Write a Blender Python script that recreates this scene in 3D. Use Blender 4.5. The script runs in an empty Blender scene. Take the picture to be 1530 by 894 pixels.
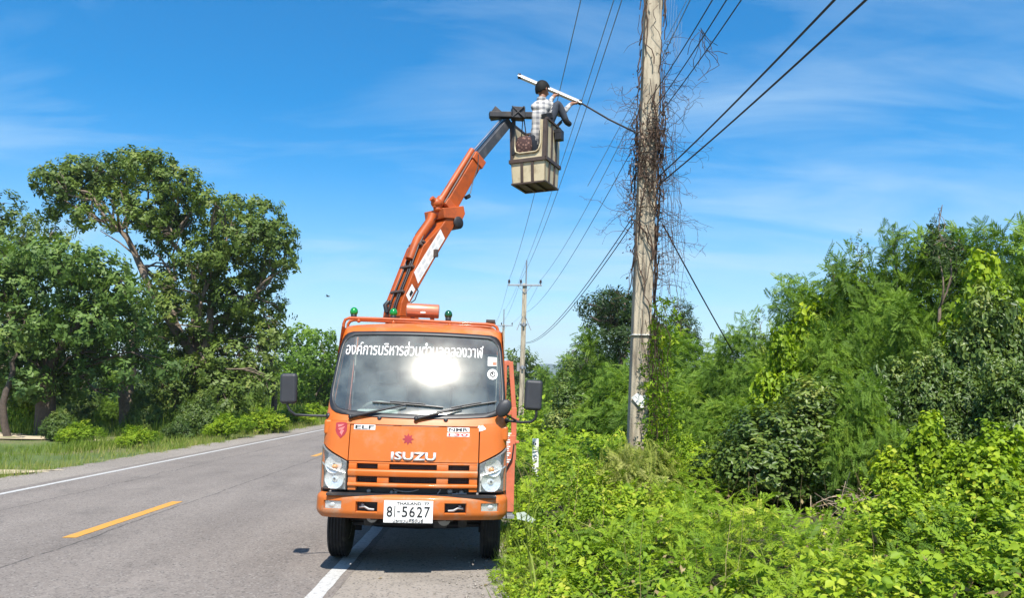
import bpy, bmesh, math, random
import numpy as np
from mathutils import Vector, Matrix
rng = np.random.default_rng(7)
random.seed(7)
rad = math.radians
scn = bpy.context.scene
COL = scn.collection

# ------------------------------------------------------------------ camera, world, sun, exposure
FPX, CAMH = 1150.0, 1.72                      # focal length in photo pixels, eye height
def _camera_axes():
    y = np.array([(746 - 765) / FPX, -(590 - 447) / FPX, 1.0]); y /= np.linalg.norm(y)
    r = rad(0.6)
    u = np.array([math.sin(r), math.cos(r), 0.0]); u -= y * (u @ y); u /= np.linalg.norm(u)
    x = np.cross(y, u)
    if x[0] < 0: x = -x
    return np.stack([x, y, u])
CM = _camera_axes()
def ray(px, py): return CM @ np.array([(px - 765) / FPX, -(py - 447) / FPX, 1.0])
def at(px, py, Y):
    r = ray(px, py); return Vector(np.array([0, 0, CAMH]) + r * (Y / r[1]))
def gnd(px, py, z=0.0):
    r = ray(px, py); return Vector(np.array([0, 0, CAMH]) + r * ((z - CAMH) / r[2]))
def onplane(px, py, p0, n):
    r = Vector(ray(px, py)); o = Vector((0, 0, CAMH)); n = Vector(n)
    return o + r * ((Vector(p0) - o).dot(n) / r.dot(n))
cam = bpy.data.cameras.new('camera'); camo = bpy.data.objects.new('camera', cam); COL.objects.link(camo)
cam.sensor_width = 36.0; cam.lens = 36.0 * FPX / 1530.0; cam.clip_start = 0.1; cam.clip_end = 20000
cx, cy, cz = CM @ np.array([1, 0, 0]), CM @ np.array([0, 1, 0]), CM @ np.array([0, 0, -1])
mw = Matrix.Identity(4)
for i in range(3): mw[i][0], mw[i][1], mw[i][2] = cx[i], cy[i], cz[i]
mw.translation = (0, 0, CAMH); camo.matrix_world = mw
scn.camera = camo

SUN_TO = Vector((0.05, -0.555, 0.82)).normalized()      # towards the sun: high, behind the photographer
sun = bpy.data.lights.new('sun', 'SUN'); suno = bpy.data.objects.new('sun', sun); COL.objects.link(suno)
sun.energy = 4.7; sun.angle = rad(0.53); sun.color = (1.0, 0.955, 0.88)
suno.rotation_euler = SUN_TO.to_track_quat('Z', 'Y').to_euler()
scn.view_settings.view_transform = 'Standard'; scn.view_settings.look = 'None'
scn.view_settings.exposure = 0.85; scn.view_settings.gamma = 1.0
scn.render.engine = 'CYCLES'
scn.cycles.use_denoising = True
scn.cycles.max_bounces = 8; scn.cycles.transparent_max_bounces = 8
scn.cycles.sample_clamp_indirect = 6.0

w = bpy.data.worlds.new('World'); scn.world = w; w.use_nodes = True
nt = w.node_tree; N, L = nt.nodes, nt.links; N.clear()
def nd(t, **kw):
    n = N.new(t)
    for k, v in kw.items():
        if k in ('operation', 'blend_type', 'data_type', 'sky_type', 'noise_dimensions', 'sun_disc', 'sun_elevation', 'sun_rotation', 'altitude', 'air_density', 'dust_density', 'ozone_density', 'vector_type'):
            setattr(n, k, v)
        else: n.inputs[k].default_value = v
    return n
sky = nd('ShaderNodeTexSky', sky_type='NISHITA', sun_disc=False, sun_elevation=math.asin(SUN_TO.z),
         sun_rotation=math.atan2(SUN_TO.x, SUN_TO.y), altitude=0.0, air_density=1.0, dust_density=0.6, ozone_density=2.2)
hsv = nd('ShaderNodeHueSaturation', Saturation=1.62, Value=1.0, Hue=0.496)
L.new(sky.outputs[0], hsv.inputs['Color'])
tc = N.new('ShaderNodeTexCoord'); sep = N.new('ShaderNodeSeparateXYZ'); L.new(tc.outputs['Generated'], sep.inputs[0])
zc = nd('ShaderNodeMath', operation='MAXIMUM'); zc.inputs[1].default_value = 0.0; L.new(sep.outputs['Z'], zc.inputs[0])
za = nd('ShaderNodeMath', operation='ADD'); za.inputs[1].default_value = 0.22; L.new(zc.outputs[0], za.inputs[0])
dx = nd('ShaderNodeMath', operation='DIVIDE'); L.new(sep.outputs['X'], dx.inputs[0]); L.new(za.outputs[0], dx.inputs[1])
dy = nd('ShaderNodeMath', operation='DIVIDE'); L.new(sep.outputs['Y'], dy.inputs[0]); L.new(za.outputs[0], dy.inputs[1])
cmb = N.new('ShaderNodeCombineXYZ'); L.new(dx.outputs[0], cmb.inputs[0]); L.new(dy.outputs[0], cmb.inputs[1])
mp = N.new('ShaderNodeMapping'); mp.inputs['Scale'].default_value = (0.85, 2.6, 1.0); mp.inputs['Rotation'].default_value = (0, 0, rad(-14)); mp.inputs['Location'].default_value = (3.1, 1.7, 0)
L.new(cmb.outputs[0], mp.inputs[0])
n1 = nd('ShaderNodeTexNoise', Scale=1.25, Detail=9.0, Roughness=0.58, Distortion=0.6); L.new(mp.outputs[0], n1.inputs['Vector'])
n2 = nd('ShaderNodeTexNoise', Scale=0.55, Detail=3.0, Roughness=0.5); L.new(cmb.outputs[0], n2.inputs['Vector'])
mulc = nd('ShaderNodeMath', operation='MULTIPLY'); L.new(n1.outputs[0], mulc.inputs[0]); L.new(n2.outputs[0], mulc.inputs[1])
cr = N.new('ShaderNodeMapRange'); cr.inputs['From Min'].default_value = 0.225; cr.inputs['From Max'].default_value = 0.42; cr.inputs['To Max'].default_value = 0.46; L.new(mulc.outputs[0], cr.inputs['Value'])
hz = N.new('ShaderNodeMapRange'); hz.inputs['From Min'].default_value = 0.36; hz.inputs['From Max'].default_value = 0.02; hz.inputs['To Min'].default_value = 0.0; hz.inputs['To Max'].default_value = 0.62; L.new(sep.outputs['Z'], hz.inputs['Value'])
hp = nd('ShaderNodeMath', operation='POWER'); hp.inputs[1].default_value = 1.5; L.new(hz.outputs[0], hp.inputs[0])
cf = nd('ShaderNodeMath', operation='ADD'); cf.use_clamp = True; L.new(cr.outputs[0], cf.inputs[0]); L.new(hp.outputs[0], cf.inputs[1])
mx = nd('ShaderNodeMix', data_type='RGBA'); L.new(cf.outputs[0], mx.inputs['Factor']); L.new(hsv.outputs[0], mx.inputs[6])
mx.inputs[7].default_value = (3.7, 4.75, 5.4, 1)
bg = nd('ShaderNodeBackground', Strength=0.112); L.new(mx.outputs[2], bg.inputs['Color'])
wo = N.new('ShaderNodeOutputWorld'); L.new(bg.outputs[0], wo.inputs['Surface'])

# ------------------------------------------------------------------ object helpers
def tag(o, label=None, cat=None, group=None, kind=None):
    if label: o['label'] = label
    if cat: o['category'] = cat
    if group: o['group'] = group
    if kind: o['kind'] = kind
    return o
def empty(name, loc=(0, 0, 0), label=None, cat=None, group=None):
    o = bpy.data.objects.new(name, None); COL.objects.link(o); o.location = loc
    o.empty_display_size = 0.1
    return tag(o, label, cat, group)
def link(name, me, parent=None, m=None):
    o = bpy.data.objects.new(name, me); COL.objects.link(o)
    if m is not None and not me.materials:
        for q in (m if isinstance(m, (list, tuple)) else [m]): me.materials.append(q)
    if parent is not None: o.parent = parent
    return o
class MB:
    """collects shapes, then links them as one mesh object"""
    def __init__(s): s.v = []; s.f = []; s.mi = []; s.cm = 0
    def add(s, vs, fs):
        b = len(s.v); s.v += [tuple(p) for p in vs]; s.f += [tuple(i + b for i in f) for f in fs]; s.mi += [s.cm] * len(fs)
        return s
    def box(s, c, size, rot=None):
        hx, hy, hz_ = (a / 2 for a in size); c = Vector(c)
        vs = [Vector((x, y, z)) for x in (-hx, hx) for y in (-hy, hy) for z in (-hz_, hz_)]
        if rot is not None: vs = [rot @ p for p in vs]
        return s.add([p + c for p in vs], [(0, 1, 3, 2), (4, 6, 7, 5), (0, 4, 5, 1), (2, 3, 7, 6), (0, 2, 6, 4), (1, 5, 7, 3)])
    def beam(s, a, b, w_, h, up=(0, 0, 1), w2=None, h2=None):
        a, b = Vector(a), Vector(b); d = (b - a).normalized(); up = Vector(up)
        sx = d.cross(up)
        if sx.length < 1e-4: sx = d.cross(Vector((0, 1, 0)))
        sx.normalize(); uz = sx.cross(d).normalized()
        w2 = w_ if w2 is None else w2; h2 = h if h2 is None else h2
        vs = [a + sx * (i * w_ / 2) + uz * (j * h / 2) for i, j in ((-1, -1), (1, -1), (1, 1), (-1, 1))]
        vs += [b + sx * (i * w2 / 2) + uz * (j * h2 / 2) for i, j in ((-1, -1), (1, -1), (1, 1), (-1, 1))]
        return s.add(vs, [(3, 2, 1, 0), (4, 5, 6, 7), (0, 1, 5, 4), (1, 2, 6, 5), (2, 3, 7, 6), (3, 0, 4, 7)])
    def tube(s, pts, r, n=8, caps=True):
        pts = [Vector(p) for p in pts]; k = len(pts)
        rs = r if isinstance(r, (list, tuple)) else [r] * k
        vs = []; ref = None
        for i, p in enumerate(pts):
            d = (pts[min(i + 1, k - 1)] - pts[max(i - 1, 0)])
            if d.length < 1e-9: d = Vector((0, 0, 1))
            d.normalize()
            if ref is None:
                ref = d.cross(Vector((0, 0, 1)))
                if ref.length < 0.05: ref = d.cross(Vector((0, 1, 0)))
            ref = (ref - d * ref.dot(d)).normalized(); q = d.cross(ref)
            for j in range(n):
                a = 2 * math.pi * j / n
                vs.append(p + (ref * math.cos(a) + q * math.sin(a)) * rs[i])
        fs = [(i * n + j, i * n + (j + 1) % n, (i + 1) * n + (j + 1) % n, (i + 1) * n + j) for i in range(k - 1) for j in range(n)]
        if caps: fs += [tuple(range(n - 1, -1, -1)), tuple((k - 1) * n + j for j in range(n))]
        return s.add(vs, fs)
    def lathe(s, prof, n=32, mat=Matrix.Identity(4), caps=True):
        """profile [(r, z)] about local Z, placed by mat"""
        vs = [mat @ Vector((r * math.cos(2 * math.pi * j / n), r * math.sin(2 * math.pi * j / n), z)) for r, z in prof for j in range(n)]
        k = len(prof)
        fs = [(i * n + j, i * n + (j + 1) % n, (i + 1) * n + (j + 1) % n, (i + 1) * n + j) for i in range(k - 1) for j in range(n)]
        if caps: fs += [tuple(range(n - 1, -1, -1)), tuple((k - 1) * n + j for j in range(n))]
        return s.add(vs, fs)
    def prism(s, poly, ext):
        poly = [Vector(p) for p in poly]; ext = Vector(ext); n = len(poly)
        return s.add(poly + [p + ext for p in poly], [tuple(range(n - 1, -1, -1)), tuple(range(n, 2 * n))] + [(i, (i + 1) % n, n + (i + 1) % n, n + i) for i in range(n)])
    def ball(s, c, r, n=14, m=9, mat=None):
        c = Vector(c); r = Vector(r) if hasattr(r, '__len__') else Vector((r, r, r))
        vs = []; 
        for i in range(1, m):
            t = math.pi * i / m
            for j in range(n):
                a = 2 * math.pi * j / n
                vs.append(Vector((r.x * math.sin(t) * math.cos(a), r.y * math.sin(t) * math.sin(a), r.z * math.cos(t))))
        vs += [Vector((0, 0, r.z)), Vector((0, 0, -r.z))]
        if mat is not None: vs = [mat @ p for p in vs]
        T, B = len(vs) - 2, len(vs) - 1
        fs = [(i * n + j, (i + 1) * n + j, (i + 1) * n + (j + 1) % n, i * n + (j + 1) % n) for i in range(m - 2) for j in range(n)]
        fs += [(T, j, (j + 1) % n) for j in range(n)] + [(B, (m - 2) * n + (j + 1) % n, (m - 2) * n + j) for j in range(n)]
        return s.add([p + c for p in vs], fs)
    def build(s, name, m, parent=None, smooth=38, bevel=0.0, seg=2, fix=True):
        me = bpy.data.meshes.new(name); me.from_pydata([tuple(p) for p in s.v], [], s.f)
        for q in (m if isinstance(m, (list, tuple)) else [m]): me.materials.append(q)
        if any(s.mi): me.polygons.foreach_set('material_index', s.mi)
        if fix:
            bm = bmesh.new(); bm.from_mesh(me); bmesh.ops.recalc_face_normals(bm, faces=bm.faces); bm.to_mesh(me); bm.free()
        if smooth:
            me.shade_smooth(); me.set_sharp_from_angle(angle=rad(smooth))
        o = link(name, me, parent)
        if bevel:
            b = o.modifiers.new('edge', 'BEVEL'); b.width = bevel; b.segments = seg; b.limit_method = 'ANGLE'; b.angle_limit = rad(40); b.harden_normals = True
        return o
def np_mesh(name, V, Q, tint=None, m=None, parent=None, smooth=False):
    """big mesh from arrays: V (n,3), Q (m,4) quads or (m,3) triangles; tint = a number per face"""
    me = bpy.data.meshes.new(name or 'surface'); k = Q.shape[1]
    me.vertices.add(len(V)); me.vertices.foreach_set('co', np.ascontiguousarray(V, dtype=np.float32).ravel())
    me.loops.add(Q.size); me.loops.foreach_set('vertex_index', np.ascontiguousarray(Q, dtype=np.int32).ravel())
    me.polygons.add(len(Q)); me.polygons.foreach_set('loop_start', np.arange(0, Q.size, k, dtype=np.int32))
    if smooth: me.polygons.foreach_set('use_smooth', np.ones(len(Q), dtype=bool))
    me.update(calc_edges=True); me.validate()
    if tint is not None and len(me.polygons) == len(tint):
        a = me.attributes.new('tint', 'FLOAT', 'FACE'); a.data.foreach_set('value', np.ascontiguousarray(tint, dtype=np.float32))
    return link(name, me, parent, m) if name else me

# ------------------------------------------------------------------ materials
def newmat(name):
    m = bpy.data.materials.new(name); m.use_nodes = True
    t = m.node_tree; t.nodes.clear(); return m, t.nodes, t.links
def surf_mat(name, col, rough=0.5, metal=0.0, var=0.15, scale=6.0, bump=0.0, bscale=60.0, coat=0.0, dirt=None, dirt_amt=0.0, dscale=3.0, spec=0.5):
    m, n, l = newmat(name)
    out = n.new('ShaderNodeOutputMaterial'); p = n.new('ShaderNodeBsdfPrincipled'); l.new(p.outputs[0], out.inputs[0])
    t = n.new('ShaderNodeTexCoord'); a = n.new('ShaderNodeTexNoise'); a.inputs['Scale'].default_value = scale; a.inputs['Detail'].default_value = 6; a.inputs['Roughness'].default_value = 0.62
    l.new(t.outputs['Object'], a.inputs['Vector'])
    r = n.new('ShaderNodeValToRGB'); l.new(a.outputs[0], r.inputs[0])
    r.color_ramp.elements[0].position = 0.32; r.color_ramp.elements[1].position = 0.7
    r.color_ramp.elements[0].color = (*[c * (1 - var) for c in col], 1); r.color_ramp.elements[1].color = (*[min(1, c * (1 + var)) for c in col], 1)
    c = r.outputs[0]
    if dirt:
        b = n.new('ShaderNodeTexNoise'); b.inputs['Scale'].default_value = dscale; b.inputs['Detail'].default_value = 9; b.inputs['Roughness'].default_value = 0.7
        l.new(t.outputs['Object'], b.inputs['Vector'])
        q = n.new('ShaderNodeMapRange'); q.inputs['From Min'].default_value = 0.5; q.inputs['From Max'].default_value = 0.68; q.inputs['To Max'].default_value = dirt_amt; l.new(b.outputs[0], q.inputs['Value'])
        x = n.new('ShaderNodeMix'); x.data_type = 'RGBA'; l.new(q.outputs[0], x.inputs['Factor']); l.new(c, x.inputs[6]); x.inputs[7].default_value = (*dirt, 1); c = x.outputs[2]
    l.new(c, p.inputs['Base Color'])
    rr = n.new('ShaderNodeMapRange'); rr.inputs['To Min'].default_value = max(0.02, rough - 0.08); rr.inputs['To Max'].default_value = min(1, rough + 0.1); l.new(a.outputs[0], rr.inputs['Value']); l.new(rr.outputs[0], p.inputs['Roughness'])
    p.inputs['Metallic'].default_value = metal; p.inputs['Specular IOR Level'].default_value = spec
    if coat: p.inputs['Coat Weight'].default_value = coat; p.inputs['Coat Roughness'].default_value = 0.08
    if bump:
        e = n.new('ShaderNodeTexNoise'); e.inputs['Scale'].default_value = bscale; e.inputs['Detail'].default_value = 5; l.new(t.outputs['Object'], e.inputs['Vector'])
        k = n.new('ShaderNodeBump'); k.inputs['Strength'].default_value = bump; k.inputs['Distance'].default_value = 0.01; l.new(e.outputs[0], k.inputs['Height']); l.new(k.outputs[0], p.inputs['Normal'])
    return m
def leaf_mat(name, cols, trans=0.35, rough=0.45, objvar=0.12, spec=0.35):
    """cols: ramp stops over the per-leaf tint"""
    m, n, l = newmat(name)
    out = n.new('ShaderNodeOutputMaterial'); at_ = n.new('ShaderNodeAttribute'); at_.attribute_name = 'tint'
    oi = n.new('ShaderNodeObjectInfo')
    ad = n.new('ShaderNodeMath'); ad.operation = 'MULTIPLY_ADD'; l.new(oi.outputs['Random'], ad.inputs[0]); ad.inputs[1].default_value = objvar; l.new(at_.outputs['Fac'], ad.inputs[2])
    r = n.new('ShaderNodeValToRGB'); l.new(ad.outputs[0], r.inputs[0])
    els = r.color_ramp.elements
    for i, (pos, c) in enumerate(cols):
        e = els[i] if i < 2 else els.new(pos)
        e.position = pos; e.color = (*c, 1)
    p = n.new('ShaderNodeBsdfPrincipled'); l.new(r.outputs[0], p.inputs['Base Color']); p.inputs['Roughness'].default_value = rough; p.inputs['Specular IOR Level'].default_value = spec
    tr = n.new('ShaderNodeBsdfTranslucent')
    g = n.new('ShaderNodeMix'); g.data_type = 'RGBA'; g.blend_type = 'MULTIPLY'; g.inputs['Factor'].default_value = 1; l.new(r.outputs[0], g.inputs[6]); g.inputs[7].default_value = (1.25, 1.35, 0.5, 1); l.new(g.outputs[2], tr.inputs['Color'])
    x = n.new('ShaderNodeMixShader'); x.inputs[0].default_value = trans; l.new(p.outputs[0], x.inputs[1]); l.new(tr.outputs[0], x.inputs[2]); l.new(x.outputs[0], out.inputs[0])
    return m
ORANGE = (0.53, 0.127, 0.016)
M = {}
M['orange'] = surf_mat('orange_paint', ORANGE, 0.42, var=0.07, scale=2.5, coat=0.18, dirt=(0.36, 0.22, 0.13), dirt_amt=0.62, dscale=2.6, spec=0.35, bump=0.05, bscale=9)
M['orange_dk'] = surf_mat('weathered_orange_paint', (0.42, 0.080, 0.010), 0.5, var=0.15, scale=5, coat=0.1, dirt=(0.16, 0.05, 0.02), dirt_amt=0.55, dscale=7, bump=0.1)
M['salmon'] = surf_mat('faded_red_paint', (0.55, 0.14, 0.07), 0.6, var=0.15, scale=5, dirt=(0.3, 0.16, 0.1), dirt_amt=0.5)
M['black'] = surf_mat('black_plastic', (0.018, 0.018, 0.02), 0.45, var=0.25)
M['mirror_case'] = surf_mat('mirror_plastic', (0.03, 0.03, 0.034), 0.5, var=0.15, bump=0.15, bscale=180)
M['rubber'] = surf_mat('black_rubber', (0.018, 0.017, 0.017), 0.85, var=0.3, dirt=(0.12, 0.10, 0.08), dirt_amt=0.4, dscale=9, bump=0.3, bscale=90)
M['dark_steel'] = surf_mat('dark_steel', (0.025, 0.024, 0.026), 0.5, metal=0.2, var=0.3, dirt=(0.10, 0.07, 0.05), dirt_amt=0.5, dscale=6)
M['steel_rod'] = surf_mat('blue_grey_steel', (0.16, 0.20, 0.27), 0.35, metal=0.6, var=0.2)
M['chrome'] = surf_mat('chrome', (0.78, 0.78, 0.8), 0.12, metal=1.0, var=0.05)
M['silver'] = surf_mat('silver_trim', (0.74, 0.73, 0.70), 0.34, metal=0.55, var=0.06)
M['reflector'] = surf_mat('lamp_reflector', (0.88, 0.86, 0.82), 0.22, metal=0.5, var=0.25, scale=70)
M['grey'] = surf_mat('grey_metal', (0.28, 0.28, 0.28), 0.5, metal=0.4, var=0.2)
M['white'] = surf_mat('white_vinyl', (0.78, 0.77, 0.74), 0.5, var=0.05, dirt=(0.5, 0.45, 0.38), dirt_amt=0.25)
M['ink'] = surf_mat('black_ink', (0.012, 0.012, 0.012), 0.6, var=0.1)
M['red_ink'] = surf_mat('dark_red_print', (0.30, 0.02, 0.03), 0.5, var=0.2)
M['red_print'] = surf_mat('red_print', (0.55, 0.04, 0.04), 0.5, var=0.1)
M['copper'] = surf_mat('copper_paint', (0.62, 0.22, 0.13), 0.3, metal=0.45, var=0.08)
M['green_lens'] = surf_mat('green_lens', (0.005, 0.22, 0.03), 0.12, var=0.25, scale=22, coat=0.6)
M['green_dark'] = surf_mat('dark_green_lens', (0.004, 0.07, 0.02), 0.12, var=0.25, scale=22, coat=0.6)
M['cream'] = surf_mat('cream_fibreglass', (0.50, 0.42, 0.27), 0.5, var=0.1, dirt=(0.20, 0.13, 0.07), dirt_amt=0.6, dscale=5)
M['brown'] = surf_mat('brown_metal', (0.06, 0.038, 0.028), 0.55, var=0.3, scale=9)
M['seat'] = surf_mat('grey_vinyl', (0.34, 0.34, 0.33), 0.6, var=0.1)
M['dash'] = surf_mat('dashboard_plastic', (0.42, 0.44, 0.43), 0.6, var=0.1)
M['lining'] = surf_mat('cab_lining', (0.30, 0.30, 0.28), 0.7, var=0.1)
M['alu'] = surf_mat('aluminium', (0.52, 0.52, 0.50), 0.35, metal=0.35, var=0.06)
M['skin'] = surf_mat('skin', (0.27, 0.12, 0.065), 0.5, var=0.08)
M['hair'] = surf_mat('black_hair', (0.010, 0.009, 0.008), 0.7, var=0.4, scale=30, bump=0.3, bscale=90, spec=0.2)
M['denim'] = surf_mat('dark_denim', (0.035, 0.042, 0.058), 0.85, var=0.25, scale=18)
M['shoe'] = surf_mat('black_shoe', (0.015, 0.014, 0.014), 0.6, var=0.2)
M['wire'] = surf_mat('wire_black', (0.02, 0.02, 0.022), 0.6, var=0.1)
M['wire_grey'] = surf_mat('wire_grey', (0.22, 0.24, 0.28), 0.5, metal=0.3, var=0.1)
M['ceramic'] = surf_mat('brown_porcelain', (0.05, 0.03, 0.025), 0.3, var=0.2)
M['galv'] = surf_mat('galvanised_steel', (0.30, 0.31, 0.32), 0.5, metal=0.5, var=0.15)
M['bark'] = surf_mat('grey_brown_bark', (0.16, 0.12, 0.085), 0.9, var=0.35, scale=9, bump=0.8, bscale=30)
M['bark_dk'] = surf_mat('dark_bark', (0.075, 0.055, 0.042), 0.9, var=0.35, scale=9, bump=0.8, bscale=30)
M['twig'] = surf_mat('dry_vine', (0.085, 0.050, 0.032), 0.9, var=0.4, scale=14)
M['stem'] = surf_mat('green_stem', (0.12, 0.15, 0.04), 0.8, var=0.3, scale=9)
M['dry'] = surf_mat('dry_twigs', (0.36, 0.27, 0.19), 0.9, var=0.35, scale=14)
M['litter'] = surf_mat('white_litter', (0.30, 0.36, 0.31), 0.5, var=0.2)
M['glass_side'] = surf_mat('dark_window_glass', (0.015, 0.02, 0.02), 0.06, var=0.1, spec=0.8)
def plaid():
    m, n, l = newmat('plaid_shirt'); out = n.new('ShaderNodeOutputMaterial'); p = n.new('ShaderNodeBsdfPrincipled'); l.new(p.outputs[0], out.inputs[0])
    t = n.new('ShaderNodeTexCoord'); s = n.new('ShaderNodeSeparateXYZ'); l.new(t.outputs['Object'], s.inputs[0])
    outs = []
    for ax, sc in (('X', 70), ('Z', 78)):
        a = n.new('ShaderNodeMath'); a.operation = 'MULTIPLY'; a.inputs[1].default_value = sc; l.new(s.outputs[ax], a.inputs[0])
        b = n.new('ShaderNodeMath'); b.operation = 'SINE'; l.new(a.outputs[0], b.inputs[0])
        c = n.new('ShaderNodeMath'); c.operation = 'GREATER_THAN'; c.inputs[1].default_value = 0.15; l.new(b.outputs[0], c.inputs[0]); outs.append(c)
    d = n.new('ShaderNodeMath'); d.operation = 'ADD'; l.new(outs[0].outputs[0], d.inputs[0]); l.new(outs[1].outputs[0], d.inputs[1])
    r = n.new('ShaderNodeValToRGB'); h = n.new('ShaderNodeMath'); h.operation = 'MULTIPLY'; h.inputs[1].default_value = 0.5; l.new(d.outputs[0], h.inputs[0]); l.new(h.outputs[0], r.inputs[0])
    r.color_ramp.interpolation = 'CONSTANT'
    r.color_ramp.elements[0].color = (0.50, 0.47, 0.43, 1); r.color_ramp.elements[1].position = 0.75; r.color_ramp.elements[1].color = (0.17, 0.17, 0.18, 1)
    e = r.color_ramp.elements.new(0.4); e.color = (0.34, 0.33, 0.32, 1)
    l.new(r.outputs[0], p.inputs['Base Color']); p.inputs['Roughness'].default_value = 0.9
    return m
M['plaid'] = plaid()
M['orange_low'] = surf_mat('dusty_orange_paint', (0.50, 0.130, 0.022), 0.5, var=0.1, scale=3, coat=0.08, dirt=(0.33, 0.22, 0.14), dirt_amt=0.8, dscale=5, spec=0.3)
def windscreen_glass():
    m, n, l = newmat('dust_and_reflection_glass'); out = n.new('ShaderNodeOutputMaterial')
    tr = n.new('ShaderNodeBsdfTransparent'); tr.inputs[0].default_value = (0.80, 0.90, 0.84, 1)
    g1 = n.new('ShaderNodeBsdfGlossy'); g1.inputs['Roughness'].default_value = 0.03
    lw = n.new('ShaderNodeLayerWeight'); lw.inputs[0].default_value = 0.5; fr = n.new('ShaderNodeMath'); fr.operation = 'POWER'; fr.inputs[1].default_value = 4.0; l.new(lw.outputs['Facing'], fr.inputs[0])
    f2 = n.new('ShaderNodeMath'); f2.operation = 'MULTIPLY_ADD'; f2.inputs[1].default_value = 0.85; f2.inputs[2].default_value = 0.10; l.new(fr.outputs[0], f2.inputs[0])
    a = n.new('ShaderNodeMixShader'); l.new(f2.outputs[0], a.inputs[0]); l.new(tr.outputs[0], a.inputs[1]); l.new(g1.outputs[0], a.inputs[2])
    g2 = n.new('ShaderNodeBsdfGlossy'); g2.inputs['Roughness'].default_value = 0.17; g2.inputs[0].default_value = (1, 0.97, 0.9, 1)
    t = n.new('ShaderNodeTexCoord'); no = n.new('ShaderNodeTexNoise'); no.inputs['Scale'].default_value = 5; no.inputs['Detail'].default_value = 8; l.new(t.outputs['Object'], no.inputs['Vector'])
    mr = n.new('ShaderNodeMapRange'); mr.inputs['From Min'].default_value = 0.3; mr.inputs['From Max'].default_value = 0.75; mr.inputs['To Min'].default_value = 0.035; mr.inputs['To Max'].default_value = 0.07; l.new(no.outputs[0], mr.inputs['Value'])
    b = n.new('ShaderNodeMixShader'); l.new(mr.outputs[0], b.inputs[0]); l.new(a.outputs[0], b.inputs[1]); l.new(g2.outputs[0], b.inputs[2])
    df = n.new('ShaderNodeBsdfDiffuse'); df.inputs[0].default_value = (0.50, 0.55, 0.49, 1)  # dust film whose green tint also stands in for reflected surroundings
    mr2 = n.new('ShaderNodeMapRange'); mr2.inputs['From Min'].default_value = 0.3; mr2.inputs['From Max'].default_value = 0.75; mr2.inputs['To Min'].default_value = 0.05; mr2.inputs['To Max'].default_value = 0.20; l.new(no.outputs[0], mr2.inputs['Value'])
    c = n.new('ShaderNodeMixShader'); l.new(mr2.outputs[0], c.inputs[0]); l.new(b.outputs[0], c.inputs[1]); l.new(df.outputs[0], c.inputs[2]); l.new(c.outputs[0], out.inputs[0])
    return m
M['windscreen'] = windscreen_glass()
def lens_glass():
    m, n, l = newmat('clear_lamp_lens'); out = n.new('ShaderNodeOutputMaterial')
    tr = n.new('ShaderNodeBsdfTransparent'); tr.inputs[0].default_value = (0.9, 0.92, 0.92, 1)
    g = n.new('ShaderNodeBsdfGlossy'); g.inputs['Roughness'].default_value = 0.06
    lw = n.new('ShaderNodeLayerWeight'); lw.inputs[0].default_value = 0.5; fr = n.new('ShaderNodeMath'); fr.operation = 'POWER'; fr.inputs[1].default_value = 4.0; l.new(lw.outputs['Facing'], fr.inputs[0])
    f2 = n.new('ShaderNodeMath'); f2.operation = 'MULTIPLY_ADD'; f2.inputs[1].default_value = 0.7; f2.inputs[2].default_value = 0.05; l.new(fr.outputs[0], f2.inputs[0])
    a = n.new('ShaderNodeMixShader'); l.new(f2.outputs[0], a.inputs[0]); l.new(tr.outputs[0], a.inputs[1]); l.new(g.outputs[0], a.inputs[2])
    df = n.new('ShaderNodeBsdfDiffuse'); df.inputs[0].default_value = (0.7, 0.68, 0.63, 1)
    b = n.new('ShaderNodeMixShader'); b.inputs[0].default_value = 0.08; l.new(a.outputs[0], b.inputs[1]); l.new(df.outputs[0], b.inputs[2]); l.new(b.outputs[0], out.inputs[0])
    return m
M['lens'] = lens_glass()
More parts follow.
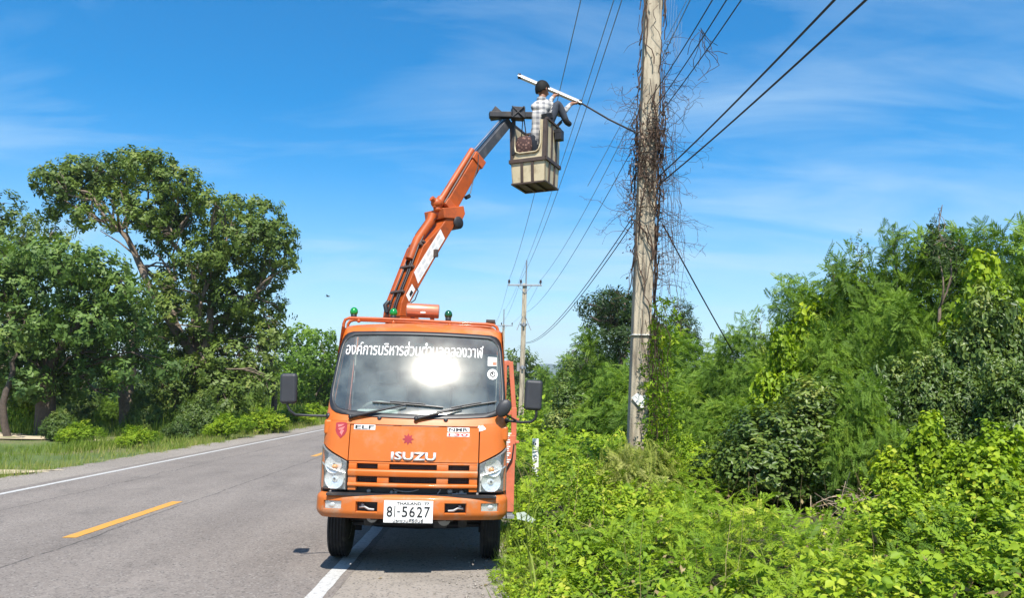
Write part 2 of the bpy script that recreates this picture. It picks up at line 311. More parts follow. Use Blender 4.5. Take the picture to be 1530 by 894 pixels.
# ------------------------------------------------------------------ ground, road, markings
def asphalt(name, c0, c1, crack=True):
    m, n, l = newmat(name); out = n.new('ShaderNodeOutputMaterial'); p = n.new('ShaderNodeBsdfPrincipled'); l.new(p.outputs[0], out.inputs[0])
    t = n.new('ShaderNodeTexCoord')
    def noise(scale, detail, rough=0.6, vec=None):
        a = n.new('ShaderNodeTexNoise'); a.inputs['Scale'].default_value = scale; a.inputs['Detail'].default_value = detail; a.inputs['Roughness'].default_value = rough
        l.new(vec or t.outputs['Object'], a.inputs['Vector']); return a.outputs[0]
    mp_ = n.new('ShaderNodeMapping'); mp_.inputs['Scale'].default_value = (1.0, 0.12, 1.0); l.new(t.outputs['Object'], mp_.inputs[0])
    streak = noise(1.1, 5, 0.6, mp_.outputs[0]); big = noise(0.5, 6); fine = noise(75, 3, 0.75); mid = noise(9, 6, 0.7)
    def mathn(op, a, b):
        x = n.new('ShaderNodeMath'); x.operation = op
        for i, q in enumerate((a, b)):
            if isinstance(q, (int, float)): x.inputs[i].default_value = q
            else: l.new(q, x.inputs[i])
        return x.outputs[0]
    s = mathn('ADD', mathn('MULTIPLY', streak, 0.35), mathn('ADD', mathn('MULTIPLY', big, 0.25), mathn('ADD', mathn('MULTIPLY', fine, 0.30), mathn('MULTIPLY', mid, 0.22))))
    r = n.new('ShaderNodeValToRGB'); l.new(s, r.inputs[0])
    r.color_ramp.elements[0].position = 0.40; r.color_ramp.elements[0].color = (*c0, 1); r.color_ramp.elements[1].position = 0.72; r.color_ramp.elements[1].color = (*c1, 1)
    c = r.outputs[0]
    v = n.new('ShaderNodeTexVoronoi'); v.inputs['Scale'].default_value = 60; l.new(t.outputs['Object'], v.inputs['Vector'])
    sc = n.new('ShaderNodeSeparateColor'); l.new(v.outputs['Color'], sc.inputs[0])
    st = n.new('ShaderNodeMapRange'); st.inputs['From Min'].default_value = 0.80; st.inputs['From Max'].default_value = 1.0; st.inputs['To Max'].default_value = 0.75; l.new(sc.outputs[0], st.inputs['Value'])
    x = n.new('ShaderNodeMix'); x.data_type = 'RGBA'; l.new(st.outputs[0], x.inputs['Factor']); l.new(c, x.inputs[6]); x.inputs[7].default_value = (0.30, 0.27, 0.24, 1); c = x.outputs[2]
    sd = n.new('ShaderNodeMapRange'); sd.inputs['From Min'].default_value = 0.22; sd.inputs['From Max'].default_value = 0.0; sd.inputs['To Max'].default_value = 0.75; l.new(sc.outputs[1], sd.inputs['Value'])
    x = n.new('ShaderNodeMix'); x.data_type = 'RGBA'; l.new(sd.outputs[0], x.inputs['Factor']); l.new(c, x.inputs[6]); x.inputs[7].default_value = (0.05, 0.047, 0.045, 1); c = x.outputs[2]
    tr_ = n.new('ShaderNodeTexNoise'); tr_.inputs['Scale'].default_value = 0.9; tr_.inputs['Detail'].default_value = 7; tr_.inputs['Roughness'].default_value = 0.7; l.new(t.outputs['Object'], tr_.inputs['Vector'])
    sn = n.new('ShaderNodeMapRange'); sn.inputs['From Min'].default_value = 0.56; sn.inputs['From Max'].default_value = 0.72; sn.inputs['To Max'].default_value = 0.38; l.new(tr_.outputs[0], sn.inputs['Value'])
    x = n.new('ShaderNodeMix'); x.data_type = 'RGBA'; l.new(sn.outputs[0], x.inputs['Factor']); l.new(c, x.inputs[6]); x.inputs[7].default_value = (0.055, 0.05, 0.046, 1); c = x.outputs[2]
    if crack:
        # sealed joint by the centre line, and a thinner wandering crack
        sp = n.new('ShaderNodeSeparateXYZ'); l.new(t.outputs['Object'], sp.inputs[0])
        wob = noise(0.9, 6, 0.65)
        for x0, amp, wd in ((-4.83, 0.22, 0.011), (-7.15, 0.5, 0.010)):
            d = mathn('ABSOLUTE', mathn('SUBTRACT', sp.outputs['X'], mathn('ADD', mathn('MULTIPLY', mathn('SUBTRACT', wob, 0.5), amp), x0)), 0)
            k = n.new('ShaderNodeMapRange'); k.inputs['From Min'].default_value = wd * 2; k.inputs['From Max'].default_value = wd * 0.4; k.inputs['To Max'].default_value = 0.7; l.new(d, k.inputs['Value'])
            g = mathn('MULTIPLY', k.outputs[0], mathn('GREATER_THAN', mid, 0.43))
            x = n.new('ShaderNodeMix'); x.data_type = 'RGBA'; l.new(g, x.inputs['Factor']); l.new(c, x.inputs[6]); x.inputs[7].default_value = (0.025, 0.023, 0.022, 1); c = x.outputs[2]
    l.new(c, p.inputs['Base Color']); p.inputs['Roughness'].default_value = 0.85; p.inputs['Specular IOR Level'].default_value = 0.3
    k = n.new('ShaderNodeBump'); k.inputs['Strength'].default_value = 0.5; k.inputs['Distance'].default_value = 0.006; l.new(mathn('ADD', fine, mathn('MULTIPLY', sc.outputs[0], 0.6)), k.inputs['Height']); l.new(k.outputs[0], p.inputs['Normal'])
    return m
M['road'] = asphalt('old_asphalt', (0.128, 0.108, 0.093), (0.255, 0.220, 0.190))
M['shoulder'] = asphalt('dusty_shoulder', (0.175, 0.150, 0.124), (0.34, 0.298, 0.25), False)
def paint(name, col, wear):
    m, n, l = newmat(name); out = n.new('ShaderNodeOutputMaterial'); p = n.new('ShaderNodeBsdfPrincipled'); l.new(p.outputs[0], out.inputs[0])
    t = n.new('ShaderNodeTexCoord'); a = n.new('ShaderNodeTexNoise'); a.inputs['Scale'].default_value = 22; a.inputs['Detail'].default_value = 8; a.inputs['Roughness'].default_value = 0.75; l.new(t.outputs['Object'], a.inputs['Vector'])
    r = n.new('ShaderNodeMapRange'); r.inputs['From Min'].default_value = 0.50; r.inputs['From Max'].default_value = 0.64; r.inputs['To Max'].default_value = wear; l.new(a.outputs[0], r.inputs['Value'])
    x = n.new('ShaderNodeMix'); x.data_type = 'RGBA'; l.new(r.outputs[0], x.inputs['Factor']); x.inputs[6].default_value = (*col, 1); x.inputs[7].default_value = (0.2, 0.18, 0.16, 1); l.new(x.outputs[2], p.inputs['Base Color']); p.inputs['Roughness'].default_value = 0.7
    return m
M['line_white'] = paint('worn_white_road_paint', (0.47, 0.46, 0.435), 0.75)
M['line_yellow'] = paint('worn_yellow_road_paint', (0.56, 0.265, 0.03), 0.65)
def soil_mat():
    m, n, l = newmat('grassy_soil'); out = n.new('ShaderNodeOutputMaterial'); p = n.new('ShaderNodeBsdfPrincipled'); l.new(p.outputs[0], out.inputs[0])
    t = n.new('ShaderNodeTexCoord'); a = n.new('ShaderNodeTexNoise'); a.inputs['Scale'].default_value = 0.35; a.inputs['Detail'].default_value = 8; a.inputs['Roughness'].default_value = 0.65; l.new(t.outputs['Object'], a.inputs['Vector'])
    r = n.new('ShaderNodeValToRGB'); l.new(a.outputs[0], r.inputs[0]); e = r.color_ramp.elements
    e[0].position = 0.36; e[0].color = (0.055, 0.085, 0.018, 1); e[1].position = 0.66; e[1].color = (0.15, 0.12, 0.06, 1); k = e.new(0.52); k.color = (0.09, 0.13, 0.025, 1)
    b = n.new('ShaderNodeTexNoise'); b.inputs['Scale'].default_value = 14; b.inputs['Detail'].default_value = 6; l.new(t.outputs['Object'], b.inputs['Vector'])
    x = n.new('ShaderNodeMix'); x.data_type = 'RGBA'; x.blend_type = 'OVERLAY'; x.inputs['Factor'].default_value = 0.6; l.new(r.outputs[0], x.inputs[6]); l.new(b.outputs[0], x.inputs[7]); l.new(x.outputs[2], p.inputs['Base Color'])
    p.inputs['Roughness'].default_value = 0.95
    return m
M['soil'] = soil_mat()
M['dirt'] = surf_mat('dry_sand', (0.46, 0.37, 0.24), 0.95, var=0.25, scale=3, dirt=(0.14, 0.16, 0.05), dirt_amt=0.5, dscale=2, bump=0.4)
M['bank_soil'] = surf_mat('dark_leaf_litter', (0.060, 0.050, 0.024), 0.95, var=0.4, scale=5, dirt=(0.04, 0.07, 0.015), dirt_amt=0.7, dscale=2)

def smooth01(a, b, x):
    t = np.clip((np.asarray(x, float) - a) / (b - a), 0, 1); return t * t * (3 - 2 * t)
def ground_z(x, y):
    x = np.asarray(x, float); y = np.asarray(y, float)
    right = 0.06 * smooth01(0.15, 0.8, x) + 0.12 * smooth01(1.5, 4, x) + 0.55 * smooth01(3.6, 7.5, x) + 0.35 * smooth01(7, 14, x)
    left = -0.02 - 0.05 * smooth01(-9.5, -11, x) + 0.10 * smooth01(-14, -22, x) + 0.35 * smooth01(-20, -34, x)
    bumps = 0.035 * np.sin(x * 2.1 + y * 0.7) * np.sin(y * 1.3 - x * 0.4)
    z = np.where(x > -4, right - 0.03, left)
    edge = np.where(x > -4, smooth01(0.05, 0.6, x), smooth01(-9.6, -10.4, x))
    z = z + bumps * edge
    return np.where((x > -9.6) & (x < 0.05), -0.05, z)
def build_ground():
    xs = np.concatenate([[-3400, -1500, -700, -250, -120, -70], np.arange(-50, -12, 1.0), np.arange(-12, -9, 0.4), [-8, -5, -2, -0.4], np.arange(0.0, 12, 0.35), np.arange(12, 30, 1.5), [40, 70, 120, 300, 900, 2000, 3900]])
    ys = np.concatenate([[-60, -20, -5], np.arange(0, 60, 0.7), np.arange(60, 160, 5), [200, 300, 500, 900, 1800, 2800, 3600]])
    X, Y = np.meshgrid(xs, ys); Z = ground_z(X, Y)
    V = np.stack([X, Y, Z], -1).reshape(-1, 3); nx, ny = len(xs), len(ys)
    i, j = np.meshgrid(np.arange(nx - 1), np.arange(ny - 1)); a = (j * nx + i).ravel()
    Q = np.stack([a, a + 1, a + nx + 1, a + nx], -1)
    me = np_mesh(None, V, Q, smooth=True); me.name = 'ground'
    me.materials.append(M['soil']); me.materials.append(M['bank_soil'])
    cxq = V[Q].mean(1)
    me.polygons.foreach_set('material_index', ((cxq[:, 0] > 0.5) & (cxq[:, 0] < 60)).astype(np.int32))
    tag(link('ground', me), kind='structure')
build_ground()
def strip(name, x0, x1, y0, y1, z, m, wob0=0.0, wob1=0.0, step=None, kind='structure', seed=0):
    """a thin sheet along the road with slightly ragged edges"""
    r = np.random.default_rng(seed + 11)
    if step:
        ys = np.concatenate([np.arange(y0, min(y1, 40), step), np.arange(40, max(y1, 40.1), 6)]); ys = ys[ys <= y1]; ys = np.append(ys, y1)
    else: ys = np.array([y0, y1])
    a = np.stack([x0 + wob0 * r.uniform(-1, 1, len(ys)), ys, np.full(len(ys), z)], -1); b = np.stack([x1 + wob1 * r.uniform(-1, 1, len(ys)), ys, np.full(len(ys), z)], -1)
    n_ = len(ys); V = np.concatenate([a, b]); i = np.arange(n_ - 1); Q = np.stack([i, i + n_, i + n_ + 1, i + 1], -1)
    o = np_mesh(name, V, Q, m=m); tag(o, kind=kind); return o
strip('road', -8.62, -1.40, -40, 900, 0.0, M['road'])
strip('left_shoulder', -9.75, -8.62, -40, 900, -0.002, M['shoulder'], wob0=0.14, step=0.35, seed=1)
strip('right_shoulder', -1.40, 0.10, -40, 900, -0.003, M['shoulder'], wob1=0.09, step=0.22, seed=2)
strip('edge_line', -8.36, -8.23, -40, 900, 0.004, M['line_white'], wob0=0.004, wob1=0.004, step=0.3, seed=3)
strip('edge_line', -1.625, -1.475, -40, 900, 0.004, M['line_white'], wob0=0.006, wob1=0.006, step=0.2, seed=4)
for k in range(-2, 26):
    y0 = 9.42 + 12.0 * k
    strip('centre_dash', -5.135, -4.965, y0, y0 + 3.1, 0.004, M['line_yellow'], wob0=0.004, wob1=0.004, step=0.2, seed=20 + k)
# bare sandy track on the far verge
def sand_patch(name, cx_, cy_, rx, ry, seed):
    r = np.random.default_rng(seed); k = 40; th = np.linspace(0, 2 * np.pi, k, endpoint=False)
    rr = 1 + 0.22 * np.sin(3 * th + seed) + 0.12 * np.sin(7 * th + 2 * seed) + r.uniform(-0.06, 0.06, k)
    rings = [np.stack([cx_ + rx * rr * s * np.cos(th), cy_ + ry * rr * s * np.sin(th)], -1) for s in (0.02, 0.35, 0.7, 1.0)]
    P = np.concatenate(rings); Z = ground_z(P[:, 0], P[:, 1]) + 0.03; V = np.concatenate([P, Z[:, None]], 1)
    Q = [[a * k + i, a * k + (i + 1) % k, (a + 1) * k + (i + 1) % k, (a + 1) * k + i] for a in range(3) for i in range(k)]
    tag(np_mesh(name, V, np.array(Q), m=M['dirt'], smooth=True), kind='structure')
sand_patch('dirt_path', -22.5, 29.5, 7.5, 1.9, 3)
sand_patch('dirt_path', -12.0, 17.0, 2.8, 0.45, 5)
# ragged far tree line that closes the view on both sides

def ridge():
    xs = np.linspace(-900, 2600, 120); r = np.random.default_rng(5)
    h = 112 * np.exp(-((xs - 190) / 170) ** 2) + 92 * np.exp(-((xs - 560) / 260) ** 2) + 70 * np.exp(-((xs + 250) / 300) ** 2) + 80 * np.exp(-((xs - 1300) / 500) ** 2) + r.uniform(-2, 2, 120)
    V = []; 
    for k, s in enumerate((0.0, 0.5, 0.85, 1.0, 0.6, 0.0)):
        V += [(x, 2900 + k * 90, hh * s - 3) for x, hh in zip(xs, h)]
    Q = [(k * 120 + i, k * 120 + i + 1, (k + 1) * 120 + i + 1, (k + 1) * 120 + i) for k in range(5) for i in range(119)]
    m = surf_mat('wooded_slope', (0.045, 0.075, 0.03), 0.95, var=0.3, scale=0.02)
    tag(np_mesh('hill', np.array(V, float), np.array(Q), m=m, smooth=True), kind='structure')
ridge()

def pebbles():
    rg = np.random.default_rng(41); n = 2600; side = rg.random(n) < 0.62; y = 4.6 + 30 * rg.random(n) ** 2.0
    x = np.where(side, -0.10 + 0.22 * np.abs(rg.normal(size=n)) * np.where(rg.random(n) < .6, -1, 1), -9.72 + 0.18 * rg.normal(size=n)); y = np.where(side, y, y + 8); s = rg.uniform(0.004, 0.016, n)
    o_ = np.array([[1, 0, 0], [0, 1, 0], [-1, 0, 0], [0, -1, 0], [0, 0, .7], [0, 0, -.7]], float); f = np.array([[0, 1, 4], [1, 2, 4], [2, 3, 4], [3, 0, 4], [1, 0, 5], [2, 1, 5], [3, 2, 5], [0, 3, 5]])
    a = rg.uniform(0, 6.28, n); R = np.zeros((n, 3, 3)); R[:, 0, 0] = np.cos(a); R[:, 0, 1] = -np.sin(a); R[:, 1, 0] = np.sin(a) * .8; R[:, 1, 1] = np.cos(a) * .8; R[:, 2, 2] = 1
    V = np.einsum('nij,kj->nki', R * s[:, None, None], o_) + np.stack([x, y, s * .3], -1)[:, None]; Q = (f[None] + (np.arange(n) * 6)[:, None, None]).reshape(-1, 3)
    tag(np_mesh('gravel', V.reshape(-1, 3), Q, m=surf_mat('gravel_stone', (0.26, 0.23, 0.19), 0.9, var=0.4, scale=8)), kind='stuff')
pebbles()
# ------------------------------------------------------------------ the bucket truck
TY = 7.4
truck = empty('bucket_truck', (-0.828, TY, 0.0), 'orange cab-over utility truck with raised boom and work bucket, parked half on the shoulder', 'truck')
TROT = Matrix.Rotation(rad(2.0), 4, 'Z') @ Matrix.Rotation(rad(1.0), 4, 'Y')
truck.rotation_euler = TROT.to_euler()
TMW = Matrix.Translation(truck.location) @ TROT; TINV = TMW.inverted()
def tl(px, py, dy):
    """truck-local point seen at a photo pixel, at local depth dy"""
    p = at(px, py, TY + dy)
    for _ in range(4):
        q = TINV @ p; p = at(px, py, p.y + (dy - q.y))
    return TINV @ p
# cab front surface: s = distance round the plan outline from the middle of the front, z = height
def lerp_tab(tab, z):
    for (z0, a), (z1, b) in zip(tab, tab[1:]):
        if z <= z1: return a + (b - a) * max(0, (z - z0) / (z1 - z0))
    return tab[-1][1]
HW = [(0.4, 0.895), (1.0, 0.895), (1.5, 0.895), (2.30, 0.85), (2.5, 0.82)]
YF = [(0.4, 0.07), (0.78, 0.075), (1.05, 0.07), (1.42, 0.125), (1.50, 0.165), (1.56, 0.20), (2.33, 0.585), (2.40, 0.66), (2.46, 0.80)]
RC, BULGE = 0.17, 0.06
def yfront(z): return lerp_tab(YF, z) - (0.032 * (1 - ((z - 1.945) / 0.385) ** 2) if abs(z - 1.945) < 0.385 else 0.0)
def S(s, z, off=0.0):
    hw = lerp_tab(HW, z); yf = yfront(z); L1 = hw - RC; t = abs(s); sg = 1 if s >= 0 else -1
    if t <= L1: x, y, nx, ny = t, yf + BULGE * (t / L1) ** 2, 2 * BULGE * t / L1 ** 2, -1.0
    elif t <= L1 + RC * math.pi / 2:
        a = (t - L1) / RC; x = L1 + RC * math.sin(a); y = yf + BULGE + RC * (1 - math.cos(a)); nx, ny = math.sin(a), -math.cos(a)
    else:
        x = hw; y = yf + BULGE + RC + (t - L1 - RC * math.pi / 2); nx, ny = 1.0, 0.0
    dz = (yfront(z + 0.02) - yfront(z - 0.02)) / 0.04
    nv = Vector((nx * sg, ny, -ny * dz if False else (dz if ny < 0 else 0.0) * (-ny))).normalized()
    return Vector((x * sg, y, z)) + nv * off
def s_of_x(x, z):
    hw = lerp_tab(HW, z); L1 = hw - RC
    if abs(x) <= L1: return x
    a = math.asin(min(1, (abs(x) - L1) / RC)); return math.copysign(L1 + RC * a, x)
def sz(px, py):
    """photo pixel -> (s, z) on the cab front"""
    dy = 0.2
    for _ in range(12):
        p = tl(px, py, dy); dy = S(s_of_x(p.x, p.z), p.z).y
    return s_of_x(p.x, p.z), p.z
def sheet(mb, fn, us, vs, thick=None):
    """grid of points fn(u, v, off); with thick, rims are turned back by it"""
    nu, nv = len(us), len(vs); P = [fn(u, v, 0.0) for v in vs for u in us]
    F = [(j * nu + i, j * nu + i + 1, (j + 1) * nu + i + 1, (j + 1) * nu + i) for j in range(nv - 1) for i in range(nu - 1)]
    if thick:
        loop = [i for i in range(nu)] + [j * nu + nu - 1 for j in range(1, nv)] + [(nv - 1) * nu + i for i in range(nu - 2, -1, -1)] + [j * nu for j in range(nv - 2, 0, -1)]
        b = len(P); uv = [(u, v) for v in vs for u in us]
        P += [fn(*uv[i], -thick) for i in loop]; k = len(loop)
        F += [(loop[i], loop[(i + 1) % k], b + (i + 1) % k, b + i) for i in range(k)]
    mb.add(P, F)
ls = lambda a, b, n: [a + (b - a) * i / (n - 1) for i in range(n)]
sL = lambda z: lerp_tab(HW, z) - RC + RC * math.pi / 2      # s where the side begins

# --- windscreen contour
def ws_half(z): return 0.905 - 0.075 * (z - 1.56) / 0.77
WZ0, WZ1 = 1.535, 2.335
def ws_pt(a, b, grow=0.0):
    """(a, b) on the border of the square -1..1 -> (s, z) on the rounded outline"""
    hx, hz_ = 1.0, 0.40 + grow; zc = (WZ0 + WZ1) / 2
    px, pz = a * 0.87, b * hz_; hx = 0.87
    r = 0.125 if b > 0 else 0.19
    qx = max(-hx + r, min(hx - r, px)); qz = max(-hz_ + r, min(hz_ - r, pz)); d = Vector((px - qx, pz - qz))
    if d.x and d.y: d = d.normalized() * r
    x, z = qx + d.x, qz + d.y + zc
    if b < 0: z -= 0.045 * (1 - (x / hx) ** 2)
    if b > 0: z += 0.02 * (1 - (x / hx) ** 2) - 0.01
    return (x / hx) * (ws_half(z) + grow), z
NB = 28
BORD = [(-1 + 2 * i / NB, -1) for i in range(NB)] + [(1, -1 + 2 * i / 12) for i in range(12)] + [(1 - 2 * i / NB, 1) for i in range(NB)] + [(-1, 1 - 2 * i / 12) for i in range(12)]
cab = MB()
ZB, ZT = 1.445, 2.40
def outer(a, b):
    z = ZB + (ZT - ZB) * (b + 1) / 2; return a * (sL(z) + 0.04), z
P = []
NR = 6
for k in range(NR):
    t = k / (NR - 1)
    for a, b in BORD:
        o_, i_ = outer(a, b), ws_pt(a, b, 0.012); P.append(S(o_[0] * (1 - t) + i_[0] * t, o_[1] * (1 - t) + i_[1] * t, 0))
for a, b in BORD: i_ = ws_pt(a, b, 0.012); P.append(S(*i_, -0.05))
n_ = len(BORD); cab.add(P, [(k * n_ + i, k * n_ + (i + 1) % n_, (k + 1) * n_ + (i + 1) % n_, (k + 1) * n_ + i) for k in range(NR) for i in range(n_)])
# roof: the top contour carried back and domed
CABY = 1.72
roof_rows = []
for k in range(9):
    t = k / 8; row = []
    for i in range(33):
        a = -1 + 2 * i / 32; p = S(a * (sL(ZT) + 0.04), ZT)
        y = p.y + (CABY - p.y) * t
        row.append(Vector((p.x * (1 - 0.02 * t), y, ZT + 0.075 * (1 - a * a) ** 0.6 * min(1, 0.35 + t * 3) * (1 - 0.25 * t * t) if k else ZT)))
    roof_rows.append(row)
cab.add([p for r in roof_rows for p in r], [(k * 33 + i, k * 33 + i + 1, (k + 1) * 33 + i + 1, (k + 1) * 33 + i) for k in range(8) for i in range(32)])
# sides above the belt with a window opening, and back wall
for sg in (-1, 1):
    z0, z1 = 0.62, ZT
    def side(y, z): return Vector((sg * (lerp_tab(HW, z)), y, z))
    ysd = [0.0, 0.62, 1.40, CABY]; zsd = [z0, 1.02, 1.52, 2.12, z1]
    def ypt(y, z): return S((sL(z) + 0.04), z).y if y == 0.0 else y
    vs = [side(ypt(y, z), z) for z in zsd for y in ysd]
    fs = []
    for j in range(4):
        for i in range(3):
            if j == 2 and i == 1: continue
            if j == 0 and i <= 1: continue
            fs.append((j * 4 + i, j * 4 + i + 1, (j + 1) * 4 + i + 1, (j + 1) * 4 + i))
    cab.add(vs, fs)
cab.add([(-0.89, CABY, 0.62), (0.89, CABY, 0.62), (0.89, CABY, 1.5), (0.83, CABY, ZT + 0.05), (-0.83, CABY, ZT + 0.05), (-0.89, CABY, 1.5)], [(0, 1, 2, 3, 4, 5)])
cab_o = cab.build('cab', M['orange'], truck, smooth=40, fix=False)
# side glass panes
for sg in (-1, 1):
    mb = MB(); mb.add([(sg * (lerp_tab(HW, z) - 0.012), y, z) for y, z in ((0.62, 1.52), (1.40, 1.52), (1.40, 2.12), (0.70, 2.12))], [(0, 1, 2, 3)])
    mb.build('side_window', M['glass_side'], cab_o, smooth=0)
# rubber seal and glass
mb = MB(); P = []
prof = [(0.014, 0.002), (0.010, 0.012), (-0.018, 0.014), (-0.030, 0.004), (-0.030, -0.02)]
for g, off in prof:
    for a, b in BORD: s_, z_ = ws_pt(a, b, g); P.append(S(s_, z_, off))
mb.add(P, [(k * n_ + i, k * n_ + (i + 1) % n_, (k + 1) * n_ + (i + 1) % n_, (k + 1) * n_ + i) for k in range(len(prof) - 1) for i in range(n_)])
mb.build('windscreen_seal', M['black'], cab_o, smooth=60)
mb = MB(); P = []; NG = 9
zc0 = (WZ0 + WZ1) / 2
for k in range(NG):
    t = k / NG
    for a, b in BORD:
        s_, z_ = ws_pt(a, b, -0.022); P.append(S(s_ * (1 - t), zc0 + (z_ - zc0) * (1 - t), -0.002))
P.append(S(0, zc0, -0.002))
F = [(k * n_ + i, k * n_ + (i + 1) % n_, (k + 1) * n_ + (i + 1) % n_, (k + 1) * n_ + i) for k in range(NG - 1) for i in range(n_)] + [((NG - 1) * n_ + i, (NG - 1) * n_ + (i + 1) % n_, NG * n_) for i in range(n_)]
mb.add(P, F); ws_o = mb.build('windscreen', M['windscreen'], cab_o, smooth=80)

# --- lower front: cowl, hood, corner panels
def Szx(x, z, off=0.0): return S(s_of_x(x, z), z, off)
HZ0, HZ1, HX = 1.075, 1.405, 0.625
mb = MB(); sheet(mb, lambda u, v, o: Szx(u, v, o), ls(-0.66, 0.66, 15), ls(1.418, 1.462, 3), 0.03)
mb.build('cowl_panel', M['orange'], cab_o, smooth=50)
mb = MB(); sheet(mb, lambda u, v, o: Szx(u * 0.615, v, o + 0.012), ls(-1, 1, 15), ls(HZ0, HZ1, 7), 0.05)
mb.build('hood_panel', M['orange'], cab_o, smooth=50)
for sg in (-1, 1):
    mb = MB()
    def zb(u): return 1.075 + 0.175 * (u - 0.63) / 0.26                  # slanted edge over the lamp
    us = ls(0.0, 1.0, 11)
    x0 = 0.628
    def qp(u, v, o):
        smax = sL(1.3) + 0.04; s_ = x0 + (smax - x0) * u; xx = min(0.895, x0 + (0.895 - x0) * u * 1.15); z = zb(xx) * (1 - v) + 1.443 * v
        return S(sg * s_, z, o)
    sheet(mb, qp, us, ls(0, 1, 7), 0.04); mb.build('corner_panel', M['orange'], cab_o, smooth=50)
    # side strip behind the lamp, down to the bumper
    mb = MB(); sheet(mb, lambda u, v, o: S(sg * u, v, o), ls(sL(1.0) - 0.04, sL(1.0) + 0.24, 5), ls(0.74, 1.26, 6), 0.02); mb.build('wheel_arch_panel', M['orange'], cab_o, smooth=50)
# --- headlights
M['lamp_rim'] = surf_mat('lamp_rim', (0.16, 0.16, 0.155), 0.4, var=0.15)
for sg in (-1, 1):
    lampo = MB()
    xi, xo = 0.632, sL(1.0) - 0.03
    def ztop(u): return 1.063 + 0.155 * u
    def hl(u, v, o):
        z = 0.80 + (ztop(u) - 0.80) * v; return S(sg * (xi + (xo - xi) * u), z, o)
    # housing bowl: floor set back, walls out to the surface
    sheet(lampo, lambda u, v, o: hl(u, v, o - 0.05), ls(0, 1, 7), ls(0, 1, 7))
    loop = [(u, 0) for u in ls(0, 1, 7)] + [(1, v) for v in ls(0, 1, 7)[1:]] + [(u, 1) for u in ls(1, 0, 7)[1:]] + [(0, v) for v in ls(1, 0, 7)[1:-1]]
    k = len(loop)
    head = lampo.build('headlight', surf_mat('lamp_housing', (0.80, 0.79, 0.76), 0.35, metal=0.1, var=0.3, scale=45) if sg < 0 else bpy.data.materials['lamp_housing'], cab_o, smooth=40)
    mb = MB(); mb.add([hl(u, v, -0.05) for u, v in loop] + [hl(u, v, 0.004) for u, v in loop] + [hl(u, v, 0.012) + (hl(0.5, 0.5, 0) - hl(u, v, 0)) * 0.045 for u, v in loop], [(r * k + i, r * k + (i + 1) % k, (r + 1) * k + (i + 1) % k, (r + 1) * k + i) for r in (0, 1) for i in range(k)]); mb.build('lamp_rim', M['lamp_rim'], head, smooth=40)
    mb = MB(); sheet(mb, lambda u, v, o: hl(u, v, o + 0.008), ls(0.02, 0.98, 9), ls(0.02, 0.98, 9)); mb.build('lens', M['lens'], head, smooth=60)
    # round reflector with facets, indicator reflector, chrome divider
    mb = MB(); c = hl(0.36, 0.30, -0.012); nv = Vector((0.22 * sg, -1, 0.05)).normalized(); q = nv.to_track_quat('Z', 'Y').to_matrix().to_4x4()
    mt = Matrix.Translation(c) @ q
    mb.lathe([(0.100, -0.004), (0.095, 0.002), (0.095, -0.006), (0.06, -0.016), (0.032, -0.022), (0.026, -0.010), (0.012, -0.006)], 26, mt, caps=False); mb.build('reflector', M['reflector'], head, smooth=8)
    mb = MB(); c = hl(0.42, 0.70, -0.02); mt = Matrix.Translation(c) @ q
    mb.lathe([(0.085, 0.0), (0.072, -0.006), (0.045, -0.014), (0.012, -0.018)], 20, mt, caps=False); mb.build('reflector', M['reflector'], head, smooth=8)
    mb = MB(); mb.ball(hl(0.36, 0.66, -0.014), (0.028, 0.02, 0.022)); mb.build('indicator_bulb', surf_mat('amber_bulb', (0.75, 0.32, 0.10), 0.2, var=0.1) if sg < 0 else bpy.data.materials['amber_bulb'], head, smooth=60)
    mb = MB()
    for v_ in (0.575,): mb.tube([hl(u, v_, -0.006) for u in ls(0.02, 0.98, 7)], 0.007, 6)
    for u_ in (0.16, 0.36, 0.56, 0.76): mb.beam(hl(u_, 0.53, -0.03), hl(u_, 0.655, -0.03), 0.028, 0.02)
    mb.build('divider', M['silver'], head, smooth=30)
# --- grille
gr = MB(); gx = 0.612
def gbar(x0, x1, z0, z1, out, top=0.0, n=9):
    """a horizontal bar that bulges out, following the front"""
    pr = [(z0, -0.05), (z0, out * 0.75), (z0 + (z1 - z0) * 0.3, out), (z0 + (z1 - z0) * 0.75, out), (z1, out * 0.6), (z1, -0.05)]
    xs_ = ls(x0, x1, n); k = len(pr)
    vs = [Szx(x, z, o) for x in xs_ for z, o in pr]
    gr.add(vs, [(i * k + j, i * k + (j + 1) % k, (i + 1) * k + (j + 1) % k, (i + 1) * k + j) for i in range(n - 1) for j in range(k)] + [tuple(range(k)), tuple((n - 1) * k + j for j in range(k - 1, -1, -1))])
gbar(-gx, gx, 0.935, 0.998, 0.030)            # broad upper bar
gbar(-gx, gx, 0.835, 0.872, 0.028)            # lower bar
gbar(-gx, gx, 1.050, 1.072, 0.006)            # lip under the hood
for x0, x1 in ((-gx, -0.535), (-0.335, -0.225), (0.225, 0.335), (0.535, gx)):
    gbar(x0, x1, 0.80 if abs(x0) > 0.5 or abs(x1) > 0.59 else 0.872, 0.935, 0.012, n=2); gbar(x0, x1, 0.998, 1.05, 0.008, n=2)
gr_o = gr.build('grille', M['orange'], cab_o, smooth=30, bevel=0.004)
mb = MB(); sheet(mb, lambda u, v, o: Szx(u, v, o - 0.075), ls(-0.62, 0.62, 9), ls(0.72, 1.07, 4)); mb.build('grille_back', M['black'], gr_o, smooth=60)
mb = MB()
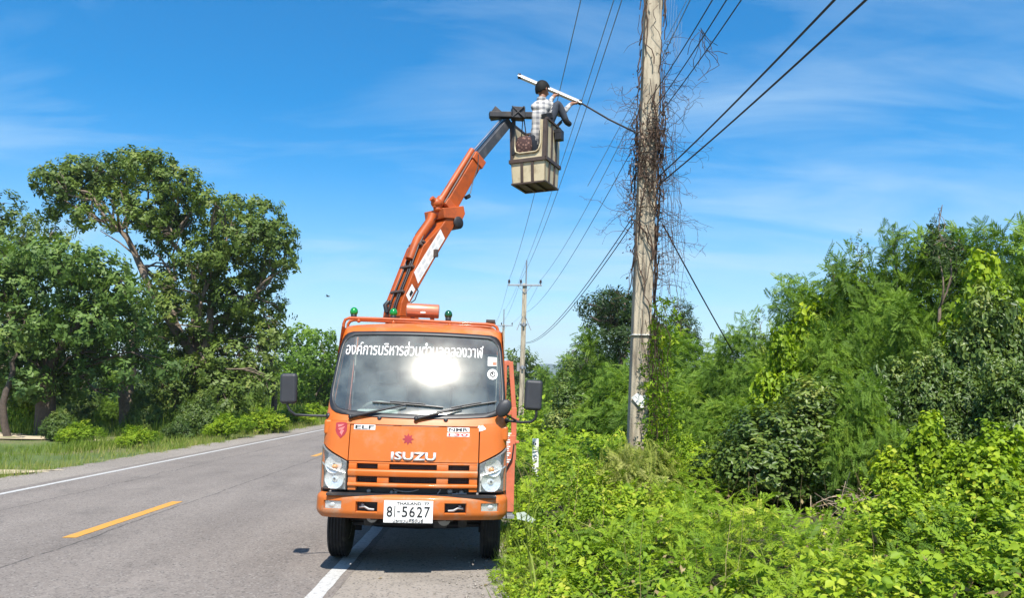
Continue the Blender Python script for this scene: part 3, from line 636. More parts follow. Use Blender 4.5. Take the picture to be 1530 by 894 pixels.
for (za, zb_) in ((0.876, 0.932), (1.002, 1.046)):
    for z in ls(za + 0.006, zb_ - 0.006, 4):
        mb.tube([Szx(x, z, -0.035) for x in ls(-0.53, 0.53, 9)], 0.0045, 4)
    for x in ls(-0.53, 0.53, 44): mb.beam(Szx(x, za, -0.037), Szx(x, zb_, -0.037), 0.004, 0.004)
mb.build('grille_mesh', surf_mat('grille_plastic', (0.05, 0.05, 0.052), 0.5, var=0.2), gr_o, smooth=0)
# front works seen in the slot above the bumper
for x, z, r in ((-0.42, 0.79, 0.022), (-0.2, 0.782, 0.02), (-0.16, 0.785, 0.018), (0.36, 0.80, 0.03), (0.47, 0.79, 0.026), (0.43, 0.775, 0.02)):
    mb = MB(); mb.ball(Szx(x, z, -0.05), (r, r * 0.7, r), 8, 6); mb.build('bolt_cap', M['grey'], gr_o, smooth=40)
mb = MB(); mb.tube([Szx(x, 0.815 - 0.022 * (1 - ((x + 0.06) / 0.12) ** 2), -0.03) for x in ls(-0.18, 0.06, 9)], 0.006, 6); mb.build('cable_loop', M['grey'], gr_o, smooth=40)
mb = MB(); mb.tube([Szx(0.24, 0.77, -0.04), Szx(0.27, 0.82, -0.04)], 0.007, 6); mb.build('latch_rod', M['grey'], gr_o, smooth=40)
mb = MB(); mb.tube([Szx(0.38, 0.775, -0.03), Szx(0.52, 0.783, -0.03)], 0.008, 6); mb.build('latch_rod', M['grey'], gr_o, smooth=40)
# --- bumper with openings
BZ = (0.545, 0.77)
def bsurf(s_, z, off=0.0):
    t = (z - BZ[0]) / (BZ[1] - BZ[0]); pin = 0.035 * max(0, (t - 0.80) / 0.2) ** 2 + 0.045 * max(0, (0.28 - t) / 0.28) ** 1.6 + 0.006 * abs(t - 0.5)
    hw, r = 0.915, 0.16; L1 = hw - r; a_ = abs(s_); sg = 1 if s_ >= 0 else -1; o = off - pin
    if a_ <= L1: x, y, nx, ny = a_, 0.0 + 0.07 * (a_ / L1) ** 2.2, 0.16 * a_, -1
    elif a_ < L1 + r * 1.5708: k = (a_ - L1) / r; x = L1 + r * math.sin(k); y = 0.07 + r * (1 - math.cos(k)); nx, ny = math.sin(k), -math.cos(k)
    else: x = hw; y = 0.07 + r + a_ - L1 - r * 1.5708; nx, ny = 1, 0
    l = math.hypot(nx, ny); return Vector(((x + nx / l * o) * sg, y + ny / l * o, z))
bxs = sorted(set([round(v, 4) for v in ls(-1.22, 1.22, 45)] + [-0.83, -0.655, -0.52, -0.312, 0.312, 0.52, 0.655, 0.83]))
bzs = [0.545, 0.552, 0.565, 0.585, 0.605, 0.625, 0.645, 0.68, 0.705, 0.72, 0.735, 0.75, 0.763, 0.77]
holes = [(-0.52, -0.312, 0.605, 0.705), (0.312, 0.52, 0.605, 0.705), (-0.83, -0.655, 0.625, 0.705), (0.655, 0.83, 0.625, 0.705)]
bm_ = MB(); P = [bsurf(s_, z) for z in bzs for s_ in bxs]; nx_ = len(bxs); F = []
for j in range(len(bzs) - 1):
    for i in range(nx_ - 1):
        sm, zm = (bxs[i] + bxs[i + 1]) / 2, (bzs[j] + bzs[j + 1]) / 2
        if any(a < sm < b and c < zm < d for a, b, c, d in holes): continue
        F.append((j * nx_ + i, j * nx_ + i + 1, (j + 1) * nx_ + i + 1, (j + 1) * nx_ + i))
bm_.add(P, F)
bm_.add([bsurf(s_, BZ[1]) for s_ in bxs] + [bsurf(s_, BZ[1], -0.07) for s_ in bxs], [(i, i + 1, nx_ + i + 1, nx_ + i) for i in range(nx_ - 1)])
bm_.add([bsurf(s_, BZ[0]) for s_ in bxs] + [bsurf(s_, BZ[0], -0.05) for s_ in bxs], [(i, nx_ + i, nx_ + i + 1, i + 1) for i in range(nx_ - 1)])
for a, b, c, d in holes:
    us = [s_ for s_ in bxs if a <= s_ <= b]; vs_ = [z for z in bzs if c <= z <= d]
    loop = [(u, c) for u in us] + [(b, v) for v in vs_[1:]] + [(u, d) for u in us[::-1][1:]] + [(a, v) for v in vs_[::-1][1:-1]]
    mu, mv = (a + b) / 2, (c + d) / 2; k = len(loop)
    bm_.add([bsurf(u, v) for u, v in loop] + [bsurf(mu + (u - mu) * 0.93, mv + (v - mv) * 0.88, -0.03) for u, v in loop] + [bsurf(mu + (u - mu) * 0.93, mv + (v - mv) * 0.88, -0.06) for u, v in loop], [(r * k + i, r * k + (i + 1) % k, (r + 1) * k + (i + 1) % k, (r + 1) * k + i) for r in (0, 1) for i in range(k)])
bump_o = bm_.build('bumper', M['orange_low'], truck, smooth=45, fix=True)
for sg in (-1, 1):
    mb = MB(); sheet(mb, lambda u, v, o: bsurf(sg * u, v, o - 0.022), ls(0.662, 0.822, 5), ls(0.631, 0.699, 3)); fo = mb.build('fog_lamp', M['reflector'], bump_o, smooth=60)
    mb = MB(); mb.ball(bsurf(sg * 0.745, 0.664, -0.022), (0.035, 0.012, 0.024), 14, 8); mb.build('bulb_cover', M['silver'], fo, smooth=60)
    mb = MB(); sheet(mb, lambda u, v, o: bsurf(sg * u, v, o - 0.010), ls(0.664, 0.82, 5), ls(0.632, 0.698, 3)); mb.build('lens', M['lens'], fo, smooth=60)
    mb = MB(); sheet(mb, lambda u, v, o: bsurf(sg * u, v, o - 0.10), ls(0.30, 0.535, 3), ls(0.595, 0.715, 2))
    mb.build('bumper_recess', M['dark_steel'], bump_o, smooth=0)
    mb = MB(); mb.tube([bsurf(sg * 0.35, 0.628, -0.045), bsurf(sg * 0.40, 0.632, -0.04), bsurf(sg * 0.44, 0.655, -0.04), bsurf(sg * 0.49, 0.65, -0.05)], 0.012, 8); mb.ball(bsurf(sg * 0.46, 0.668, -0.05), 0.02, 8, 6); mb.build('tow_hook', M['grey'], bump_o, smooth=50)
mb = MB(); mb.box((0.0, 0.09, 0.765), (1.6, 0.10, 0.02)); mb.box((0, 0.13, 0.66), (1.5, 0.05, 0.16)); mb.build('bumper_bracket', M['dark_steel'], bump_o, smooth=0)
# --- lettering
def text_mesh(body, size=1.0, extr=0.0, bold=0.0, wide=1.0, res=3):
    cu = bpy.data.curves.new('lettering', 'FONT'); cu.body = body; cu.size = size; cu.extrude = extr; cu.offset = bold; cu.resolution_u = res; cu.align_x = 'CENTER'; cu.align_y = 'CENTER'
    o = bpy.data.objects.new('lettering', cu); COL.objects.link(o)
    dg = bpy.context.evaluated_depsgraph_get(); dg.update(); me = bpy.data.meshes.new_from_object(o.evaluated_get(dg))
    bpy.data.objects.remove(o); bpy.data.curves.remove(cu)
    bm = bmesh.new(); bm.from_mesh(me); bmesh.ops.remove_doubles(bm, verts=bm.verts, dist=1e-5)
    for v in bm.verts: v.co.x *= wide
    bm.to_mesh(me); bm.free(); return me
def fit_text(me, w_, h):
    """scale a lettering mesh to a width and height about its own middle"""
    xs_ = [v.co.x for v in me.vertices]; ys_ = [v.co.y for v in me.vertices]
    cx_, cy_ = (min(xs_) + max(xs_)) / 2, (min(ys_) + max(ys_)) / 2; ax, ay = w_ / (max(xs_) - min(xs_)), h / (max(ys_) - min(ys_))
    for v in me.vertices: v.co.x = (v.co.x - cx_) * ax; v.co.y = (v.co.y - cy_) * ay
    return me
def on_surf(name, me, fn, cx_, cz_, off, m, parent, tilt=0.0):
    c, s_ = math.cos(tilt), math.sin(tilt)
    bm = bmesh.new(); bm.from_mesh(me)
    bmesh.ops.subdivide_edges(bm, edges=[e for e in bm.edges if e.calc_length() > 0.08], cuts=2)
    for v in bm.verts:
        x, y, z = v.co; v.co = fn(cx_ + x * c - y * s_, cz_ + x * s_ + y * c, off + z)
    bm.to_mesh(me); bm.free(); me.materials.clear(); return link(name, me, parent, m)
hood_o = bpy.data.objects['hood_panel']
sA, zA = sz(613.5, 680); me = fit_text(text_mesh('ISUZU', 1, 0.0, 0.035), 0.425, 0.078)
me2 = me.copy(); o = on_surf('maker_emblem', me, Szx, 0.0, 1.126, 0.020, M['silver'], hood_o)
sd = o.modifiers.new('depth', 'SOLIDIFY'); sd.thickness = 0.008; sd.offset = 0
def badge(name, text, px0, py0, px1, py1, ink, plate=True, bold=0.02):
    (xa, za), (xb, zb_) = sz(px0, py0), sz(px1, py1); cx_, cz_ = (xa + xb) / 2, (za + zb_) / 2; W, Hh = abs(xb - xa), abs(za - zb_)
    par = hood_o
    if plate:
        mb = MB(); sheet(mb, lambda u, v, o: Szx(u, v, o + 0.0155), ls(cx_ - W / 2, cx_ + W / 2, 4), ls(cz_ - Hh / 2, cz_ + Hh / 2, 2), 0.003); par = mb.build(name, M['white'], hood_o, smooth=0)
        me = fit_text(text_mesh(text, 1, 0, bold), W * 0.88, Hh * 0.74); on_surf('lettering', me, Szx, cx_, cz_, 0.0175, ink, par)
    else:
        on_surf(name, fit_text(text_mesh(text, 1, 0, bold), W, Hh), Szx, cx_, cz_, 0.0155, ink, hood_o)
badge('model_badge', 'ELF', 530, 635, 561, 643, M['ink'])
badge('model_badge', 'NMR', 669, 639.5, 701, 646.5, M['ink'])
badge('model_badge', '130', 668, 647.5, 701, 653.5, M['red_print'])
# eight-pointed star
s0, z0 = sz(610, 657); mb = MB(); st = [Szx(s0 + (0.056 if k % 2 == 0 else 0.031) * math.sin(k * math.pi / 8), z0 + (0.056 if k % 2 == 0 else 0.031) * math.cos(k * math.pi / 8), 0.0155) for k in range(16)]
mb.add(st + [Szx(s0, z0, 0.0155)], [(k, (k + 1) % 16, 16) for k in range(16)]); mb.build('star_emblem', M['red_ink'], hood_o, smooth=0)
# shield crest on the corner panel
s0, z0 = sz(510, 642); cp = bpy.data.objects['corner_panel']
outl = [(-0.055, 0.06), (-0.02, 0.068), (0.02, 0.068), (0.055, 0.06), (0.055, -0.01), (0.04, -0.045), (0.0, -0.085), (-0.04, -0.045), (-0.055, -0.01)]
mb = MB(); mb.add([S(s0 + x, z0 + z, 0.003) for x, z in outl], [tuple(range(9))]); sh = mb.build('shield_crest', M['red_ink'], cp, smooth=0)
mb = MB()
for pts in ([(-0.035, 0.045), (0.03, 0.05), (0.0, 0.028), (-0.03, 0.02)], [(-0.03, 0.008), (0.036, 0.03), (0.02, 0.002), (-0.02, -0.008)], [(0.0, 0.0), (0.03, -0.01), (0.008, -0.055), (-0.012, -0.03)]):
    mb.add([S(s0 + x, z0 + z, 0.0055) for x, z in pts], [(0, 1, 2, 3)])
mb.build('crest_figure', surf_mat('pale_red_print', (0.62, 0.16, 0.15), 0.5, var=0.1), sh, smooth=0)
s0, z0 = sz(720, 641); mb = MB(); outl = [(-0.045, 0.0), (-0.03, 0.028), (-0.01, 0.022), (0.005, 0.03), (0.03, 0.012), (0.04, -0.006), (0.005, -0.02), (-0.03, -0.03)]
mb.add([S(s0 + x, z0 + z, 0.003) for x, z in outl], [tuple(range(8))]); mb.build('torn_sticker', M['white'], bpy.data.objects['corner_panel.001'], smooth=0)
# windscreen writing
me = text_mesh('องค์การบริหารส่วนตำบลคลองวาฬ', 1, 0, 0.002, res=4)
(xa, za), (xb, zb_) = sz(518, 520), sz(722, 526)
fit_text(me, abs(xb - xa), 0.15); on_surf('windscreen_lettering', me, S, (xa + xb) / 2, (za + zb_) / 2 + 0.004, 0.003, M['white'], ws_o)
# stickers on the glass
s0, z0 = sz(735.5, 541); mb = MB(); sheet(mb, lambda u, v, o: S(s0 + u, z0 + v, 0.003 + o), ls(-0.046, 0.046, 3), ls(-0.046, 0.046, 3)); tx = mb.build('tax_sticker', M['white'], ws_o, smooth=0)
for (a, b, c, d, m) in ((-0.04, -0.005, -0.036, 0.004, 'steel_rod'), (0.004, 0.042, -0.036, -0.006, 'salmon'), (-0.036, 0.036, 0.02, 0.036, 'grey')):
    mb = MB(); sheet(mb, lambda u, v, o: S(s0 + u, z0 + v, 0.0055), ls(a, b, 2), ls(c, d, 2)); mb.build('sticker_print', M[m], tx, smooth=0)
s0, z0 = sz(736, 560); mb = MB()
ring = lambda r, o: [S(s0 + r * math.sin(k * math.pi / 12), z0 + r * math.cos(k * math.pi / 12), o) for k in range(24)]
mb.add(ring(0.054, 0.003) + ring(0.030, 0.003), [(i, (i + 1) % 24, 24 + (i + 1) % 24, 24 + i) for i in range(24)]); rs = mb.build('round_sticker', M['white'], ws_o, smooth=0)
mb = MB(); mb.add(ring(0.030, 0.0035), [tuple(range(24))]); mb.build('sticker_disc', M['ink'], rs, smooth=0)
mb = MB(); mb.add([S(s0 + 0.018 * math.sin(t), z0 + 0.018 * math.cos(t), 0.0055) for t in ls(0.3, 5.0, 12)] + [S(s0 + 0.010 * math.sin(t), z0 + 0.010 * math.cos(t), 0.0055) for t in ls(0.3, 5.0, 12)], [(i, i + 1, 13 + i, 12 + i) for i in range(11)]); mb.build('sticker_print', M['white'], rs, smooth=0)
for k in range(16):
    pass
# --- licence plate
xa, xb = tl(573.5, 765, 0.0).x, tl(647, 765, 0.0).x; za, zb_ = tl(610, 748.5, 0).z, tl(610, 782, 0).z
pl = MB(); pcx, pcz = (xa + xb) / 2, (za + zb_) / 2; pw, ph = xb - xa, za - zb_
pl.box((pcx, -0.012, pcz), (pw, 0.008, ph)); pl_o = pl.build('licence_plate', M['white'], truck, smooth=0, bevel=0.006)
def flat(name, me, x, z, y, m, par):
    for v in me.vertices: v.co = Vector((x + v.co.x, y - v.co.z, z + v.co.y))
    me.materials.clear(); return link(name, me, par, m)
flat('lettering', fit_text(text_mesh('THAILAND  77', 1, 0, 0.02), pw * 0.66, ph * 0.13), pcx + pw * 0.09, pcz + ph * 0.37, -0.0185, M['ink'], pl_o)
def digit_line(txt, x0, x1, zc_, h, par):
    wd = {'1': 0.22, '-': 0.5}; tot = sum(wd.get(c, 1.0) for c in txt) + 0.30 * (len(txt) - 1); u = (x1 - x0) / tot; x = x0
    for c in txt:
        ww = wd.get(c, 1.0) * u
        if c == '-': me = None; mb = MB(); mb.box((x + ww / 2, -0.0185, zc_), (ww, 0.002, h * 0.10)); mb.build('lettering', M['ink'], par, smooth=0)
        elif c == '1': mb = MB(); mb.box((x + ww / 2, -0.0185, zc_ + h * 0.04), (u * 0.16, 0.002, h * 1.05)); mb.build('lettering', M['ink'], par, smooth=0)
        else: flat('lettering', fit_text(text_mesh(c, 1, 0, 0.012), ww, h), x + ww / 2, zc_, -0.0185, M['ink'], par)
        x += ww + 0.30 * u
digit_line('81-5627', pcx - pw * 0.44, pcx + pw * 0.44, pcz + ph * 0.0, ph * 0.48, pl_o)
flat('lettering', fit_text(text_mesh('ประจวบคีรีขันธ์', 1, 0, 0.02), pw * 0.62, ph * 0.16), pcx, pcz - ph * 0.39, -0.0185, M['ink'], pl_o)
# --- wipers
def wiper(pa, pb, pc, pd):
    a, b, c, d = (S(*sz(*q), o) for q, o in ((pa, 0.03), (pb, 0.035), (pc, 0.022), (pd, 0.022)))
    mb = MB(); mb.tube([a, a.lerp(b, 0.5) + Vector((0, -0.02, 0)), b], [0.016, 0.012, 0.008], 8); mb.ball(a, 0.024, 10, 7); wo_ = mb.build('wiper', M['black'], truck, smooth=50)
    mb = MB(); n = 9; pts = []
    for i in range(n):
        t = i / (n - 1); q = (pc[0] + (pd[0] - pc[0]) * t, pc[1] + (pd[1] - pc[1]) * t - 2.0 * math.sin(math.pi * t) * 0.4); pts.append(S(*sz(*q), 0.014))
    mb.tube(pts, 0.010, 6); mb.tube([p + Vector((0, -0.008, 0.016)) for p in pts[2:-2]], 0.006, 5); mb.build('wiper_blade', M['black'], wo_, smooth=50)
wiper((525, 625), (607, 607), (557, 602), (662, 610))
wiper((622, 628), (690, 611), (652, 617), (741, 601.5))
for px, py in ((567, 626), (666, 629)):
    mb = MB(); mb.ball(S(*sz(px, py), 0.002), (0.022, 0.012, 0.022), 12, 7); mb.build('washer_nozzle', M['black'], cab_o, smooth=60)
# --- mirrors on bent arms, with the orange arm brackets
def mirror(arm_px, dyarm, c_px, w_, h, dym, sg):
    pts = [tl(px, py, d) for (px, py), d in zip(arm_px, dyarm)]
    mb = MB(); k = []
    for i in range(len(pts) - 1):
        for t in (0, 0.5): k.append(pts[i].lerp(pts[i + 1], t))
    k.append(pts[-1]); mb.tube(k, 0.013, 10); mb.ball(pts[0], 0.03, 10, 7); c = tl(*c_px, dym)
    mo = mb.build('mirror', M['black'], truck, smooth=60)
    mb = MB(); mb.box(c, (w_, 0.075, h), Matrix.Rotation(rad(6 * sg), 3, 'Z') @ Matrix.Rotation(rad(2 * sg), 3, 'Y')); o = mb.build('mirror_case', M['mirror_case'], mo, smooth=50, bevel=0.034, seg=4)
    b = c + Vector((0, 0.043, 0)); mb = MB(); mb.box(b, (w_ * 0.84, 0.006, h * 0.86)); mb.build('mirror_glass', M['chrome'], mo, smooth=0)
mirror([(491, 622), (462, 621.5), (441, 620), (433, 614), (429.5, 606), (429.5, 598)], [0.30, 0.26, 0.22, 0.21, 0.21, 0.21], (431.5, 581), 0.165, 0.295, 0.21, -1)
mirror([(757, 629), (780, 631.5), (794, 631), (800, 626), (801.5, 618), (801, 608)], [0.32, 0.27, 0.23, 0.22, 0.21, 0.21], (797, 591), 0.175, 0.30, 0.21, 1)
for sg, (px, py) in ((-1, (492, 640)), (1, (752, 650))):
    c = tl(px, py, 0.26); mb = MB(); mb.box(c + Vector((0.0, 0.03, 0.01)), (0.095, 0.13, 0.15)); mb.build('mirror_bracket', M['orange'], cab_o, smooth=50, bevel=0.028, seg=3)
c = tl(752.5, 610.5, 0.16); mb = MB(); mb.ball(c, (0.068, 0.035, 0.095), 18, 11, Matrix.Rotation(rad(32), 3, 'Y')); ko = mb.build('kerb_mirror', M['mirror_case'], truck, smooth=70)
mb = MB(); mb.tube([c + Vector((0.02, 0.02, -0.06)), tl(773, 630, 0.30)], 0.010, 8); mb.build('mirror_stay', M['black'], ko, smooth=60)
# --- roof rack bar, beacons, tank
YR = 0.95
def bar(pxs, dy, r):
    pts = [tl(px, py, dy) for px, py in pxs]; mb_.tube(pts, r, 10)
mb_ = MB()
bar([(513, 495), (513.5, 484), (516, 478), (522, 475.5), (560, 476.5), (620, 479), (680, 482.5), (728, 485), (738, 486.5), (742.5, 490), (744.5, 497), (745.5, 505)], 1.02, 0.017)
bar([(519, 494), (520, 485), (523, 480.5), (529, 478.5), (560, 479.5), (620, 482.5), (680, 486), (722, 488.5), (733, 490), (737.5, 493), (739, 499), (740, 504)], 1.32, 0.017)
for px in (536, 588, 672):
    py = 476 + (px - 520) * 0.048; mb_.tube([tl(px, py, 1.02), tl(px, py + 3.2, 1.32)], 0.012, 8); mb_.ball(tl(px, py + 3.0, 1.0), 0.022, 8, 6)
rack = mb_.build('roof_rack', M['orange_dk'], truck, smooth=60)
for px, py, m in ((529, 466, 'green_lens'), (588, 467.5, 'green_lens'), (670, 470.5, 'green_dark')):
    c = tl(px, py, 1.12); mb = MB(); mb.ball(c, (0.044, 0.044, 0.05), 18, 12); b = mb.build('beacon', M[m], truck, smooth=80)
    mb = MB(); mb.lathe([(0.03, -0.075), (0.034, -0.035), (0.03, -0.03)], 16, Matrix.Translation(c)); mb.build('beacon_base', M['black'], b, smooth=50)
a, b = tl(607.5, 463.5, 1.9), tl(656, 466, 1.9); ax = (b - a).normalized(); q = ax.to_track_quat('Z', 'Y').to_matrix().to_4x4()
mb = MB(); Lk = (b - a).length; mb.lathe([(0.0, 0.0), (0.075, 0.0), (0.086, 0.012), (0.086, Lk - 0.012), (0.08, Lk), (0.0, Lk)], 28, Matrix.Translation(a) @ q); tk = mb.build('oil_tank', M['copper'], truck, smooth=40)
mb = MB(); mb.ball(a.lerp(b, 0.52) + Vector((0, -0.084, -0.03)), (0.035, 0.006, 0.012)); mb.build('tank_label', M['white'], tk, smooth=60)
mb = MB(); mb.beam(a.lerp(b, 0.2) + Vector((0, 0, -0.085)), a.lerp(b, 0.2) + Vector((0, 0, -0.5)), 0.05, 0.05, up=(0, 1, 0)); mb.beam(a.lerp(b, 0.8) + Vector((0, 0, -0.085)), a.lerp(b, 0.8) + Vector((0, 0, -0.5)), 0.05, 0.05, up=(0, 1, 0)); mb.build('tank_stand', M['orange_dk'], tk, smooth=0)
c = tl(733, 481, 1.15); mb = MB(); mb.box(c, (0.10, 0.16, 0.03)); mb.build('rack_plate', M['brown'], rack, smooth=0)
for px, py in ((669, 489), (673, 489.5), (690, 491.5)):
    mb = MB(); mb.ball(tl(px, py, 1.0), 0.016, 8, 6); mb.build('roof_clip', M['black'], cab_o, smooth=60)
# --- wheels
def wheel(x, y, w_, dual=False, r=0.385):
    sg = 1 if x > 0 else -1
    rot = Matrix.Translation((x, y, r - 0.008)) @ Matrix.Rotation(rad(90), 4, 'Y')
    wo_ = bpy.data.objects.new('wheel', None); COL.objects.link(wo_); wo_.parent = truck; wo_.empty_display_size = 0.1
    hw = w_ / 2; prof = [(0.20, -hw * 0.75), (0.24, -hw * 0.95), (0.31, -hw), (0.36, -hw * 0.93), (r - 0.006, -hw * 0.80)]
    gs = [-0.62, -0.32, 0.0, 0.32, 0.62]
    for g in gs: prof += [(r, hw * g - hw * 0.11), (r - 0.013, hw * g - hw * 0.055), (r - 0.013, hw * g + hw * 0.055), (r, hw * g + hw * 0.11)]
    prof += [(r - 0.006, hw * 0.80), (0.36, hw * 0.93), (0.31, hw), (0.24, hw * 0.95), (0.20, hw * 0.75)]
    mb = MB(); mb.lathe(prof, 48, rot); mb.build('tyre', M['rubber'], wo_, smooth=32)
    mb = MB(); mb.lathe([(0.0, -hw * 0.3), (0.08, -hw * 0.3), (0.17, -hw * 0.5), (0.205, -hw * 0.78), (0.205, hw * 0.78), (0.17, hw * 0.5), (0.08, hw * 0.35), (0.0, hw * 0.35)], 28, rot); mb.build('rim', M['grey'], wo_, smooth=35)
for x in (-0.80, 0.775): wheel(x, 1.10, 0.205)
for x in (-0.80, 0.775): wheel(x, 3.55, 0.205); wheel(x - 0.24 * (1 if x > 0 else -1), 3.55, 0.205)
# --- chassis, axle, steering parts seen under the bumper
mb = MB()
for x in (-0.36, 0.36): mb.box((x, 2.5, 0.60), (0.075, 4.6, 0.18))
for y in (0.35, 1.8, 3.0, 4.4): mb.box((0, y, 0.60), (0.68, 0.09, 0.13))
ch = mb.build('chassis', M['dark_steel'], truck, smooth=0, bevel=0.008)
mb = MB(); mb.tube([(-0.72, 1.10, 0.40), (-0.42, 1.08, 0.36), (0, 1.06, 0.345), (0.42, 1.08, 0.36), (0.70, 1.10, 0.40)], [0.05, 0.06, 0.055, 0.06, 0.05], 10); mb.tube([(-0.66, 0.92, 0.36), (0.66, 0.92, 0.36)], 0.018, 8)
for x in (-0.5, 0.48): mb.box((x, 0.98, 0.44), (0.09, 0.16, 0.2)); mb.tube([(x, 0.45, 0.5), (x, 1.1, 0.43), (x, 1.7, 0.52)], 0.03, 6)
for x in (-0.42, 0.5): mb.lathe([(0.06, 0), (0.06, 0.06), (0.02, 0.07)], 14, Matrix.Translation((x, 0.55, 0.52)) @ Matrix.Rotation(rad(90), 4, 'X'))
mb.box((0.0, 0.8, 0.52), (0.42, 0.5, 0.18)); mb.box((0.26, 0.62, 0.46), (0.13, 0.2, 0.13)); mb.tube([(-0.30, 0.4, 0.5), (-0.1, 0.42, 0.47), (0.2, 0.4, 0.48), (0.33, 0.42, 0.5)], 0.014, 6)
mb.build('front_axle', M['dark_steel'], truck, smooth=40)
mb = MB(); mb.lathe([(0.03, 0), (0.055, 0.004), (0.055, 0.012), (0.03, 0.016)], 16, Matrix.Translation((-0.41, 0.46, 0.50)) @ Matrix.Rotation(rad(90), 4, 'X')); mb.build('pulley', M['grey'], truck, smooth=40)
mb = MB(); mb.lathe([(0.03, 0), (0.065, 0.004), (0.065, 0.02), (0.03, 0.024)], 16, Matrix.Translation((0.30, 0.5, 0.485)) @ Matrix.Rotation(rad(90), 4, 'X')); mb.build('pulley', M['grey'], truck, smooth=40)
# mudguards behind front wheels and dark cab floor (closes the cab from below)
mb = MB(); mb.box((0, 0.95, 0.80), (1.72, 1.5, 0.03)); mb.build('cab_floor', M['dark_steel'], cab_o, smooth=0)
for sg in (-1, 1):
    mb = MB(); k = []
    for i in range(9):
        a = rad(15 + 150 * i / 8); k.append((1.10 + 0.44 * math.cos(a), 0.377 + 0.44 * math.sin(a)))
    mb.add([(sg * x, y, z) for y, z in k for x in (0.66, 0.885)], [(2 * i, 2 * i + 1, 2 * i + 3, 2 * i + 2) for i in range(8)]); mb.build('mudguard', M['black'], cab_o, smooth=50)
    mb = MB(); mb.box((sg * 0.78, 1.62, 0.38), (0.24, 0.012, 0.42)); mb.build('mud_flap', M['rubber'], truck, smooth=0)
# --- cab interior
mb = MB(); mb.prism([(-0.80, 0.30, 1.45), (-0.80, 0.62, 1.50), (-0.80, 0.72, 1.40), (-0.80, 0.70, 0.9), (-0.80, 0.35, 0.9)], (1.60, 0, 0)); mb.box((-0.42, 0.66, 1.50), (0.42, 0.2, 0.10)); mb.build('dashboard', M['dash'], cab_o, smooth=30, bevel=0.02)
c = Vector((-0.42, 0.86, 1.50)); q = Matrix.Translation(c) @ Matrix.Rotation(rad(-38), 4, 'X')
mb = MB(); R_ = 0.205; mb.tube([q @ Vector((R_ * math.cos(t), R_ * math.sin(t), 0)) for t in ls(0, 2 * math.pi, 33)], 0.014, 8, caps=False); mb.tube([q @ Vector((-R_, 0, 0)), q @ Vector((R_, 0, 0))], 0.014, 6); mb.tube([q @ Vector((0, -R_, 0)), q @ Vector((0, 0, 0))], 0.014, 6); mb.lathe([(0.06, -0.02), (0.06, 0.02), (0, 0.025)], 14, q); mb.tube([c, c + Vector((0, -0.22, -0.2))], 0.03, 8)
mb.build('steering_wheel', M['grey'], cab_o, smooth=60)
for x, w_ in ((-0.43, 0.46), (0.12, 0.36), (0.52, 0.42)):
    mb = MB(); mb.box((x, 1.18, 1.15), (w_, 0.46, 0.14)); mb.box((x, 1.46, 1.50), (w_, 0.13, 0.62), Matrix.Rotation(rad(-10), 3, 'X')); mb.box((x, 1.53, 1.90), (w_ * 0.55, 0.09, 0.16)); mb.build('seat', M['seat'], cab_o, smooth=40, bevel=0.035, seg=3)
mb = MB(); mb.box((0, CABY - 0.03, 1.55), (1.70, 0.02, 1.3)); mb.build('rear_lining', M['lining'], cab_o, smooth=0)
mb = MB(); mb.box((0.02, 0.66, 2.22), (0.20, 0.03, 0.055)); mb.tube([(0.02, 0.64, 2.24), (0.02, 0.60, 2.33)], 0.008, 6); mb.build('rear_view_mirror', M['black'], cab_o, smooth=40, bevel=0.01)
mb = MB(); mb.box((0.45, 0.48, 1.505), (0.34, 0.16, 0.012), Matrix.Rotation(rad(8), 3, 'Z')); mb.box((0.60, 0.42, 1.52), (0.10, 0.10, 0.03)); mb.build('papers', M['white'], cab_o, smooth=0)
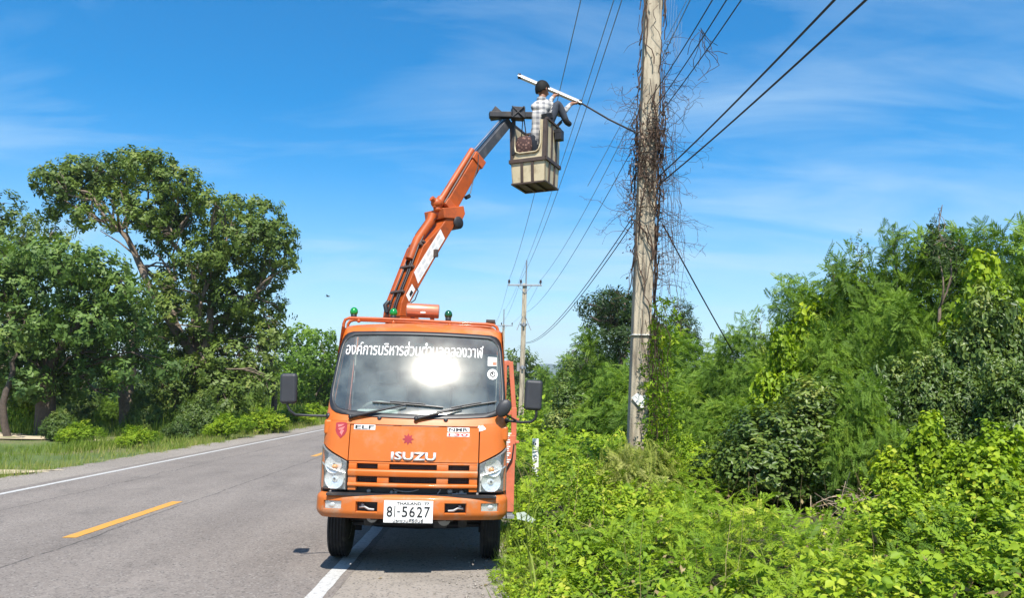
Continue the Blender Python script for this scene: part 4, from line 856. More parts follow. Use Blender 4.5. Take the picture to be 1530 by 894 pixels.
# --- flat bed, headboard frame, outrigger
mb = MB(); mb.box((0, 3.35, 0.86), (1.86, 3.0, 0.07)); 
for sg in (-1, 1): mb.box((sg * 0.945, 3.35, 0.98), (0.03, 3.0, 0.30)); mb.box((sg * 0.5, 3.35, 0.78), (0.08, 3.0, 0.1))
mb.box((0, 4.86, 0.98), (1.86, 0.03, 0.30)); bed = mb.build('flat_bed', M['orange_dk'], truck, smooth=0, bevel=0.006)
YO = 2.05
for sg in (-1, 1):
    mb = MB()
    xi = 0.945
    def fx(x, z): return (sg * x, YO, z)
    mb.beam(fx(0.93, 0.55), fx(0.93, 2.13), 0.05, 0.06, up=(0, 1, 0)); mb.beam(fx(0.915, 2.12), fx(0.995, 2.12), 0.06, 0.05, up=(0, 1, 0))
    mb.beam(fx(1.0, 2.14), fx(1.055, 1.55), 0.055, 0.06, up=(0, 1, 0)); mb.beam(fx(1.055, 1.58), fx(1.06, 0.95), 0.065, 0.07, up=(0, 1, 0)); mb.beam(fx(0.93, 1.52), fx(1.06, 1.52), 0.06, 0.06, up=(0, 1, 0)); mb.beam(fx(0.93, 1.62), fx(1.0, 1.66), 0.05, 0.05, up=(0, 1, 0))
    mb.box((sg * 1.10, YO - 0.02, 1.17), (0.05, 0.07, 0.03)); mb.box((sg * 1.095, YO, 1.44), (0.05, 0.05, 0.03))
    mb.build('side_frame', M['salmon'], truck, smooth=0, bevel=0.006)
    mb = MB(); mb.box((sg * 1.015, YO - 0.03, 0.80), (0.125, 0.12, 0.90)); og = mb.build('outrigger', M['salmon'], truck, smooth=0, bevel=0.008)
    mb = MB(); mb.box((sg * 1.015, YO - 0.03, 0.335), (0.10, 0.095, 0.06)); mb.box((sg * 1.015, YO - 0.03, 0.29), (0.14, 0.14, 0.03)); mb.build('outrigger_foot', M['galv'], og, smooth=0)
    if sg > 0:
        mb = MB(); mb.box((0.945, YO - 0.11, 0.66), (0.05, 0.05, 0.13)); mb.build('side_marker', M['white'], og, smooth=0, bevel=0.008)
        mb = MB(); mb.tube([(0.96, YO - 0.10, 1.3), (0.955, YO - 0.12, 0.9), (0.97, YO - 0.11, 0.6), (0.99, YO - 0.1, 0.28)], 0.009, 6); mb.tube([(1.06, YO - 0.10, 1.15), (1.04, YO - 0.12, 0.98), (0.98, YO - 0.11, 0.86), (0.955, YO - 0.1, 0.80)], 0.009, 6); mb.build('hydraulic_hose', M['black'], og, smooth=60)
        mb = MB()
        for i in range(15):
            z = 1.30 - i * 0.026; ww = 0.03 + 0.028 * ((i * 7) % 4) / 3; mb.box((0.985 + 0.012 * ((i * 5) % 3 - 1), YO - 0.0925, z), (ww, 0.003, 0.009 + 0.005 * (i % 3)))
        mb.build('lettering', M['white'], og, smooth=0)
mb = MB(); mb.box((0, 2.02, 1.30), (1.80, 0.05, 0.06)); mb.box((0, 2.02, 1.75), (1.80, 0.05, 0.05)); mb.box((0, 2.02, 0.98), (1.80, 0.05, 0.06)); mb.build('headboard', M['salmon'], truck, smooth=0)
# ------------------------------------------------------------------ boom and basket (parts of the truck, laid out in world space)
def wpart(mb, name, m, par=truck, **k):
    mb.v = [tuple(TINV @ Vector(p)) for p in mb.v]; return mb.build(name, m, par, **k)
PSI = rad(46); BD = Vector((math.cos(PSI), math.sin(PSI), 0)); BN = Vector((math.sin(PSI), -math.cos(PSI), 0))     # along the boom, and its near side
B0 = at(605, 455, 9.45)
def bp(px, py, back=0.0): return onplane(px, py, B0, BN) - BN * back
WB = 0.34
M['boom'] = surf_mat('shade_toned_boom_paint', (0.36, 0.068, 0.008), 0.5, var=0.16, scale=5, coat=0.05, dirt=(0.10, 0.035, 0.015), dirt_amt=0.65, dscale=7, spec=0.3)  # base orange darkened to carry the shade on the boom's sides, plus dirt
# turret
tb = at(603, 470, 9.6); mb = MB()
rt = Matrix.Rotation(PSI, 3, 'Z')
mb.box((tb.x - 0.02, 9.62, 1.9), (0.30, 0.30, 1.6), rt); mb.box((tb.x - 0.02, 9.62, 1.30), (0.46, 0.46, 0.25), rt)
tur = wpart(mb, 'turret', M['orange_dk'], smooth=0, bevel=0.012)
# lower boom: bent box
side = [(597, 473), (611, 474), (612, 455), (649.5, 388), (677.5, 341), (683, 322), (672, 318), (661, 336.4), (632.8, 367), (600, 452.7)]
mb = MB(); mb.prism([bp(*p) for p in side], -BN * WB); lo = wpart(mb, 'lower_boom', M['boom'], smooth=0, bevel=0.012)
head = [(661, 311), (691.5, 308), (694, 320), (688, 333), (677, 327), (663, 326)]
mb = MB(); mb.prism([bp(*p) + BN * 0.02 for p in head], -BN * (WB + 0.05)); wpart(mb, 'boom_knuckle', M['orange_dk'], lo, smooth=0, bevel=0.01)
c = bp(684, 333); mb = MB(); q = Matrix.Translation(c + BN * 0.02) @ BN.to_track_quat('Z', 'Y').to_matrix().to_4x4(); mb.lathe([(0.02, -0.34), (0.075, -0.34), (0.085, -0.32), (0.085, 0.0), (0.06, 0.02), (0.0, 0.02)], 20, q); wpart(mb, 'knuckle_pin', M['dark_steel'], lo, smooth=40)
def sticker(pts, par, m='white', o=0.004):
    mb = MB(); mb.prism([bp(*p) + BN * o for p in pts], -BN * 0.003); return wpart(mb, 'sticker', M[m], par, smooth=0)
st_big = sticker([(618.5, 407), (658, 342.5), (664.5, 356.5), (624.5, 424)], lo)
M['pale_print'] = surf_mat('pale_grey_print', (0.50, 0.49, 0.47), 0.5, var=0.1)
st_sm = sticker([(606.5, 441.5), (615.5, 424.5), (620, 433), (611, 451)], lo)
for a, b in ((0.08, 0.12), (0.2, 0.24), (0.32, 0.36), (0.62, 0.66), (0.75, 0.79), (0.88, 0.92)):   # rows of small print, too fine to read
    A, B, C, D = (bp(*p) + BN * 0.0065 for p in ((619.5, 408.5), (657.5, 345), (663, 356.5), (625, 421)))
    for u in range(5):
        u0 = 0.06 + 0.19 * u; mb = MB(); f = lambda s_, t: (A.lerp(B, s_)).lerp(D.lerp(C, s_), t); u1 = u0 + 0.10 + 0.05 * ((u * 3 + int(a * 50)) % 3) / 2
        mb.add([f(u0, a), f(u1, a), f(u1, b), f(u0, b)], [(0, 1, 2, 3)]); wpart(mb, 'sticker_print', M['pale_print'], st_big, smooth=0)
mb = MB(); mb.add([bp(*p) + BN * 0.0065 for p in ((611, 440), (614, 433.5), (617, 437), (613, 444))], [(0, 1, 2, 3)]); wpart(mb, 'sticker_print', M['ink'], st_sm, smooth=0)
# small box fitting and lever on the near side
mb = MB(); c = bp(649, 379); mb.box(c + BN * 0.03, (0.05, 0.05, 0.10), rt); wpart(mb, 'valve', M['brown'], lo, smooth=0, bevel=0.008)
# pipe, luffing cylinder, hoses and clamps along the boom's back face
NEAR = [(597, 473), (600, 452.7), (632.8, 367), (661, 336.4), (668, 322)]
ndir = Vector((-BD.x * 0.85, -BD.y * 0.85, 0.5)).normalized()
def top(t, b, h):
    """t 0..4 along the near edge of the back face, b across it, h off it"""
    i = min(3, int(t)); u = t - i; p, q = NEAR[i], NEAR[i + 1]; return bp(p[0] + (q[0] - p[0]) * u, p[1] + (q[1] - p[1]) * u, b) + ndir * h
up = lambda p, h: p + ndir * h
bk = lambda px, py, b=0.19: bp(px, py, b)
mb = MB(); mb.tube([top(1.05, 0.225, 0.0), top(1.5, 0.225, 0.01), top(2.0, 0.225, 0.01)], 0.03, 10); wpart(mb, 'boom_pipe', M['orange_dk'], lo, smooth=50)
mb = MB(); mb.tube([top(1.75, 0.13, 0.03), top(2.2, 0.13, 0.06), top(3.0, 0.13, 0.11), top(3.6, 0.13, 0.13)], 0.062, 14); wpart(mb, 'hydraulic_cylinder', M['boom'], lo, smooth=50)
for b_, w_ in ((0.06, 0.011), (0.10, 0.010), (0.19, 0.013)):
    mb = MB(); mb.tube([top(0.0, b_, 0.05), top(0.6, b_, 0.035), top(1.0, b_, 0.025), top(1.5, b_, 0.02), top(2.0, b_, 0.03), top(2.5, b_ * 1.4, 0.07), top(3.3, b_ * 1.3, 0.10)], w_, 7); wpart(mb, 'hydraulic_hose', M['black'], lo, smooth=60)
for t in (1.18, 1.62, 2.02, 2.14):
    c = top(t, 0.135, 0.02); e = (top(t, 0.01, 0.02) - c); mb = MB(); mb.beam(c - e, c + e, 0.035, 0.05, up=ndir); wpart(mb, 'hose_clamp', M['brown'], lo, smooth=0, bevel=0.006)
mb = MB(); mb.tube([top(0.15, 0.19, 0.06), top(0.6, 0.21, 0.09), top(1.0, 0.2, 0.05)], 0.03, 8); wpart(mb, 'hose_bundle', M['black'], lo, smooth=60)
for px, py, r in ((661, 303, 0.075), (662, 312, 0.05), (670, 316, 0.06), (680, 318, 0.05), (676, 327, 0.045), (656, 326, 0.035)):
    mb = MB(); mb.ball(up(bk(px, py, 0.10), 0.02), (r, r * 0.8, r * 0.9), 12, 8); mb.tube([up(bk(px, py, 0.10), 0.02), up(bk(px, py, 0.10), 0.02 + r * 1.3)], r * 0.5, 8); wpart(mb, 'hydraulic_fitting', M['orange_dk'], lo, smooth=60)
mb = MB(); mb.tube([bp(612, 453) + BN * .02, bp(616, 449) + BN * .05, bp(621, 436) + BN * .05, bp(620, 431) + BN * .03], 0.008, 6); wpart(mb, 'loose_cable', M['black'], lo, smooth=60)
# upper boom
a, b = bp(676, 311, 0.12), bp(720, 236, 0.12); ax = (b - a).normalized()
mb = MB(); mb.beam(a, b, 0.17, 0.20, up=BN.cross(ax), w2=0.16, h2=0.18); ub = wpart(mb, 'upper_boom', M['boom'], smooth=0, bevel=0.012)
upv = BN.cross(ax).normalized()
if upv.x > 0: upv = -upv
mb = MB(); mb.tube([a + upv * 0.145 + ax * 0.02, b + upv * 0.13 + ax * 0.06], 0.042, 14); mb.tube([a + upv * 0.145 - ax * 0.10, a + upv * 0.145 + ax * 0.06], 0.062, 14); wpart(mb, 'telescope_cylinder', M['orange_dk'], ub, smooth=50)
for q0, q1 in ((b - ax * 0.10, b + ax * 0.035), (a - ax * 0.02, a + ax * 0.09)): mb = MB(); mb.beam(q0, q1, 0.195, 0.225, up=BN.cross(ax)); wpart(mb, 'boom_collar', M['orange_dk'], ub, smooth=0, bevel=0.01)
mb = MB(); mb.tube([a + upv * 0.12 + BN * 0.07, a.lerp(b, 0.5) + upv * 0.12 + BN * 0.07, b + upv * 0.12 + BN * 0.07], 0.009, 6); wpart(mb, 'hydraulic_hose', M['black'], ub, smooth=60)
mb = MB(); mb.tube([a.lerp(b, 0.3) - upv * .08 + BN * .10, a.lerp(b, 0.42) - upv * .13 + BN * .11, a.lerp(b, 0.6) - upv * .07 + BN * .11, a.lerp(b, 0.85) - upv * 0.02 + BN * .11, b + BN * .11 + upv * .07], 0.007, 6); wpart(mb, 'hydraulic_hose', M['black'], ub, smooth=60)
mb = MB(); mb.tube([a.lerp(b, 0.33) - upv * 0.12 + BN * .08, a.lerp(b, 0.40) - upv * 0.155 + BN * .08], 0.028, 8); wpart(mb, 'limit_switch', M['dark_steel'], ub, smooth=40)
c, d = b + ax * 0.0, bp(768, 179, 0.12)
mb = MB(); mb.beam(c, d, 0.12, 0.135, up=BN.cross(ax), w2=0.115, h2=0.13); ib = wpart(mb, 'inner_boom', surf_mat('grey_black_paint', (0.045, 0.048, 0.055), 0.5, var=0.3, dirt=(0.16, 0.14, 0.12), dirt_amt=0.4, dscale=12), smooth=0, bevel=0.01)
mb = MB(); mb.tube([b + upv * 0.125 - ax * 0.05, d + upv * 0.10 + ax * 0.05], 0.018, 10); wpart(mb, 'cylinder_rod', M['steel_rod'], ib, smooth=60)
# levelling head: horizontal beam with a block at its middle
YT = d.y - 0.12
h0, h1 = at(731, 171.5, YT - 0.05), at(822, 173, YT + 0.10)
mb = MB(); mb.beam(h0, h1, 0.10, 0.082); lb = wpart(mb, 'levelling_beam', M['dark_steel'], smooth=0, bevel=0.008)
c = at(774, 170, YT - 0.02); mb = MB(); mb.box(c, (0.19, 0.16, 0.17), Matrix.Rotation(rad(8), 3, 'Z')); mb.beam(c + Vector((-0.09, -0.09, -0.085)), c + Vector((0.09, -0.09, 0.085)), 0.02, 0.02); mb.beam(c + Vector((0.09, -0.09, -0.085)), c + Vector((-0.09, -0.09, 0.085)), 0.02, 0.02); wpart(mb, 'head_block', M['dark_steel'], lb, smooth=0, bevel=0.008)
mb = MB(); mb.prism([at(731, 170, YT - 0.06), at(740, 157.5, YT - 0.06), at(752, 168, YT - 0.06), at(752, 174, YT - 0.06), at(731, 177, YT - 0.06)], (0.02, 0.12, 0)); wpart(mb, 'head_gusset', M['dark_steel'], lb, smooth=0, bevel=0.01)
# basket
PHI = rad(25); FR = Vector((math.cos(PHI), -math.sin(PHI), 0)); FB = Vector((math.sin(PHI), math.cos(PHI), 0)); UZ = Vector((0, 0, 1))
KC = at(816, 268, YT - 0.14)                     # bottom corner nearest the camera
BW, BDp = 0.57, 0.56
def bk3(u, v, z): return KC - FR * (BW * (1 - u)) + FB * (BDp * v) + UZ * z      # u across the front, v into the basket
ZM, ZTP = 0.32, 0.90
def shell(mb, z0, z1, i0, i1, faces):
    c0 = [bk3(i0, i0, z0), bk3(1 - i0, i0, z0), bk3(1 - i0, 1 - i0, z0), bk3(i0, 1 - i0, z0)]; c1 = [bk3(i1, i1, z1), bk3(1 - i1, i1, z1), bk3(1 - i1, 1 - i1, z1), bk3(i1, 1 - i1, z1)]
    for k in faces:
        a, b, c_, d_ = c0[k], c0[(k + 1) % 4], c1[(k + 1) % 4], c1[k]; inn = (bk3(0.5, 0.5, 0) - (a + b) / 2 ); inn.z = 0; inn = inn.normalized() * 0.018
        mb.add([a, b, c_, d_, a + inn, b + inn, c_ + inn, d_ + inn], [(0, 1, 2, 3), (7, 6, 5, 4), (0, 4, 5, 1), (2, 6, 7, 3), (1, 5, 6, 2), (0, 3, 7, 4)])
bas = bpy.data.objects.new('basket', None); COL.objects.link(bas); bas.parent = truck
mb = MB(); shell(mb, 0.0, ZM, 0.05, 0.02, (0, 1, 2, 3)); mb.add([bk3(0.05, 0.05, 0.004), bk3(0.95, 0.05, 0.004), bk3(0.95, 0.95, 0.004), bk3(0.05, 0.95, 0.004)], [(0, 1, 2, 3)]); wpart(mb, 'basket_tub', M['cream'], bas, smooth=0, fix=False)
mb = MB(); shell(mb, ZM + 0.002, ZTP, 0.02, 0.0, (1, 3)); shell(mb, ZM + 0.002, 0.58, 0.02, 0.01, (2,)); 
# doorway frame on the front: posts, sill, rounded corners
fr_out = [(0.02, ZM), (0.98, ZM), (1.0, ZTP), (0.86, ZTP), (0.85, 0.55), (0.80, 0.46), (0.72, 0.43), (0.26, 0.43), (0.16, 0.46), (0.13, 0.55), (0.12, ZTP), (0.0, ZTP)]
fp = [bk3(u, 0.02 * (ZTP - z) / (ZTP - ZM), z) for u, z in fr_out]; mb.prism(fp, FB * 0.02); wpart(mb, 'basket_upper', M['cream'], bas, smooth=0)
# raised lip round the doorway
mb = MB(); lipp = [(0.86, ZTP), (0.85, 0.55), (0.80, 0.46), (0.72, 0.43), (0.26, 0.43), (0.16, 0.46), (0.13, 0.55), (0.12, ZTP)]; mb.tube([bk3(u, -0.01, z) for u, z in lipp], 0.014, 8); wpart(mb, 'doorway_lip', M['cream'], bas, smooth=60)
mb = MB()
def strap_f(u, z0, z1, w_=0.045): mb.beam(bk3(u, 0.02 - 0.02, z0), bk3(u, -0.01, z1), w_, 0.014, up=FB)
def strap_r(v, z0, z1, w_=0.045): mb.beam(bk3(0.995, v, z0), bk3(1.005, v, z1), 0.014, w_, up=FB)
for u in (0.33, 0.62): mb.beam(bk3(u, 0.035, 0.0), bk3(u, 0.005, ZM), 0.040, 0.02, up=FB)
for v in (0.28, 0.64): mb.beam(bk3(0.965, v, 0.0), bk3(0.995, v, ZM), 0.02, 0.040, up=FB)
for v in (0.05, 0.40, 0.72): mb.beam(bk3(0.985, v, ZM), bk3(1.005, v, ZTP), 0.022, 0.055, up=FB)
mb.beam(bk3(0.935, -0.005, ZM), bk3(0.965, -0.012, ZTP), 0.05, 0.02, up=FB); mb.beam(bk3(0.055, 0.0, ZM), bk3(0.035, -0.008, ZTP), 0.05, 0.02, up=FB)
# band round the middle, rim round the top, bottom edge and cross ribs under the floor
def ring(z, i, w_, h):
    c = [bk3(i, i, z), bk3(1 - i, i, z), bk3(1 - i, 1 - i, z), bk3(i, 1 - i, z)]
    for k in range(4): d_ = (c[(k + 1) % 4] - c[k]).normalized() * (w_ / 2); mb.beam(c[k] - d_, c[(k + 1) % 4] + d_ * 0.9, w_, h)
ring(ZM, 0.005, 0.035, 0.055); ring(-0.012, 0.06, 0.04, 0.026)
for k in (1, 2): c = [bk3(1 if k == 1 else 1, 0, 0)] 
c = [bk3(1.0, 0.0, ZTP + 0.012), bk3(1.0, 1.0, ZTP + 0.012), bk3(0, 1.0, ZTP + 0.012), bk3(0, 0, ZTP + 0.012)]
for k in range(3): mb.beam(c[k], c[k + 1], 0.05, 0.035)
for u in (0.35, 0.65): mb.beam(bk3(u, 0.08, -0.02), bk3(u, 0.92, -0.02), 0.04, 0.03)
mb.add([bk3(0.07, 0.07, -0.006), bk3(0.93, 0.07, -0.006), bk3(0.93, 0.93, -0.006), bk3(0.07, 0.93, -0.006)], [(0, 1, 2, 3)])
wpart(mb, 'basket_frame', M['brown'], bas, smooth=0, bevel=0.004)
mb = MB(); mb.box(bk3(1.11, 0.62, 0.80), (0.11, 0.14, 0.055), Matrix.Rotation(-PHI, 3, 'Z')); mb.box(bk3(1.13, 0.60, 0.72), (0.10, 0.12, 0.10), Matrix.Rotation(-PHI, 3, 'Z')); mb.tube([bk3(1.1, 0.8, ZTP + 0.10), bk3(1.18, 0.8, ZTP + 0.15), bk3(1.24, 0.8, ZTP + 0.13), bk3(1.26, 0.8, ZTP + 0.06), bk3(1.32, 0.8, ZTP + 0.06)], 0.013, 6); mb.beam(bk3(0.98, 0.8, ZTP + 0.03), bk3(1.12, 0.8, ZTP + 0.10), 0.035, 0.035); wpart(mb, 'control_box', M['dark_steel'], bas, smooth=0, bevel=0.006)
mb = MB(); mb.beam(bk3(0.1, 0.0, ZTP + 0.04), bk3(0.1, 0.0, ZM + 0.1), 0.05, 0.04, up=FB); wpart(mb, 'basket_hanger', M['dark_steel'], bas, smooth=0, bevel=0.006)
mb = MB(); mb.beam(h1, bk3(0.9, 0.1, ZTP + 0.06), 0.09, 0.08); wpart(mb, 'basket_hanger', M['dark_steel'], bas, smooth=0, bevel=0.006)
# bag of tools hung inside the doorway
bc = bk3(0.34, 0.12, 0.56)
bag = empty('tool_bag', bc, 'brown patterned cloth tool bag hanging by its strap inside the work bucket', 'bag')
m, n, l = newmat('patterned_bag_cloth'); o_ = n.new('ShaderNodeOutputMaterial'); p_ = n.new('ShaderNodeBsdfPrincipled'); l.new(p_.outputs[0], o_.inputs[0]); t_ = n.new('ShaderNodeTexCoord'); v_ = n.new('ShaderNodeTexVoronoi'); v_.inputs['Scale'].default_value = 26; l.new(t_.outputs['Object'], v_.inputs['Vector']); r_ = n.new('ShaderNodeValToRGB'); l.new(v_.outputs['Distance'], r_.inputs[0]); r_.color_ramp.elements[0].position = 0.25; r_.color_ramp.elements[0].color = (0.20, 0.11, 0.085, 1); r_.color_ramp.elements[1].position = 0.5; r_.color_ramp.elements[1].color = (0.05, 0.022, 0.02, 1); l.new(r_.outputs[0], p_.inputs['Base Color']); p_.inputs['Roughness'].default_value = 0.9
mb = MB(); k = 10
for z, sx_, sy_ in ((-0.14, 0.115, 0.05), (-0.12, 0.13, 0.07), (0.0, 0.125, 0.075), (0.12, 0.115, 0.055), (0.135, 0.10, 0.04)):
    mb.v += [tuple(Matrix.Rotation(-PHI, 3, 'Z') @ Vector((sx_ * math.copysign(abs(math.cos(t)) ** 0.6, math.cos(t)), sy_ * math.copysign(abs(math.sin(t)) ** 0.6, math.sin(t)), z + 0.008 * math.sin(3 * t)))) for t in [2 * math.pi * i / k for i in range(k)]]
mb.f = [(r * k + i, r * k + (i + 1) % k, (r + 1) * k + (i + 1) % k, (r + 1) * k + i) for r in range(4) for i in range(k)] + [tuple(range(k)), tuple(4 * k + i for i in range(k))]; mb.mi = [0] * len(mb.f)
mb.build('bag_body', m, bag, smooth=60)
mb = MB(); mb.tube([(-0.045, -0.02, 0.09), (-0.03, -0.02, 0.24), (-0.02, -0.03, 0.41)], 0.008, 6); mb.tube([(0.04, 0.0, 0.09), (0.02, -0.01, 0.24), (-0.005, -0.03, 0.41)], 0.008, 6); mb.build('bag_strap', M['dark_steel'], bag, smooth=60)

# ------------------------------------------------------------------ the street light he holds, and its arm from the pole
YL = 11.38
la, lb_, lc = at(773.5, 114.5, YL), at(868, 155.5, YL), at(951, 199, YL + 0.06)
lamp = empty('street_light', lc, 'long white fluorescent street light on a thin arm from the pole, gripped by the worker', 'street light')
def wl(p): return Vector(p) - lc
d_ = (lb_ - la).normalized(); side_ = d_.cross(UZ).normalized(); upl = side_.cross(d_).normalized()
mb = MB(); sec = [(-0.050, 0.0), (-0.040, 0.035), (-0.018, 0.05), (0.018, 0.05), (0.040, 0.035), (0.050, 0.0)]
mb.add([wl(p + side_ * x + upl * z) for p in (la, lb_) for x, z in sec], [(i, i + 1, 7 + i, 6 + i) for i in range(5)] + [(5, 4, 3, 2, 1, 0), (6, 7, 8, 9, 10, 11)]); mb.build('reflector_hood', M['alu'], lamp, smooth=50, fix=False)
mb = MB(); mb.tube([wl(la + d_ * 0.06 + upl * 0.012), wl(lb_ - d_ * 0.06 + upl * 0.012)], 0.014, 10); mb.build('lamp_tube', M['white'], lamp, smooth=60)
mb = MB(); mb.box(wl(la + d_ * 0.02 + upl * 0.02), (0.05, 0.09, 0.06)); mb.box(wl(lb_ - d_ * 0.02 + upl * 0.025), (0.05, 0.09, 0.06)); mb.build('end_cap', M['dark_steel'], lamp, smooth=0, bevel=0.006)
mb = MB(); mb.tube([wl(lb_ - d_ * 0.1 + upl * 0.03), wl(lb_.lerp(lc, 0.5) + Vector((0, 0, -0.01))), wl(lc + Vector((0.05, 0, -0.02)))], 0.015, 8); mb.build('light_arm', M['dark_steel'], lamp, smooth=60)
mb = MB(); mb.tube([wl(lc + Vector((0.04, 0.0, 0.05))), wl(lc + Vector((0.04, 0, -0.09)))], 0.022, 8); mb.build('arm_bracket', M['galv'], lamp, smooth=60)

# ------------------------------------------------------------------ the worker
def person():
    YP = YT + 0.10
    A = lambda px, py, dy=0.0: at(px, py, YP + dy)
    org = A(800, 262)
    root = empty('person', org, 'worker in checked shirt and dark jeans in the bucket, one knee over its rim', 'person')
    hR = lb_ - d_ * 0.10 + upl * 0.0; hL = lb_ - d_ * 0.42 + upl * 0.0
    J = dict(pelvis=(A(803, 206), .15), waist=(A(804, 190), .15), chest=(A(807, 169), .175), upper=(A(808, 159), .15), neck=(A(809, 148, .0), .055), headb=(A(811, 141, .02), .075),
             shR=(A(823, 158, .10), .085), elR=(A(838, 172, .22), .05), wrR=(hR - Vector((.06, .035, .045)), .034),
             shL=(A(796, 160, -.05), .07), elL=(A(812, 167, .30), .05), wrL=(hL - Vector((.035, .05, .06)), .034),
             hipR=(A(811, 200, .06), .105), knR=(A(834, 152, .06), .07), anR=(A(846, 182, .10), .05), toeR=(A(853, 187, .16), .042),
             hipL=(A(797, 207, -.04), .105), knL=(A(801, 240, .10), .075), anL=(A(800, 272, .0), .05), toeL=(A(806, 275, .12), .045))
    E = [('pelvis', 'waist'), ('waist', 'chest'), ('chest', 'upper'), ('upper', 'neck'), ('neck', 'headb'), ('upper', 'shR'), ('shR', 'elR'), ('elR', 'wrR'), ('upper', 'shL'), ('shL', 'elL'), ('elL', 'wrL'), ('pelvis', 'hipR'), ('hipR', 'knR'), ('knR', 'anR'), ('anR', 'toeR'), ('pelvis', 'hipL'), ('hipL', 'knL'), ('knL', 'anL'), ('anL', 'toeL')]
    names = list(J); pos = [J[k][0] - org for k in names]; rr = [J[k][1] for k in names]; ed = [(names.index(a), names.index(b)) for a, b in E]
    kinds = {k: 'shirt' for k in names}; kinds.update(neck='skin', headb='skin', wrR='skin', wrL='skin')
    for k in ('hipR', 'knR', 'hipL', 'knL', 'pelvis'): kinds[k] = 'jeans'
    for k in ('anR', 'toeR', 'anL', 'toeL'): kinds[k] = 'shoe'
    # hands: palm then four fingers and a thumb closing round the hood
    for nm, h in (('R', hR), ('L', hL)):
        w_ = names.index('wr' + nm); wp = pos[w_]; palm = (h - org) + Vector((-.01, -.035, -.035)); pi = len(pos); pos.append(palm); rr.append(.026); ed.append((w_, pi)); names.append('palm' + nm)
        for f in range(4):
            o = d_ * (0.030 - 0.020 * f); lf = (1.0, 1.08, 1.0, 0.8)[f]
            k1 = palm + o + Vector((0.008, 0.025, 0.005)) ; k2 = k1 + (Vector((0, .030, .008)) * lf); k3 = k2 + (Vector((0, .012, .030)) * lf); k4 = k3 + (Vector((0, -.016, .020)) * lf)
            prev = pi
            for q, r_ in ((k1, .0105), (k2, .0095), (k3, .009), (k4, .0075)):
                pos.append(q); rr.append(r_); ed.append((prev, len(pos) - 1)); prev = len(pos) - 1; names.append('finger')
        prev = pi
        for q, r_ in ((palm + d_ * .042 + Vector((0, -.006, .018)), .011), (palm + d_ * .055 + Vector((0, -.012, .045)), .010), (palm + d_ * .052 + Vector((0, -.002, .066)), .008)):
            pos.append(q); rr.append(r_); ed.append((prev, len(pos) - 1)); prev = len(pos) - 1; names.append('thumb')
    me = bpy.data.meshes.new('body'); me.from_pydata([tuple(p) for p in pos], ed, []); o = bpy.data.objects.new('body', me); COL.objects.link(o)
    md = o.modifiers.new('skin', 'SKIN'); md.use_smooth_shade = True; md.branch_smoothing = 0.4
    for i, v in enumerate(me.skin_vertices[0].data): v.radius = (rr[i], rr[i] * (0.78 if names[i] in ('waist', 'chest', 'upper', 'pelvis') else 1.0)); v.use_root = (i == 0)
    sb = o.modifiers.new('sub', 'SUBSURF'); sb.levels = 2; sb.render_levels = 2
    dg = bpy.context.evaluated_depsgraph_get(); dg.update(); m2 = bpy.data.meshes.new_from_object(o.evaluated_get(dg)); bpy.data.objects.remove(o)
    # the head joined into the same surface object
    bm = bmesh.new(); bm.from_mesh(m2)
    hc = A(810.5, 134, .03) - org; face = Vector((0.80, 0.58, -0.05)).normalized(); fy = UZ.cross(face).normalized()
    hm = Matrix((face, fy, UZ)).transposed().to_4x4(); hm.translation = hc
    g = bmesh.ops.create_uvsphere(bm, u_segments=24, v_segments=18, radius=1.0)
    for v in g['verts']:
        p = v.co.copy(); x, y, z = p.x * .098, p.y * .078, p.z * .122
        if z < -0.02: x = x * (1 - 0.15 * (-z - .02) / .1) + 0.012 * (-z - .02) / .1; y *= 1 - 0.30 * (-z - .02) / .1
        if x > 0.07 and abs(y) < 0.02 and -0.045 < z < 0.02: x += 0.028 * (1 - abs(y) / .02) * (1 if z < -0.015 else 0.4)   # nose
        if x > 0.05 and abs(z - 0.012) < 0.016 and 0.015 < abs(y) < 0.05: x -= 0.008                                       # eye sockets
        if x > 0.06 and abs(z + 0.068) < 0.012 and abs(y) < 0.03: x += 0.006                                             # lips
        v.co = hm @ Vector((x, y, z))
    for sgn in (-1, 1):
        g2 = bmesh.ops.create_uvsphere(bm, u_segments=10, v_segments=8, radius=1.0)
        for v in g2['verts']: v.co = hm @ Vector((v.co.x * .020 - 0.005, sgn * .090 + v.co.y * .012, v.co.z * .032 - .01))
    head_v = set()
    bm.to_mesh(m2); bm.free()
    for q in ('skin', 'plaid', 'denim', 'shoe'): m2.materials.append(M[q])
    J2 = {k: J[k][0] - org for k in J}
    segs = [(J2[a], J2[b], a, b) for a, b in E]
    def nearest(p):
        best = (9, None, 0)
        for a, b, na, nb in segs:
            ab = b - a; t = max(0, min(1, (p - a).dot(ab) / ab.dot(ab))); dd = (p - a - ab * t).length - (J[na][1] * (1 - t) + J[nb][1] * t)
            if dd < best[0]: best = (dd, (na, nb), t)
        return best
    idx = []
    for f in m2.polygons:
        c = f.center
        if (c - hc).length < 0.15 and c.z > (J2['neck'].z + 0.005): idx.append(0); continue
        if min((c - (h - org)).length for h in (hR, hL)) < 0.105: idx.append(0); continue
        _, (a, b), t = nearest(c)
        pr = (a, b)
        if pr in (('upper', 'neck'),): idx.append(1 if t < 0.62 else 0)
        elif pr == ('neck', 'headb'): idx.append(0)
        elif pr[1] in ('wrR', 'wrL'): idx.append(1 if t < 0.86 else 0)
        elif pr in (('knR', 'anR'), ('knL', 'anL')): idx.append(2 if t < 0.88 else 3)
        elif pr[1] in ('toeR', 'toeL'): idx.append(3)
        elif pr[0] in ('hipR', 'hipL') or pr[1] in ('hipR', 'hipL'): idx.append(2)
        elif pr == ('pelvis', 'waist'): idx.append(1)
        else: idx.append(1)
